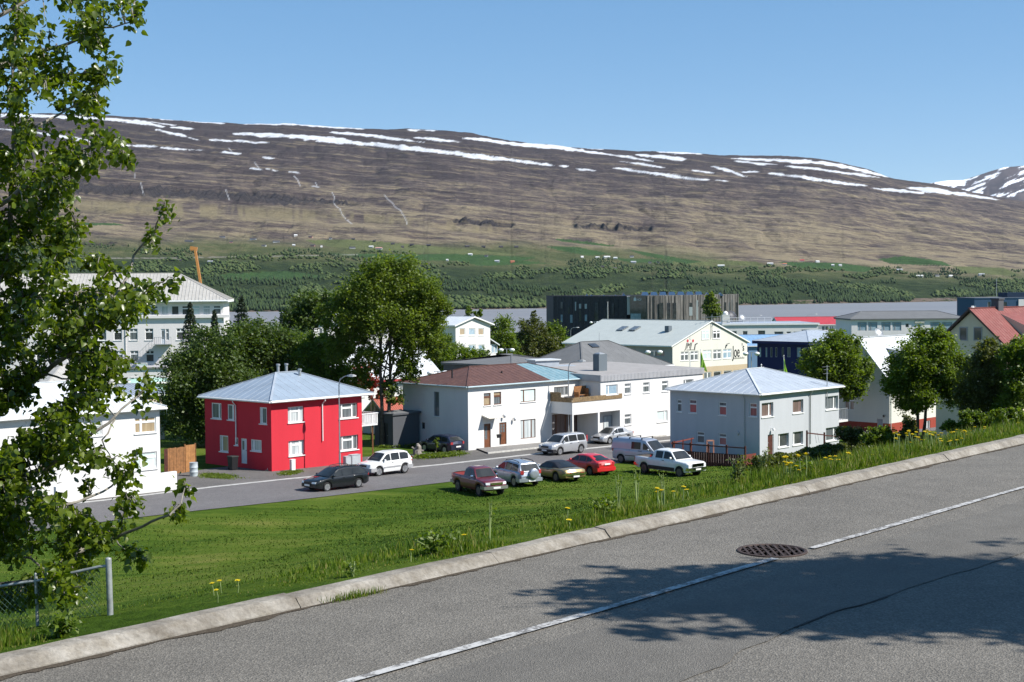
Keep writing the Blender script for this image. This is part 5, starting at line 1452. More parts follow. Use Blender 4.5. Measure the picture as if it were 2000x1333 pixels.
mb = MB(); mb.poly([H.lp(sB, 0.0, zg), H.lp(sC + 0.4, 0.0, zg - 1.1), H.lp(sC + 0.4, 4.4, zg - 1.1), H.lp(sB, 4.4, zg)]); mb.poly([H.lp(sB, 0.0, zg - 0.2), H.lp(sC + 0.4, 0.0, zg - 1.3), H.lp(sC + 0.4, 0.0, zg - 1.1), H.lp(sB, 0.0, zg)]); mb.build('porch_roof', M_RF_PURE, an)
Fp = Face(H.R.pt(0, 0, -0.5), H.u, H.nn); H.win(Fp, 959.5, 964.5, 674, 690, 'one', 'sky', hole=False, sill=False); H.win(Fp, 965.5, 971, 674, 690, 'one', 'sky', hole=False, sill=False)
# the longer white house behind it
d_ = 250.0
Pr_ = gd(893, 700, d_); a = 44; u_ = Vector((math.sin(R(a)), math.cos(R(a))))
P = gd(602, 720, d_ - 4); P = Vector((P.x, P.y, ground_z(P.x, P.y) - 0.3))
H = House('white_long_house', 'pale white house with low white roof seen through the poplar crown', 'house', P, P.z, 70)
H.size(Lr=24.0, Ll=9.0, zt=zpix(602, 632, d_ - 4))
for k_ in range(6): H.win('R', 0, 0, 0, 0, 'v2', 'mid', box=(2 + k_ * 3.6, 3.4 + k_ * 3.6, H.zt - 2.3, H.zt - 0.9))
H.walls(M_WHITE2); H.hip(M_RF_PURE, zpix(660, 612, d_) - H.zt, ridge=14, th=0.3, seam=0.9)

# ---------- grey hipped hall behind the long white house
d_ = 146.0
P = gd(1138, 760, d_); P.z = ground_z(P.x, P.y) - 0.3
H = House('grey_roofed_hall', 'broad hall with dark grey hipped felt roof behind the long white house', 'hall', P, P.z, 45)
H.size(xr=1308, xl=1012, zt=H.R.pix(1138, 728)[1])
for k_ in range(4): H.win('R', 0, 0, 0, 0, 'v2', 'mid', box=(1 + k_ * 2.6, 2.4 + k_ * 2.6, H.z0 + 1.0, H.z0 + 2.2))
H.walls(M_WHITE2); H.hip(M_RF_GREY, zpix(1165, 672, d_ + 6) - H.zt, (0.3, 0.3, 0.3, 0.3), ridge=4.5, th=0.2, seam=1.0, seamh=0.02, capm=M_RF_GREY)
Fq = Face(H.R.pt(0, 0, -3.5), H.u, H.nn); s_, z_ = Fq.pix(1157, 680)
mb = MB(); nz = Vector((H.nn.x * 0.35, H.nn.y * 0.35, 0.93)); c_ = Fq.pt(s_, z_); mb.pbox(c_, Vector((H.u.x, H.u.y, 0)) * 1.2, Vector((-H.nn.x, -H.nn.y, 0.5)) * 0.7, nz * 0.12); mb.build('skylight', PANES['dark'], H.root)
# long low dark-roofed range to its left and the white roof box
zr0 = zpix(950, 719, d_ - 8)
P2 = gd(1000, 740, d_ + 4); P2.z = ground_z(P2.x, P2.y) - 0.3
G_ = House('low_grey_range', 'long low building with flat dark grey roof behind the rust-brown roof', 'building', P2, P2.z, 45)
G_.size(Lr=9.0, xl=866, zt=G_.R.pix(1000, 718)[1]); G_.win('L', 0, 0, 0, 0, 'v2', 'dark', box=(2, 3.5, P2.z + 1, P2.z + 2.2)); G_.walls(M_DKGREY); G_.hip(M_RF_GREY, 0.9, (0.2, 0.2, 0.2, 0.2), th=0.2, seam=1.0, seamh=0.02, gut=False, fas=M_RF_GREY, capm=M_RF_GREY)
pb = gd(1047, 722, d_ - 9)
vb = empty('roof_plant', (pb.x, pb.y, pb.z - 1.5), 'white metal ventilation housing on the roof behind the turquoise roof', 'vent housing')
zt_ = zpix(1070, 705.5, pb.y)
mb = MB(); o = Vector((pb.x, pb.y, pb.z - 1.5)); uu = Vector((math.sin(R(62)), math.cos(R(62)), 0)); vv_ = Vector((-uu.y, uu.x, 0)); mb.pbox(o, uu * 2.6, vv_ * 1.8, (0, 0, zt_ - o.z)); mb.build('housing', M_RF_WHITE, vb)
mb = MB(); mb.pbox(o - uu * 0.15 - vv_ * 0.15 + Vector((0, 0, zt_ - o.z + 0.003)), uu * 2.9, vv_ * 2.1, (0, 0, 0.12)); mb.build('lid', M_RF_PURE, vb)
mb = MB(); mb.pbox(o + uu * 2.605 + Vector((0, 0, 0)), uu * 1.9, vv_ * 1.5, (0, 0, zt_ - o.z - 0.55)); mb.build('duct', M_RF_WHITE, vb)

# ---------- cream shop building with the lettered gable
d_ = 213.0
P = gd(1313.7, 750, d_); P.z = ground_z(P.x, P.y) - 0.4
H = House('shop_building', 'large cream gabled shop building with black lettering and pale roof', 'building', P, P.z, 46)
H.size(xr=1459.5, xl=1103.5, zt=H.R.pix(1313.7, 676)[1])
z_ap = H.R.pix(1387, 629)[1]
for (x0, x1, yt, yb, st_, pn) in ((1370, 1384.5, 645.8, 663, 'tv', 'blind'), (1392, 1406, 645, 661.8, 'tv', 'dark'), (1329.5, 1345, 687, 705, 'tv', 'mid'), (1348.8, 1363.8, 686, 704.5, 'tv', 'mid'), (1373, 1389.5, 684, 702.5, 'tv', 'blind'), (1393, 1408.8, 683, 702, 'tv', 'mid'), (1412.5, 1428.8, 682, 700.5, 'tv', 'sky'), (1375, 1389.5, 727, 745, 'v2', 'mid'), (1393.8, 1408.8, 725.5, 745, 'one', 'dark'), (1413.5, 1429, 724, 743, 'one', 'dark'), (1432.5, 1446, 723, 741, 'one', 'dark'), (1352, 1366, 730, 747, 'one', 'dark')):
    H.win('R', x0, x1, yt, yb, st_, pn, fw=0.11, sill=(yb < 710), hole=(yb > 670))
for (x0, x1) in ((1259, 1271), (1280, 1298)): H.win('L', x0, x1, 686, 697, 'v2', 'dark', M_GREY_FR, fw=0.1, sill=False)
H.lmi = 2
H.walls([M_CREAM, M_BEIGE, plaster('side_shade_render', (0.42, 0.385, 0.37), 0.1)], split=H.R.pix(1390, 716)[1], apexR=z_ap - 0.15)
ro = H.gable(M_RF_GREEN, z_ap, 'v', ov=0.5, end=0.25, th=0.2, seam=1.1, seamh=0.02)
# side walls carry their shade as a greyer colour than the cream gable
for k_, (px_, py_) in enumerate(((1216, 646.5), (1240, 646.5))):
    Fq = Face(H.lp(H.Lr * 0.25, 0, 0), H.vv, -H.u); s_, z_ = Fq.pix(px_, py_); c_ = Fq.pt(s_, z_ - 0.05)
    sl_ = (z_ap - H.zt) / (H.Lr / 2); upv = Vector((H.u.x, H.u.y, sl_)).normalized(); nz = Vector((-H.u.x * sl_, -H.u.y * sl_, 1)).normalized()
    mb = MB(); mb.pbox(c_, Vector((H.vv.x, H.vv.y, 0)) * 1.3, upv * 1.6, nz * 0.22); mb.build('skylight', PANES['mid'], ro)
Fq = Face(H.lp(H.Lr * 0.24, 0, 0), H.vv, -H.u); s_, z_ = Fq.pix(1306, 653); z1_ = Fq.pix(1306, 637)[1]
mb = MB(); c_ = Fq.pt(s_, z_ - 0.6); mb.pbox(c_, Vector((H.vv.x, H.vv.y, 0)) * 0.8, Vector((H.u.x, H.u.y, 0)) * 0.8, (0, 0, z1_ - z_ + 0.6)); mb.build('chimney', plaster('slate_grey', (0.13, 0.155, 0.175), 0.1), H.root)
# lettering and signs on the gable
s_, z_ = H.R.pix(1338, 681); s2_, _ = H.R.pix(1354, 681)
text_mesh('JMJ', 1.25, 0.02, M_BLACKT, H.root, H.R, s_, z_, sx=(s2_ - s_) / 2.15, shear=0.35, name='sign_letters')
s_, z_ = H.R.pix(1356, 680); mb = MB(); mb.tube([H.R.pt(s_, z_ - 0.3, 0.05), H.R.pt(s_ + 0.2, z_ + 0.55, 0.05), H.R.pt(s_ + 0.7, z_ + 0.7, 0.05)], 0.07, 6); mb.build('wall_light', M_BIN, H.root)
s_, z_ = H.R.pix(1416.5, 678); mb = MB(); mb.tube([H.R.pt(s_, z_ - 0.2, 0.05), H.R.pt(s_ + 0.2, z_ + 0.45, 0.2), H.R.pt(s_ + 0.7, z_ + 0.55, 0.3)], 0.06, 6); mb.build('wall_light', M_BIN, H.root)
for (px_, py_, c_) in ((1343, 666, (0.5, 0.05, 0.07)), (1353.5, 666, (0.5, 0.05, 0.07)), (1348.5, 661, (0.55, 0.55, 0.52))):
    s_, z_ = H.R.pix(px_, py_); mb = MB(); q_ = H.R.pt(s_, z_, 0.03)
    mb.poly([H.R.pt(s_ + 0.24 * math.cos(k * math.pi / 4), z_ + 0.24 * math.sin(k * math.pi / 4), 0.03) for k in range(8)]); mb.build('sign_flower', plain('sign_%d' % px_, c_, 0.6), H.root)
s_, z_ = H.R.pix(1341, 684.5); s2_, _ = H.R.pix(1356, 684); o = H.R.pt(s_, z_, 0.02); mb = MB(); mb.pbox(o, H.R.pt(s2_, z_, 0.02) - o, (0, 0, 0.12), Vector((H.nn.x, H.nn.y, 0)) * 0.02); mb.build('sign_underline', plain('sign_grey', (0.35, 0.34, 0.30), 0.6), H.root)
s_, z_ = H.R.pix(1430.5, 698); s2_, _ = H.R.pix(1447, 696)
text_mesh('Joe', 2.6, 0.02, M_BLACKT, H.root, H.R, s_, z_, sx=(s2_ - s_) / 3.9, name='sign_letters')
s_, z_ = H.R.pix(1448.5, 685.5); s2_, _ = H.R.pix(1454.5, 684)
text_mesh("'s", 1.7, 0.02, M_BLACKT, H.root, H.R, s_, z_, sx=(s2_ - s_) / 1.2, name='sign_letters')
s_, z_ = H.R.pix(1433, 702); s2_, _ = H.R.pix(1454, 698.8); o = H.R.pt(s_, z_, 0.02); mb = MB()
for k_ in range(15): 
    p_ = H.R.pt(lerp(s_, s2_, k_ / 15), z_ + 0.02, 0.02); mb.pbox(p_, Vector((H.u.x, H.u.y, 0)) * ((s2_ - s_) / 15 * 0.66), (0, 0, 0.2 + 0.12 * (k_ % 3 == 0)), Vector((H.nn.x, H.nn.y, 0)) * 0.01)
sg_ = mb.build('sign_small_print', plain('sign_grey', (0.35, 0.34, 0.30), 0.6), H.root); sg_['kind'] = 'stuff'
p_ = H.R.pt(H.Lr / 2, z_ap, 0.2); mb = MB(); zt_ = zpix(1389, 615, p_.y); mb.tube([p_ - Vector((0, 0, 2.5)), Vector((p_.x, p_.y, zt_))], 0.05, 6); mb.beam((p_.x - 1.5, p_.y, zt_ - 0.4), (p_.x + 1.6, p_.y, zt_ - 0.3), 0.06, 0.06)
for k_ in range(6): mb.beam((p_.x - 1.4 + k_ * 0.55, p_.y - 0.4, zt_ - 0.36), (p_.x - 1.4 + k_ * 0.55, p_.y + 0.4, zt_ - 0.36), 0.03, 0.03)
mb.build('antenna', M_STEEL, H.root)

# ---------- navy building
d_ = 186.0
P = gd(1578, 740, d_); P.z = ground_z(P.x, P.y) - 0.3
H = House('navy_building', 'dark navy blue building with pale hipped roof beside the lettered shop', 'building', P, P.z, 45)
H.size(xr=1690, xl=1479, zt=H.R.pix(1578, 674)[1])
for (a_, b_) in ((1482, 1486.5), (1494.5, 1498.5), (1504, 1508.5), (1513.5, 1518), (1526.5, 1531), (1537, 1544), (1556, 1564), (1570, 1576)):
    H.win('L', a_, b_, 679, 698, 'one', random.choice(['dark', 'sky', 'mid']), M_GREY_FR, sill=False, fw=0.07)
for k_ in range(5): H.win('R', 0, 0, 0, 0, 'v2', 'mid', M_GREY_FR, box=(1.2 + 2.2 * k_, 2.4 + 2.2 * k_, H.zt - 2.0, H.zt - 0.7), sill=False)
for (a_, b_) in ((1484, 1492), (1500, 1512), (1520, 1535)): H.win('L', a_, b_, 722, 730, 'one', 'mid', M_GREY_FR, sill=False, fw=0.07)
H.walls(M_NAVY); H.hip(M_RF_WHITE, zpix(1610, 648, d_ + 7) - H.zt - 0.2, (0.5, 0.5, 0.5, 0.5), ridge=2.5, th=0.4, seam=0.9, fas=M_NAVY, gut=False)

# ---------- blue shed roof right of the shop, white low building behind
d_ = 230.0
P = gd(1462, 720, d_); P.z = ground_z(P.x, P.y) - 0.3
H = House('blue_annexe', 'low annexe with light blue roof squeezed behind the shop gable', 'building', P, P.z, 80)
H.size(Lr=8.5, Ll=8, zt=zpix(1470, 676, d_)); H.win('R', 0, 0, 0, 0, 'v2', 'mid', box=(1, 3, H.z0 + 1, H.z0 + 2.2)); H.walls(plaster('blue_render', (0.16, 0.27, 0.42), 0.1)); H.gable(roofmetal('mid_blue_roof', (0.20, 0.33, 0.50), 0.5), zpix(1470, 656, d_ + 4), 'u', seam=0.8)
d_ = 285.0
P = gd(1412, 700, d_); P.z = ground_z(P.x, P.y) - 0.3
H = House('white_flat_block', 'white flat-roofed block with small windows behind the shop gable', 'building', P, P.z, 86)
H.size(xr=1598, Ll=14, zt=H.R.pix(1420, 636)[1])
for (a_, b_, c_, e_) in ((1430, 1439, 647, 658.5), (1450.5, 1460, 647, 657.5), (1480, 1494.5, 646, 658), (1512, 1530, 648, 657), (1536, 1545, 648, 652), (1550, 1558, 648, 652), (1565, 1580, 644, 650)): H.win('R', a_, b_, c_, e_, 'one', 'dark', sill=False, fw=0.08)
H.walls(M_WHITE); H.hip(M_RF_WHITE, 0.2, (0.25, 0.25, 0.25, 0.25), th=0.35, seam=0, gut=False)
rl = empty('roof_railing', H.lp(0.5, 2, H.zt), 'white tubular railing on the flat roof behind the shop', 'railing')
mb = MB(); zr_ = H.zt + 0.45
for k_ in range(2): mb.beam(H.lp(0.5, 2.0, zr_ + 0.5 + 0.55 * k_), H.lp(10.5, 2.0, zr_ + 0.5 + 0.55 * k_), 0.06, 0.06)
mb.build('rail', M_WHITE_FR, rl)
for k_ in range(8):
    mb = MB(); mb.beam(H.lp(0.5 + 10 * k_ / 7, 2.0, H.zt), H.lp(0.5 + 10 * k_ / 7, 2.0, zr_ + 1.05), 0.06, 0.06, up=(1, 0, 0)); mb.build('post', M_WHITE_FR, rl)
pc = gd(1417, 634, d_ + 3)
vs_ = empty('vent_stack', (pc.x, pc.y, H.zt), 'pale concrete ventilation stack with round cap on the flat roof', 'vent')
mb = MB(); mb.box(pc.x - 0.75, pc.x + 0.75, pc.y - 0.7, pc.y + 0.7, H.zt, zpix(1417, 615, pc.y)); mb.build('shaft', M_CREAM, vs_)
mb = MB(); mb.lathe((pc.x, pc.y, zpix(1417, 615, pc.y)), [(0.5, 0.0), (0.55, 0.3), (0.35, 0.6), (0.1, 0.75)], 12); mb.build('cap', M_WHITE_FR, vs_, smooth=True)

# ---------- crimson-roofed low house, grey slab building, blue block at right
d_ = 300.0
P = gd(1522, 690, d_); P.z = ground_z(P.x, P.y) - 0.3
H = House('crimson_roofed_house', 'low white house with crimson roof near the water', 'house', P, P.z, 88)
H.size(xr=1653, Ll=8, zt=H.R.pix(1530, 635)[1])
for (a_, b_) in ((1605, 1618), (1621, 1628), (1640, 1650), (1560, 1572)): H.win('R', a_, b_, 637, 646, 'v2', 'mid', sill=False, fw=0.09)
z_ap = zpix(1590, 620.5, d_ + 4)
H.walls(M_WHITE2, apexL=z_ap - 0.1); H.gable(M_RF_CRIM, z_ap, 'u', ov=0.3, end=0.2, seam=0.9)
mb = MB(); mb.poly([H.lp(H.Lr, -0.3, H.z0), H.lp(H.Lr + 0.4, -0.3, H.z0), H.lp(H.Lr + 0.4, -0.3, H.zt + 0.4), H.lp(H.Lr, -0.3, H.zt + 0.2)])
H.block('gable_parapet', M_WHITE, H.Lr + 0.22, H.Lr + 0.55, -0.2, H.Ll + 0.2, H.z0, H.zt + 0.6)
d_ = 255.0
P = gd(1663, 690, d_); P.z = ground_z(P.x, P.y) - 0.3
H = House('grey_slab_building', 'long pale grey building with dark grey low roof and blue-glazed windows', 'building', P, P.z, 89.5)
H.size(xr=1885, Ll=12, zt=H.R.pix(1663, 626)[1])
for (a_, b_) in ((1675, 1692.7), (1695.6, 1713.6), (1721.5, 1739.3), (1743, 1760.4), (1817, 1836.5), (1840, 1860)): H.win('R', a_, b_, 629.6, 646.5, 'tl', 'sky', M_GREY_FR, sill=False, fw=0.09)
H.win('R', 1768.5, 1775, 632.5, 640, 'one', 'dark', M_GREY_FR, sill=False); H.win('R', 1788, 1806, 648, 657, 'v2', 'sky', M_GREY_FR, sill=False)
so_, z_ = H.R.pix(1786.5, 631.5); sb_, _ = H.R.pix(1805, 631.5); o = H.R.pt(so_, z_, 0.05); mb = MB(); mb.pbox(o, H.R.pt(sb_, z_, 0.05) - o, (0, 0, 0.5), (0, -0.15, 0)); mb.build('wall_sign', plain('sign_pale', (0.45, 0.44, 0.38), 0.6), H.root)
H.walls(M_WHITE2); H.hip(M_RF_GREY, zpix(1760, 610.5, d_ + 6) - H.zt, (0.3, 0.3, 0.3, 0.3), ridge=14, th=0.25, seam=0, gut=False, fas=M_RF_GREY, capm=M_RF_GREY)
d_ = 430.0
P = gd(1903, 660, d_); P.z = ground_z(P.x, P.y) - 0.3
H = House('blue_block', 'dark blue flat-roofed block by the water at the right edge', 'building', P, P.z, 89)
H.size(Lr=22, Ll=16, zt=H.R.pix(1903, 584)[1])
for (a_, b_) in ((1929, 1935), (1958, 1967), (1990, 1998)): H.win('R', a_, b_, 590, 602, 'one', 'dark', M_GREY_FR, sill=False, fw=0.12)
H.walls(plaster('blue_cladding', (0.045, 0.095, 0.17), 0.1)); H.hip(M_RF_GREY, 0.2, (0.1,) * 4, th=0.3, seam=0, gut=False, fas=plaster('blue_cladding', (0.045, 0.095, 0.17), 0.1))
a_, _ = H.R.pix(1972, 580); H.block('rooftop_storey', plaster('dark_blue_cladding', (0.02, 0.04, 0.075), 0.1), a_, a_ + 12, 2, 10, H.zt + 0.31, H.R.pix(1980, 572)[1])
H.block('white_bay', M_WHITE2, H.R.pix(1989, 590)[0], H.R.pix(1989, 590)[0] + 8, -0.25, 0.0, H.z0, H.R.pix(1990, 585)[1])

# ---------- round concert hall by the water
M_SHADE_CLAD = plain('shade_dark_cladding', (0.030, 0.032, 0.038), 0.75, var=0.35, nscale=1.2)  # shade of the hall's left side is put into this darker colour
n_ = NT('basalt_strips'); v_ = n_.coords()
n_.col(n_.ramp(n_.noise(n_.coords((1, 1, 0.08)), 1.7, 5, 0.75), [(0.3, (0.035, 0.033, 0.032)), (0.5, (0.135, 0.128, 0.118)), (0.72, (0.27, 0.255, 0.23))])); n_.set(Roughness=0.85)
M_BASALT = n_.m
d_ = 600.0
zb = -19.2
def hp(px, dd): 
    q = gd(px, 600, dd); return Vector((q.x, q.y, 0))
ztl = zpix(1150, 578.8, d_)
HF = empty('concert_hall', (hp(1246, d_).x, hp(1246, d_).y, zb), 'round concert hall with shade-darkened left wall, lit stone facade and white sign', 'concert hall')
arcL = [hp(px_, dd) for px_, dd in ((1081, 640), (1115, 625), (1150, 613), (1190, 603), (1224.5, 597))]
def arc_wall(name, pts, z0, z1, mat, parent):
    mb = MB()
    for a_, b_ in zip(pts[:-1], pts[1:]): mb.poly([(a_.x, a_.y, z0), (b_.x, b_.y, z0), (b_.x, b_.y, z1), (a_.x, a_.y, z1)])
    return mb.build(name, mat, parent)
def dense(pts, k=6):
    out = []
    for i in range(len(pts) - 1):
        for j in range(k): out.append(pts[i].lerp(pts[i + 1], j / k))
    out.append(pts[-1]); return out
lw_ = arc_wall('shaded_wall', arcL, zb - 1, ztl, M_SHADE_CLAD, HF)
for i, q in enumerate(dense(arcL, 22)):
    pass
mb = MB()
dl = dense(arcL, 30)
for i in range(0, len(dl) - 1):
    a_, b_ = dl[i], dl[i + 1]; e_ = (b_ - a_); nn_ = Vector((e_.y, -e_.x, 0)).normalized()
    t_ = 0.05 + 0.22 * random.random(); mb.pbox((a_.x, a_.y, zb), e_ * 0.8, nn_ * t_, (0, 0, ztl - zb - random.random() * 0.3))
o_ = mb.build('shaded_strips', M_SHADE_CLAD, lw_); o_['kind'] = 'stuff'
arcR = [hp(px_, dd) for px_, dd in ((1262.5, 585), (1290, 587), (1320, 592), (1350, 600), (1380, 612), (1410, 628), (1442, 650))]
ztr = zpix(1340, 576.5, 598)
rw_ = arc_wall('stone_wall', arcR, zb - 1, ztr, M_BASALT, HF)
mb = MB(); dr = dense(arcR, 26)
for i in range(len(dr) - 1):
    a_, b_ = dr[i], dr[i + 1]; e_ = (b_ - a_); nn_ = Vector((e_.y, -e_.x, 0)).normalized()
    t_ = 0.05 + 0.55 * random.random() ** 2; mb.pbox((a_.x, a_.y, zb), e_ * 0.75, nn_ * t_, (0, 0, ztr - zb - random.random() * 0.25))
o_ = mb.build('stone_strips', M_BASALT, rw_); o_['kind'] = 'stuff'
# windows: slim boxes set proud of the strips
def hwin(px0, px1, y0, y1, dd, mat, parent, nrm=Vector((0.35, -0.94, 0))):
    a_ = gd(px0, 600, dd); b_ = gd(px1, 600, dd); z0_ = zpix(px0, y1, dd); z1_ = zpix(px0, y0, dd)
    mb = MB(); mb.pbox((a_.x, a_.y, z0_), (b_.x - a_.x, 0, 0), (0, 0.5, 0), (0, 0, z1_ - z0_)); mb.build('window', mat, parent)
PD_, PL_ = PANES['dark'], PANES['curtain']
def dL(px): return float(np.interp(px, [1081, 1115, 1150, 1190, 1224.5], [640, 625, 613, 603, 597])) - 1.0
for (a_, b_, y0, y1, m_) in ((1095, 1099.5, 590, 603, PANES['mid']), (1095, 1099.5, 615, 630, PANES['sky']), (1109, 1113, 594, 613, PD_), (1113.5, 1118, 615.5, 631, PANES['sky']), (1123, 1125.4, 590, 607, PL_), (1131, 1135.3, 594, 603, PL_), (1131, 1135.3, 604, 628, PD_), (1142, 1147, 594, 603.5, PL_), (1142, 1147, 615, 627.5, PANES['sky']), (1161.5, 1169.5, 591, 628, PD_), (1183.5, 1187, 598, 622, PD_), (1195, 1199, 593.5, 614, PD_)): hwin(a_, b_, y0, y1, dL((a_ + b_) / 2), m_, HF)
def dR(px): return float(np.interp(px, [1262.5, 1290, 1320, 1350, 1380, 1410, 1442], [585, 587, 592, 600, 612, 628, 650])) - 1.2
for (a_, b_, y0, y1, m_) in ((1287.5, 1295.5, 592, 623, PD_), (1302.5, 1309.5, 592, 623, PD_), (1314, 1321, 592, 623, PD_), (1345, 1352, 592, 600, PD_), (1344.5, 1352.5, 600, 617, PL_), (1359.5, 1363.5, 587, 625, PL_), (1362, 1365, 590, 599, PD_), (1411.5, 1418.5, 591, 616, PD_), (1421.5, 1426, 591, 607, PANES['mid']), (1428.5, 1431, 586, 606, PANES['mid']), (1433.5, 1440, 591, 620, PD_)): hwin(a_, b_, y0, y1, dR((a_ + b_) / 2), m_, HF)
# white fin, dark glazed entrance with sign, roof
hwin(1225, 1230.5, 579, 615, 596, M_WHITE, HF); HF.children[-1].name = 'white_fin'
e0, e1 = hp(1230.8, 593), hp(1262.3, 590)
arc_wall('entrance_glazing', [e0, e1], zb - 1, zpix(1245, 577.5, 592), PANES['dark'], HF)
hwin(1231.5, 1262, 613, 625, 591, PANES['sky'], HF)
zs_ = zpix(1245, 588, 590); Fh = Face((e0.x, e0.y), ((e1 - e0).x / (e1 - e0).length, (e1 - e0).y / (e1 - e0).length), (0, -1))
wh_ = plain('sign_white', (0.75, 0.75, 0.75), 0.6)
sx0 = Fh.pix(1246, 588)[0]; sx1 = Fh.pix(1257.5, 588)[0]
text_mesh('HOF', 1.35, 0.03, wh_, HF, Fh, sx0, zs_, off=0.3, sx=(sx1 - sx0) / 2.9, name='sign_letters')
sl0 = Fh.pix(1241.5, 588)[0]; mb = MB()
for dx_, hgt in ((-0.35, 1.5), (0.05, 2.0), (0.4, 1.3)):
    mb.poly([Fh.pt(sl0 + dx_ - 0.22, zs_ - 0.1, 0.3), Fh.pt(sl0 + dx_ + 0.2, zs_ - 0.1, 0.3), Fh.pt(sl0 + dx_ + 0.22, zs_ + hgt * 0.6, 0.3), Fh.pt(sl0 + dx_, zs_ + hgt, 0.3), Fh.pt(sl0 + dx_ - 0.2, zs_ + hgt * 0.5, 0.3)])
mb.build('sign_emblem', wh_, HF)
mb = MB(); back = [Vector((arcR[-1].x + 6, 690, 0)), Vector((arcR[3].x, 705, 0)), Vector((arcL[0].x - 2, 690, 0))]
ring = arcL + [e0, e1] + arcR + back
mb.poly([(p.x, p.y, ztl - 0.3) for p in ring])
for i_ in (len(arcL) + 2 + len(arcR) - 1, len(ring) - 3, len(ring) - 2):
    p, q = ring[i_], ring[(i_ + 1) % len(ring)]
    mb.poly([(p.x, p.y, zb - 1), (q.x, q.y, zb - 1), (q.x, q.y, ztl), (p.x, p.y, ztl)])
p, q = ring[-1], ring[0]; mb.poly([(p.x, p.y, zb - 1), (q.x, q.y, zb - 1), (q.x, q.y, ztl), (p.x, p.y, ztl)])
mb.build('roof', M_SHADE_CLAD, HF)
M_SKYL = plain('skylight_glass', (0.05, 0.10, 0.18), 0.2, spec=0.6)
for (px_, wd, y0) in ((1147, 7, 573.5), (1156, 8, 575.5), (1180, 6, 575.5), (1203, 5, 575.5), (1219, 9, 572), (1383, 9, 571.5), (1409, 9, 572)):
    dd = 625; c_ = gd(px_, 600, dd); w_ = wd / FOC * dd; zt_ = zpix(px_, y0, dd)
    mb = MB(); mb.add([(c_.x - w_ / 2, c_.y, ztl - 0.5), (c_.x + w_ / 2, c_.y, ztl - 0.5), (c_.x + w_ / 2, c_.y + 5, ztl - 0.5), (c_.x - w_ / 2, c_.y + 5, ztl - 0.5), (c_.x - w_ * 0.1, c_.y, zt_), (c_.x - w_ * 0.1, c_.y + 5, zt_)], [(0, 1, 4), (1, 2, 5, 4), (2, 3, 5), (3, 0, 4, 5)]); mb.build('roof_light', M_SKYL, HF)
for k_ in range(7):
    dd = 640; p0 = gd(1252 + k_ * 17.5, 600, dd); p1 = gd(1252 + k_ * 17.5 + 16.5, 600, dd); zt_ = zpix(1300, 570.5, dd)
    mb = MB(); mb.add([(p0.x, p0.y, ztr - 1), (p1.x, p1.y, ztr - 1), (p1.x, p1.y + 6, ztr - 1), (p0.x, p0.y + 6, ztr - 1), (p0.x + 0.8, p0.y + 1, zt_), (p1.x - 0.8, p1.y + 1, zt_), (p1.x - 0.8, p1.y + 5, zt_), (p0.x + 0.8, p0.y + 5, zt_)], [(0, 1, 5, 4), (1, 2, 6, 5), (2, 3, 7, 6), (3, 0, 4, 7), (4, 5, 6, 7)]); mb.build('roof_light', M_SKYL, HF)
# ------------------------------------------------------------------ VEHICLES (x forward, y left, z up, origin on the ground below the middle)
M_TYRE = plain('tyre_rubber', (0.018, 0.018, 0.019), 0.85)
M_RIM = plain('alloy_rim', (0.50, 0.51, 0.53), 0.3, 0.7, 0.5)
M_RIMD = plain('dull_steel_rim', (0.16, 0.16, 0.17), 0.4, 0.6, 0.5)
M_TRIM = plain('black_trim', (0.022, 0.022, 0.024), 0.55)
M_CHROME = plain('chrome', (0.70, 0.70, 0.72), 0.12, 1.0)
M_HEAD = pane_mat('headlamp', (0.42, 0.44, 0.46), (0.72, 0.74, 0.76), 0, 0.03)
M_TAIL = pane_mat('tail_lamp', (0.30, 0.012, 0.015), (0.45, 0.02, 0.025), 0, 0.04)
M_AMBER = pane_mat('amber_lamp', (0.5, 0.16, 0.02), (0.6, 0.22, 0.03))
M_PLATE = plain('number_plate', (0.78, 0.78, 0.76), 0.4, var=0.02)
M_GLASS = pane_mat('car_glass', (0.006, 0.008, 0.009), (0.018, 0.022, 0.023), 0, 0.02); M_GLASS.node_tree.nodes['Principled BSDF'].inputs['Coat Weight'].default_value = 0.75; M_GLASS.node_tree.nodes['Principled BSDF'].inputs['Specular IOR Level'].default_value = 0.2
M_WELL = plain('wheel_well', (0.006, 0.006, 0.006), 0.95)

def interp(pts, x):
    return float(np.interp(x, [p[0] for p in pts], [p[1] for p in pts]))

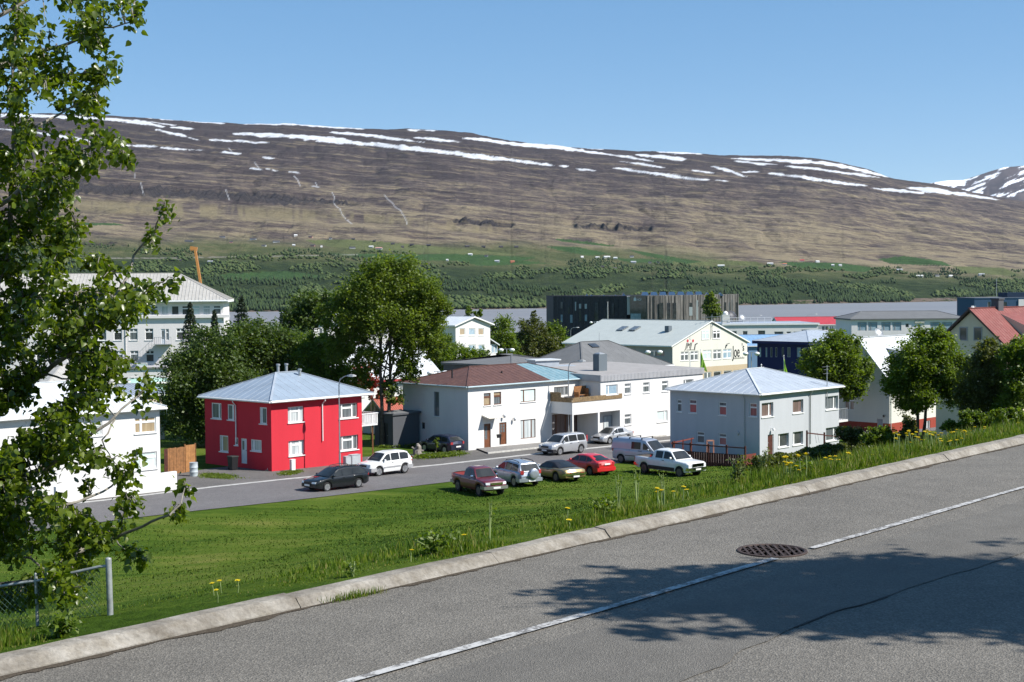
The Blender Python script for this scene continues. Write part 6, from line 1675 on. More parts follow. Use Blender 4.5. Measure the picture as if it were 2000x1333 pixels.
def car(name, label, pos, heading, sp, group='parked vehicles'):
    hd = Vector((heading[0], heading[1])).normalized()
    gzv = sp.get('gz'); z0 = gzv if gzv is not None else max(ground_z(pos[0], pos[1]), street_z(pos[0], pos[1]) + 0.03 if sp.get('road', False) else -99)
    root = empty(name, (pos[0], pos[1], z0), label, sp.get('cat', 'car'), group, rz=math.atan2(hd.y, hd.x))
    L, W = sp['L'], sp['W']; hw = W / 2; rw = sp['rw']; xf, xr = sp['wx']
    top = sp['top']           # body top line (x, z), front to rear descending x allowed any order ascending
    gc = sp['gc']; ra = rw + 0.07
    body = sp['paint']
    xs = sorted(set([round(v, 3) for v in np.linspace(-L / 2, L / 2, 44)] + [round(xf + ra * math.cos(k * math.pi / 10), 3) for k in range(11)] + [round(xr + ra * math.cos(k * math.pi / 10), 3) for k in range(11)]))
    bed = sp.get('bed')
    rows = [(0.0, 0.955), (0.10, 0.985), (0.45, 1.0), (0.78, 0.985), (0.93, 0.955), (1.0, 0.90)]
    def plan(x):
        e = max(0.0, (abs(x) - (L / 2 - sp.get('cr', 0.55))) / sp.get('cr', 0.55))
        return hw * (1 - sp.get('taper', 0.16) * e ** 2.2)
    def zbot(x):
        z = gc
        e = max(0.0, (abs(x) - (L / 2 - 0.5)) / 0.5); z += 0.10 * e
        for xw in (xf, xr):
            d2 = ra * ra - (x - xw) ** 2
            if d2 > 0: z = max(z, rw + math.sqrt(d2))
        return z
    grid = []
    for x in xs:
        zt = interp(top, x); zb = min(zbot(x), zt - 0.06); w_ = plan(x); sec = []
        for t, f_ in rows: sec.append((x, w_ * f_, zb + (zt - zb) * t))
        cr = sp.get('crown', 0.03)
        sec.append((x, w_ * 0.55, zt + cr)); sec.append((x, 0.0, zt + cr * 1.25))
        grid.append(sec)
    nx, nr = len(xs), len(grid[0]); v = []; f = []
    bow = sp.get('bow', 0.10)
    for sgn in (1, -1):
        b = len(v)
        for sec in grid:
            for (x, y, z) in sec:
                bx = x
                e = max(0, (abs(x) - (L / 2 - 0.4)) / 0.4)
                bx -= math.copysign(bow * e * (y / hw) ** 2, x)
                v.append((bx, y * sgn, z))
        for i in range(nx - 1):
            inbed = bed and bed[0] <= (xs[i] + xs[i + 1]) / 2 <= bed[1]
            for j in range(nr - 1):
                if inbed and j >= 5: continue
                q = (b + i * nr + j, b + (i + 1) * nr + j, b + (i + 1) * nr + j + 1, b + i * nr + j + 1)
                f.append(q if sgn < 0 else q[::-1])
    o2 = nx * nr
    for i in (0, nx - 1):
        ring = [i * nr + j for j in range(nr)] + [o2 + i * nr + j for j in reversed(range(nr - 1))]
        f.append(tuple(ring if i == 0 else ring[::-1]))
    me = bpy.data.meshes.new('body'); me.from_pydata(v, [], f); me.materials.append(body)
    me.polygons.foreach_set('use_smooth', [True] * len(me.polygons)); me.update()
    try: me.set_sharp_from_angle(angle=R(38))
    except Exception: pass
    bo = bpy.data.objects.new('body', me); bo.parent = root; COL.objects.link(bo)
    def part(nm, mb, mat, par=None, smooth=False): return mb.build(nm, mat, par or root, smooth=smooth, local=True)
    mb = MB(); mb.box(-L / 2 + 0.25, L / 2 - 0.25, -hw * 0.80, hw * 0.80, gc + 0.03, min(interp(top, 0), interp(top, xf)) - 0.12 if not bed else gc + 0.30); part('underbody', mb, M_WELL)
    if bed:
        zt = interp(top, (bed[0] + bed[1]) / 2); mb = MB(); w_ = hw * 0.90; wi = hw - 0.16; zf = zt - 0.46
        for s_ in (1, -1):
            mb.poly([(bed[0], w_ * s_, zt), (bed[1], w_ * s_, zt), (bed[1], wi * s_, zt), (bed[0], wi * s_, zt)])
            mb.poly([(bed[0], wi * s_, zt), (bed[1], wi * s_, zt), (bed[1], wi * s_, zf), (bed[0], wi * s_, zf)])
        mb.poly([(bed[0], -wi, zf), (bed[1], -wi, zf), (bed[1], wi, zf), (bed[0], wi, zf)])
        for x in bed: mb.poly([(x, -wi, zf), (x, wi, zf), (x, wi, zt), (x, -wi, zt)])
        part('load_bed', mb, sp.get('bedmat', body))
    # greenhouse
    g = sp['gh']   # list of (x, z) roof line from windscreen base to rear glass base (x descending)
    zbelt = sp['belt']; yb = hw * sp.get('gw', 0.90); yr = hw * sp.get('gr', 0.70); zr = max(p[1] for p in g)
    gx = sorted(g); gl = np.linspace(gx[0][0], gx[-1][0], 30).tolist() + [p[0] for p in gx]; gl = sorted(set(round(q, 4) for q in gl))
    def sidey(z): return yb + (yr - yb) * max(0.0, (z - zbelt)) / (zr - zbelt)
    v = []; f = []; nr = 7
    for x in gl:
        z1 = interp(gx, x)
        for t in (0, 0.5, 0.92):
            z = zbelt - 0.03 + (z1 - zbelt + 0.03) * t; v.append((x, sidey(z), z))
        y1 = sidey(z1)
        for fr_, dz in ((0.955, 0.0), (0.82, 0.025), (0.45, 0.045), (0.0, 0.05)):
            v.append((x, y1 * fr_, z1 + dz * (1 if z1 > zr - 0.25 else 0.5)))
    n1 = len(v)
    v = v + [(x, -y, z) for x, y, z in v]
    for k in (0, n1):
        for i in range(len(gl) - 1):
            for j in range(nr - 1):
                q = (k + i * nr + j, k + (i + 1) * nr + j, k + (i + 1) * nr + j + 1, k + i * nr + j + 1); f.append(q[::-1] if k == 0 else q)
    for i in (0, len(gl) - 1):
        ring = [i * nr + j for j in range(nr)] + [n1 + i * nr + j for j in reversed(range(nr - 1))]; f.append(tuple(ring))
    me = bpy.data.meshes.new('cabin'); me.from_pydata(v, [], f); me.materials.append(sp.get('roofmat', body))
    me.polygons.foreach_set('use_smooth', [True] * len(me.polygons)); me.update()
    try: me.set_sharp_from_angle(angle=R(35))
    except Exception: pass
    cb = bpy.data.objects.new('cabin', me); cb.parent = root; COL.objects.link(cb)
    # glass
    for (xa, xb) in sp['side']:
        for s_ in (1, -1):
            lo = []; hi = []
            for x in np.linspace(xa, xb, 9):
                z1 = interp(gx, x) - sp.get('gtop', 0.085); z0_ = zbelt + 0.035
                z1 = max(z1, z0_ + 0.004)
                lo.append((x, (sidey(z0_) + 0.012) * s_, z0_)); hi.append((x, (sidey(z1) + 0.012) * s_, z1))
            mb = MB()
            for k in range(8): mb.poly([lo[k], lo[k + 1], hi[k + 1], hi[k]] if s_ < 0 else [hi[k], hi[k + 1], lo[k + 1], lo[k]])
            part('side_window', mb, M_GLASS, cb)
    def slope_glass(nm, xa, za, xb, zb_, t0, t1, inset):
        mb = MB(); m_ = 6
        d_ = Vector((xb - xa, 0, zb_ - za)); nv = Vector((-d_.z, 0, d_.x)).normalized()
        if nv.z < 0: nv = -nv
        for k in range(m_):
            p0 = lerp(t0, t1, k / m_); p1 = lerp(t0, t1, (k + 1) / m_)
            qs = []
            for t in (p0, p1):
                x = lerp(xa, xb, t); z = lerp(za, zb_, t); y = sidey(z) * 0.955 - inset
                qs.append([(x + nv.x * c_, y * e_, z + nv.z * c_) for e_, c_ in ((1, 0.016), (0.5, 0.05), (-0.5, 0.05), (-1, 0.016))])
            for e in range(3): mb.poly([qs[0][e], qs[0][e + 1], qs[1][e + 1], qs[1][e]])
        part(nm, mb, M_GLASS, cb)
    w0, w1 = sp['ws']; slope_glass('windscreen', w0[0], w0[1], w1[0], w1[1], 0.06, 0.93, 0.05)
    if 'rs' in sp:
        r0, r1 = sp['rs']; slope_glass('rear_window', r0[0], r0[1], r1[0], r1[1], sp.get('rt', (0.10, 0.9))[0], sp.get('rt', (0.1, 0.9))[1], sp.get('rin', 0.07))
    # wheels
    rim = sp.get('rim', M_RIM)
    for xw in (xf, xr):
        for s_ in (1, -1):
            yo = hw - 0.02; mb = MB(); wd = sp.get('tw', 0.20)
            y0 = (yo - wd) if s_ > 0 else -yo; 
            mb.lathe((xw, y0, rw), [(rw * 0.60, 0), (rw * 0.93, 0.0), (rw, 0.03), (rw, wd - 0.03), (rw * 0.93, wd), (rw * 0.60, wd)], 22, axis='y')
            wh = part('wheel', mb, M_TYRE, smooth=True)
            mb = MB(); yc = (yo + 0.004) * s_; rr = rw * 0.66
            mb.lathe((xw, yc - 0.03 if s_ > 0 else yc, rw), [(rr * 0.86, 0.0), (rr, 0.0), (rr, 0.03), (rr * 0.86, 0.03)], 20, axis='y')
            ns = sp.get('spokes', 5)
            for k in range(ns):
                a = 2 * math.pi * k / ns + 0.3; c_, s2 = math.cos(a), math.sin(a); wv = 0.16 * rr
                p = [(xw + c_ * rr * 0.1 - s2 * wv, yc, rw + s2 * rr * 0.1 + c_ * wv), (xw + c_ * rr * 0.1 + s2 * wv, yc, rw + s2 * rr * 0.1 - c_ * wv), (xw + c_ * rr * 0.95 + s2 * wv * 1.1, yc, rw + s2 * rr * 0.95 - c_ * wv * 1.1), (xw + c_ * rr * 0.95 - s2 * wv * 1.1, yc, rw + s2 * rr * 0.95 + c_ * wv * 1.1)]
                mb.poly(p if s_ > 0 else p[::-1])
            part('rim', mb, rim, wh)
            mb = MB(); mb.lathe((xw, yc - 0.05 if s_ > 0 else yc + 0.02, rw), [(rr * 0.87, 0.0), (rr * 0.87, 0.03)], 16, axis='y'); part('brake_disc', mb, M_RIMD, wh)
    # ends: lamps, grille, bumper, plate
    nose = L / 2; zf = interp(top, nose - 0.02); wf = plan(nose - 0.12)
    hz = sp.get('hz', (0.62, 0.76)); hy = sp.get('hy', (0.52, 0.92))
    for s_ in (1, -1):
        mb = MB(); a_, b_ = wf * hy[0], wf * hy[1]
        xa = nose - bow * (a_ / hw) ** 2 + 0.012; xb = nose - bow * (b_ / hw) ** 2 - 0.02
        pts = [(xa, a_ * s_, hz[0]), (xb, b_ * s_, hz[0] + 0.01), (xb - 0.03, b_ * s_, hz[1]), (xa - 0.03, a_ * s_, hz[1] - 0.01)]
        back = [(x - 0.09, y, z) for x, y, z in pts]
        mb.add(pts + back, [(0, 1, 2, 3), (4, 7, 6, 5), (0, 4, 5, 1), (1, 5, 6, 2), (2, 6, 7, 3), (3, 7, 4, 0)]); part('headlight', mb, M_HEAD)
        xt = -L / 2; a_, b_ = sp.get('ty', (0.70, 0.97)); tz = sp.get('tz', (0.72, 0.92)); wt = plan(xt + 0.12)
        mb = MB(); xa = xt + bow * (wt * a_ / hw) ** 2 - 0.012; xb = xt + bow * (wt * b_ / hw) ** 2 + 0.01
        pts = [(xa, wt * a_ * s_, tz[0]), (xb, wt * b_ * s_, tz[0]), (xb, wt * b_ * s_, tz[1]), (xa, wt * a_ * s_, tz[1])]
        back = [(x + 0.12, y * (1.0), z) for x, y, z in pts]
        mb.add(pts + back, [(0, 3, 2, 1), (4, 5, 6, 7), (0, 1, 5, 4), (1, 2, 6, 5), (2, 3, 7, 6), (3, 0, 4, 7)]); part('tail_light', mb, M_TAIL)
        mx, mz = sp.get('mirror', (w0[0] - 0.38, zbelt + 0.09)); mb = MB()
        mb.lathe((mx, s_ * (yb + 0.12) - 0.09, mz), [(0.03, 0.0), (0.075, 0.03), (0.08, 0.15), (0.03, 0.18)], 8, axis='y'); part('mirror', mb, sp.get('mirmat', body), smooth=True)
        for hx in sp.get('handles', (0.0, -0.95)):
            mb = MB(); mb.box(hx - 0.10, hx + 0.06, (hw * 0.985) * s_ - 0.02, (hw * 0.985) * s_ + 0.02, zbelt - 0.12, zbelt - 0.085); part('door_handle', mb, sp.get('handmat', M_TRIM))
        for dx in sp.get('gaps', (w0[0] - 0.30, -0.15, -1.15)):
            mb = MB(); yy = hw * 1.0 + 0.002; z0_, z1_ = gc + 0.18, zbelt - 0.02
            y_a, y_b = hw * 0.995, hw * 0.965
            mb.poly([(dx - 0.007, (y_a + 0.006) * s_, z0_), (dx + 0.007, (y_a + 0.006) * s_, z0_), (dx + 0.007, (y_b + 0.012) * s_, z1_), (dx - 0.007, (y_b + 0.012) * s_, z1_)]); part('door_gap', mb, M_TRIM)
    gz0, gz1 = sp.get('grille', (0.55, 0.70)); gyw = wf * sp.get('gry', 0.48)
    mb = MB(); mb.pbox((nose - 0.06, -gyw, gz0), (0.075, 0, 0), (0, 2 * gyw, 0), (0, 0, gz1 - gz0)); part('grille', mb, sp.get('grmat', M_TRIM))
    if sp.get('bumper'):
        bz0, bz1, bm = sp['bumper']
        for e, nm in ((1, 'front_bumper'), (-1, 'rear_bumper')):
            if nm == 'rear_bumper' and sp.get('norear'): continue
            mb = MB(); pts = []
            for k in range(9):
                y = (-1 + 2 * k / 8) * hw * 0.97; x = (L / 2 + 0.03 - bow * 1.15 * (y / hw) ** 2) * e; pts.append((x, y))
            for (x0, y0), (x1, y1) in zip(pts[:-1], pts[1:]):
                mb.add([(x0, y0, bz0), (x1, y1, bz0), (x1, y1, bz1), (x0, y0, bz1), (x0 - 0.16 * e, y0, bz0), (x1 - 0.16 * e, y1, bz0), (x1 - 0.16 * e, y1, bz1), (x0 - 0.16 * e, y0, bz1)], [(0, 1, 2, 3), (3, 2, 6, 7), (0, 4, 5, 1)])
            for s_, (x, y) in ((1, pts[-1]), (-1, pts[0])):
                mb.pbox((x - 0.55 * e, y - 0.03 * s_, bz0), (0.55 * e, 0, 0), (0, 0.05 * s_, 0), (0, 0, bz1 - bz0))
            part(nm, mb, bm)
    mb = MB(); pz = sp.get('plz', 0.42); mb.pbox((nose + 0.035, -0.26, pz), (0.012, 0, 0), (0, 0.52, 0), (0, 0, 0.115)); part('number_plate', mb, M_PLATE)
    mb = MB(); pz = sp.get('plzr', 0.62); mb.pbox((-L / 2 - sp.get('plxr', 0.03), -0.26, pz), (-0.012, 0, 0), (0, 0.52, 0), (0, 0, 0.115)); part('number_plate', mb, M_PLATE)
    if sp.get('clad'):
        c0, c1, cm = sp['clad']
        for s_ in (1, -1):
            mb = MB(); mb.box(xr + ra + 0.02, xf - ra - 0.02, min(hw * 0.985 * s_, (hw + 0.016) * s_), max(hw * 0.985 * s_, (hw + 0.016) * s_), c0, c1); part('side_cladding', mb, cm)
    if sp.get('rails'):
        for s_ in (1, -1):
            y = yr * 0.90 * s_; mb = MB(); xa, xb = sp['rails']; zz = lambda x: interp(gx, x) + 0.06
            mb.tube([(xa, y, zz(xa) - 0.03), (xa - 0.12, y, zz(xa - .12) + 0.03), ((xa + xb) / 2, y, zr + 0.10), (xb + 0.12, y, zz(xb + .12) + 0.03), (xb, y, zz(xb) - 0.03)], 0.025, 6); part('roof_rail', mb, M_TRIM, cb)
    for x in sp.get('bars', ()):
        mb = MB(); mb.beam((x, -yr * 0.95, zr + 0.12), (x, yr * 0.95, zr + 0.12), 0.05, 0.04)
        for s_ in (1, -1): mb.box(x - 0.04, x + 0.04, yr * 0.93 * s_ - 0.03, yr * 0.93 * s_ + 0.03, zr - 0.03, zr + 0.14)
        part('roof_bar', mb, M_TRIM, cb)
    if sp.get('spare'):
        sy, sz, sr = sp['spare']; mb = MB(); mb.lathe((-L / 2 - 0.20, sy, sz), [(sr * 0.35, -0.01), (sr * 0.8, 0.0), (sr * 0.97, 0.04), (sr, 0.10), (sr, 0.22), (sr * 0.8, 0.25)], 26, axis='x'); part('spare_wheel_cover', mb, body, smooth=True)
    root['_w'] = 0; del root['_w']
    return root, part

def mid_of(px0, py0, px1, py1, side, half, road=True):
    """wheel contact points of the near side -> centre and direction (from first to second)"""
    return None

silver = paint('silver_paint', (0.46, 0.47, 0.49), 0.5); silverb = paint('silver_blue_paint', (0.36, 0.40, 0.46), 0.5)
whitep = paint('white_paint', (0.74, 0.74, 0.73)); blackp = paint('black_paint', (0.006, 0.008, 0.010)); blackp.node_tree.nodes['Principled BSDF'].inputs['Specular IOR Level'].default_value = 0.15
maroon = paint('maroon_paint', (0.11, 0.007, 0.013)); redp = paint('red_paint', (0.52, 0.012, 0.016)); navyp = paint('navy_paint', (0.012, 0.015, 0.04), 0.2)
goldp = paint('old_gold_paint', (0.27, 0.205, 0.085), 0.45); vinyl = plain('black_vinyl_roof', (0.016, 0.016, 0.02), 0.5)
greyclad = plain('grey_cladding', (0.30, 0.30, 0.31), 0.6)
SD = Vector((math.sin(R(44)), math.cos(R(44))))             # along the street, away to the right
SN = Vector((SD.y, -SD.x))                                  # towards the camera side

def spot(px, py, hd, ax, ay):
    """ground point px,py is the contact patch at local (ax, ay) of the car -> centre"""
    p = gg(px, py, 60, 200); h = Vector(hd).normalized(); l = Vector((-h.y, h.x))
    return (p.x - h.x * ax - l.x * ay, p.y - h.y * ax - l.y * ay)

SEDAN_TOP = lambda L, zf, zc, zd, zt: [(-L / 2, zt), (-L / 2 + 0.10, zd - 0.02), (-L / 2 + 0.45, zd), (-0.9, zc), (0.75, zc), (1.3, zc - 0.05), (L / 2 - 0.35, zf + 0.06), (L / 2 - 0.06, zf - 0.03), (L / 2, zf - 0.15)]

# black estate on the street, nose to the left
h_ = -SD
car('black_estate_car', 'black estate car on the street in front of the red house', spot(640, 961.5, h_, 1.36, 0.86), h_, dict(road=True, L=4.68, W=1.73, rw=0.315, wx=(1.36, -1.31), gc=0.22, paint=blackp, belt=0.90,
    top=[(-2.34, 0.80), (-2.28, 0.92), (-1.6, 0.93), (0.9, 0.92), (1.35, 0.88), (2.0, 0.78), (2.28, 0.68), (2.34, 0.55)], gh=[(1.22, 0.90), (0.28, 1.40), (-0.3, 1.455), (-1.4, 1.42), (-1.72, 1.36), (-2.22, 0.92)],
    ws=((1.22, 0.90), (0.28, 1.40)), rs=((-2.22, 0.92), (-1.72, 1.36)), side=[(1.02, 0.10), (0.02, -0.80), (-0.88, -1.90)], hz=(0.58, 0.70), tz=(0.78, 0.93), rails=(0.1, -1.5), handmat=blackp))
# white SUV behind it
car('white_compact_suv', 'white compact off-roader with sunroof parked beside the red house', spot(741.4, 931.5, h_, 1.24, 0.86), h_, dict(road=True, L=4.15, W=1.73, rw=0.35, wx=(1.24, -1.22), gc=0.27, paint=whitep, belt=1.02,
    top=[(-2.07, 0.90), (-2.02, 1.04), (-1.0, 1.05), (0.8, 1.03), (1.2, 1.0), (1.8, 0.92), (2.03, 0.82), (2.07, 0.62)], gh=[(1.12, 1.02), (0.40, 1.58), (-0.2, 1.65), (-1.3, 1.62), (-1.62, 1.54), (-1.98, 1.04)],
    ws=((1.12, 1.02), (0.40, 1.58)), rs=((-1.98, 1.04), (-1.62, 1.54)), side=[(0.95, 0.10), (0.02, -0.75), (-0.83, -1.62)], hz=(0.74, 0.90), tz=(0.85, 1.15), grille=(0.70, 0.84), bumper=(0.36, 0.62, greyclad), clad=(0.55, 0.66, greyclad), crown=0.05))
# silver SUV before the white house
car('silver_suv', 'silver off-roader on the street before the timber balcony', spot(1094.8, 891, h_, 1.31, 0.89), h_, dict(road=True, L=4.57, W=1.78, rw=0.34, wx=(1.31, -1.31), gc=0.27, paint=silver, belt=1.03,
    top=[(-2.28, 0.90), (-2.24, 1.05), (-1.0, 1.06), (0.8, 1.05), (1.3, 1.02), (1.95, 0.93), (2.22, 0.82), (2.28, 0.62)], gh=[(1.26, 1.03), (0.52, 1.58), (0.0, 1.66), (-1.6, 1.64), (-1.92, 1.58), (-2.20, 1.06)],
    ws=((1.26, 1.03), (0.52, 1.58)), rs=((-2.2, 1.06), (-1.92, 1.58)), side=[(1.08, 0.18), (0.08, -0.88), (-1.02, -1.88)], hz=(0.72, 0.90), grille=(0.68, 0.82), tz=(0.95, 1.45), ty=(0.88, 0.99), bumper=(0.33, 0.56, M_TRIM), norear=True, crown=0.05))
# silver saloon beyond it
car('silver_saloon', 'silver saloon parked by the pavement behind the van', spot(1193, 868.5, h_, 1.2, 0.84), h_, dict(road=True, L=4.45, W=1.70, rw=0.30, wx=(1.30, -1.32), gc=0.20, paint=silver, belt=0.88,
    top=[(-2.22, 0.72), (-2.16, 0.93), (-1.5, 0.95), (0.9, 0.90), (1.4, 0.84), (2.0, 0.72), (2.2, 0.62), (2.22, 0.5)], gh=[(1.15, 0.88), (0.28, 1.35), (-0.3, 1.40), (-0.95, 1.36), (-1.62, 0.95)],
    ws=((1.15, 0.88), (0.28, 1.35)), rs=((-1.62, 0.95), (-0.95, 1.36)), side=[(0.92, 0.08), (0.0, -0.75)], hz=(0.56, 0.68)))
# dark hatchback in the shade of the white house
hv = WH.vv
car('dark_blue_hatchback', 'dark blue hatchback in shade against the wall of the white house', spot(889, 886, hv, -1.9, 0.2), hv, dict(L=4.15, W=1.73, rw=0.31, wx=(1.25, -1.27), gc=0.2, paint=navyp, belt=0.92,
    top=[(-2.07, 0.75), (-2.02, 0.98), (-1.2, 0.97), (0.9, 0.94), (1.4, 0.88), (1.9, 0.76), (2.05, 0.62), (2.07, 0.5)], gh=[(1.2, 0.92), (0.35, 1.40), (-0.3, 1.47), (-1.2, 1.42), (-1.5, 1.34), (-1.98, 0.97)],
    ws=((1.2, 0.92), (0.35, 1.40)), rs=((-1.98, 0.97), (-1.5, 1.34)), side=[(1.0, 0.1), (0.02, -0.75), (-0.83, -1.5)], tz=(0.75, 0.95), plzr=0.5))
# maroon pickup on the lawn
hm = Vector((0.50, -0.866))
car('maroon_pickup', 'maroon pickup truck on the grass, leftmost of the row', spot(934, 969.5, hm, 1.5, -0.86), hm, dict(L=4.85, W=1.75, rw=0.37, wx=(1.52, -1.35), gc=0.36, paint=maroon, belt=1.13, cat='pickup',
    top=[(-2.42, 1.10), (-2.38, 1.13), (0.55, 1.13), (1.0, 1.12), (1.4, 1.09), (2.1, 1.01), (2.36, 0.92), (2.42, 0.72)], bed=(-2.34, -0.62), bedmat=paint('maroon_bed', (0.26, 0.05, 0.05)),
    gh=[(1.12, 1.12), (0.55, 1.66), (0.2, 1.72), (-0.32, 1.70), (-0.52, 1.60), (-0.60, 1.14)], ws=((1.12, 1.12), (0.55, 1.66)), rs=((-0.60, 1.14), (-0.52, 1.60)), side=[(0.95, 0.22), (0.14, -0.48)], hz=(0.80, 0.95), hy=(0.60, 0.94),
    grille=(0.80, 0.93), grmat=M_CHROME, gry=0.54, bumper=(0.50, 0.70, plain('grey_chrome', (0.34, 0.36, 0.34), 0.3, 0.6)), rim=M_RIMD, plz=0.55, plzr=0.6, tz=(0.82, 1.05), mirmat=M_CHROME, handles=(0.30,), gaps=(0.95, -0.15), crown=0.04, tw=0.24))
hb = -hm
car('silver_spare_wheel_suv', 'silver-blue off-roader with spare wheel on its tailgate beside the maroon pickup', spot(1004, 951, hb, -1.28, 0.85), hb, dict(L=4.40, W=1.82, rw=0.35, wx=(1.28, -1.28), gc=0.28, paint=silverb, belt=1.05,
    top=[(-2.20, 0.75), (-2.16, 1.0), (-2.05, 1.08), (0.8, 1.06), (1.3, 1.03), (1.9, 0.93), (2.15, 0.82), (2.2, 0.6)], gh=[(1.30, 1.05), (0.45, 1.58), (-0.1, 1.67), (-1.4, 1.63), (-1.75, 1.56), (-2.10, 1.08)],
    ws=((1.3, 1.05), (0.45, 1.58)), rs=((-2.10, 1.08), (-1.75, 1.56)), side=[(1.05, 0.12), (0.02, -0.82), (-0.90, -1.66)], tz=(0.92, 1.16), rails=(0.3, -1.5), spare=(-0.14, 0.93, 0.36), bumper=(0.40, 0.62, silverb), plzr=0.42, plxr=0.05, rt=(0.08, 0.95), rin=0.04, crown=0.05))
hg = Vector((-0.56, 0.83))
car('gold_coupe', 'old gold seventies coupe with black roof on the grass', spot(1088, 941, hg, -1.42, 0.86), hg, dict(L=5.05, W=1.92, rw=0.33, wx=(1.45, -1.35), gc=0.26, paint=goldp, roofmat=vinyl, belt=0.88,
    top=[(-2.52, 0.70), (-2.48, 0.86), (-1.9, 0.93), (-1.2, 0.95), (-0.5, 0.88), (0.9, 0.87), (1.6, 0.86), (2.4, 0.80), (2.52, 0.62)], gh=[(0.95, 0.87), (0.20, 1.27), (-0.2, 1.31), (-0.8, 1.27), (-1.72, 0.93)], gr=0.66,
    ws=((0.95, 0.87), (0.20, 1.27)), rs=((-1.72, 0.93), (-0.80, 1.27)), side=[(0.75, -0.30), (-0.36, -0.80)], tz=(0.58, 0.68), ty=(0.45, 0.9), bumper=(0.52, 0.66, M_CHROME), plzr=0.38, rim=M_RIMD, handles=(-0.35,), gaps=(0.85, -0.55), taper=0.10, cr=0.4, rin=0.10, mirmat=M_CHROME))
hr = Vector((-0.60, 0.80))
car('red_liftback', 'bright red liftback on the grass between the coupe and the van', spot(1152, 928.5, hr, -1.30, 0.87), hr, dict(L=4.51, W=1.75, rw=0.315, wx=(1.30, -1.25), gc=0.20, paint=redp, belt=0.92,
    top=[(-2.25, 0.78), (-2.20, 1.0), (-1.7, 1.03), (-0.9, 0.97), (0.9, 0.93), (1.4, 0.88), (2.0, 0.76), (2.2, 0.64), (2.25, 0.5)], gh=[(1.25, 0.92), (0.35, 1.38), (-0.3, 1.43), (-0.95, 1.38), (-1.95, 1.03)],
    ws=((1.25, 0.92), (0.35, 1.38)), rs=((-1.95, 1.03), (-0.95, 1.38)), side=[(1.02, 0.10), (0.02, -0.72), (-0.80, -1.35)], tz=(0.80, 0.95), ty=(0.68, 0.97), plzr=0.80, plxr=0.0, rim=M_RIMD, bumper=(0.36, 0.60, redp)))
hw_ = Vector((0.64, -0.77))
wp, part = car('white_pickup', 'white extended-cab pickup with chrome grille parked by the terrace screen', spot(1327, 931.5, hw_, 1.85, -0.95), hw_, dict(L=5.55, W=1.95, rw=0.38, wx=(1.82, -1.72), gc=0.36, paint=whitep, belt=1.20, cat='pickup',
    top=[(-2.77, 1.16), (-2.72, 1.20), (0.85, 1.20), (1.3, 1.19), (1.7, 1.16), (2.5, 1.10), (2.72, 1.03), (2.77, 0.75)], bed=(-2.68, -0.98), bedmat=plain('bed_dark', (0.10, 0.09, 0.085), 0.7),
    gh=[(1.42, 1.19), (0.80, 1.76), (0.4, 1.82), (-0.6, 1.80), (-0.85, 1.70), (-0.94, 1.21)], ws=((1.42, 1.19), (0.80, 1.76)), rs=((-0.94, 1.21), (-0.85, 1.70)), side=[(1.22, 0.20), (0.08, -0.62)], hz=(0.84, 1.0), hy=(0.66, 0.95),
    grille=(0.80, 1.03), grmat=M_CHROME, gry=0.62, bumper=(0.52, 0.74, M_CHROME), rim=M_RIMD, plz=0.56, tz=(0.8, 1.1), mirror=(1.0, 1.32), handles=(0.25,), gaps=(1.15, 0.05), taper=0.07, cr=0.35, bow=0.06, clad=(0.40, 0.66, M_TRIM), tw=0.26))
ld = MB()
ld.pbox((-2.2, -0.5, 0.80), (1.1, 0.2, 0.45), (0.0, 0.5, 0.1), (0, 0, 0.10)); ld.pbox((-1.9, -0.1, 0.85), (0.8, -0.1, 0.5), (0.1, 0.5, 0), (0, 0, 0.08))
p_ = ld.build('plank_load', plain('pale_timber', (0.62, 0.58, 0.50), 0.7), None, local=True)
p_.location = wp.location; p_.rotation_euler = wp.rotation_euler; tag(p_, 'pale boards heaped in the bed of the white pickup', 'boards')
hvn = Vector((0.76, -0.65))
car('silver_van', 'silver-grey panel van with roof bars behind the white pickup', spot(1214, 904.5, hvn, -1.35, -0.82), hvn, dict(L=4.72, W=1.80, rw=0.33, wx=(1.50, -1.40), gc=0.27, paint=paint('van_silver', (0.40, 0.43, 0.50), 0.4), belt=1.16, cat='van',
    top=[(-2.36, 1.12), (-2.32, 1.18), (1.2, 1.18), (1.6, 1.14), (2.1, 0.98), (2.32, 0.85), (2.36, 0.6)], gh=[(1.75, 1.10), (0.95, 1.86), (0.5, 1.96), (-1.9, 1.97), (-2.2, 1.92), (-2.32, 1.18)], gw=0.965, gr=0.86,
    ws=((1.75, 1.10), (0.95, 1.86)), rs=((-2.32, 1.18), (-2.2, 1.92)), side=[(1.50, 0.72), (0.50, -0.38)], bars=(0.55, -0.6, -1.8), gtop=0.22, hz=(0.70, 0.86), tz=(0.9, 1.3), ty=(0.88, 0.99), rim=M_RIMD, handles=(0.55, 0.38), gaps=(1.45, 0.60, -0.55), mirror=(1.30, 1.22), clad=(0.62, 0.67, M_TRIM)))
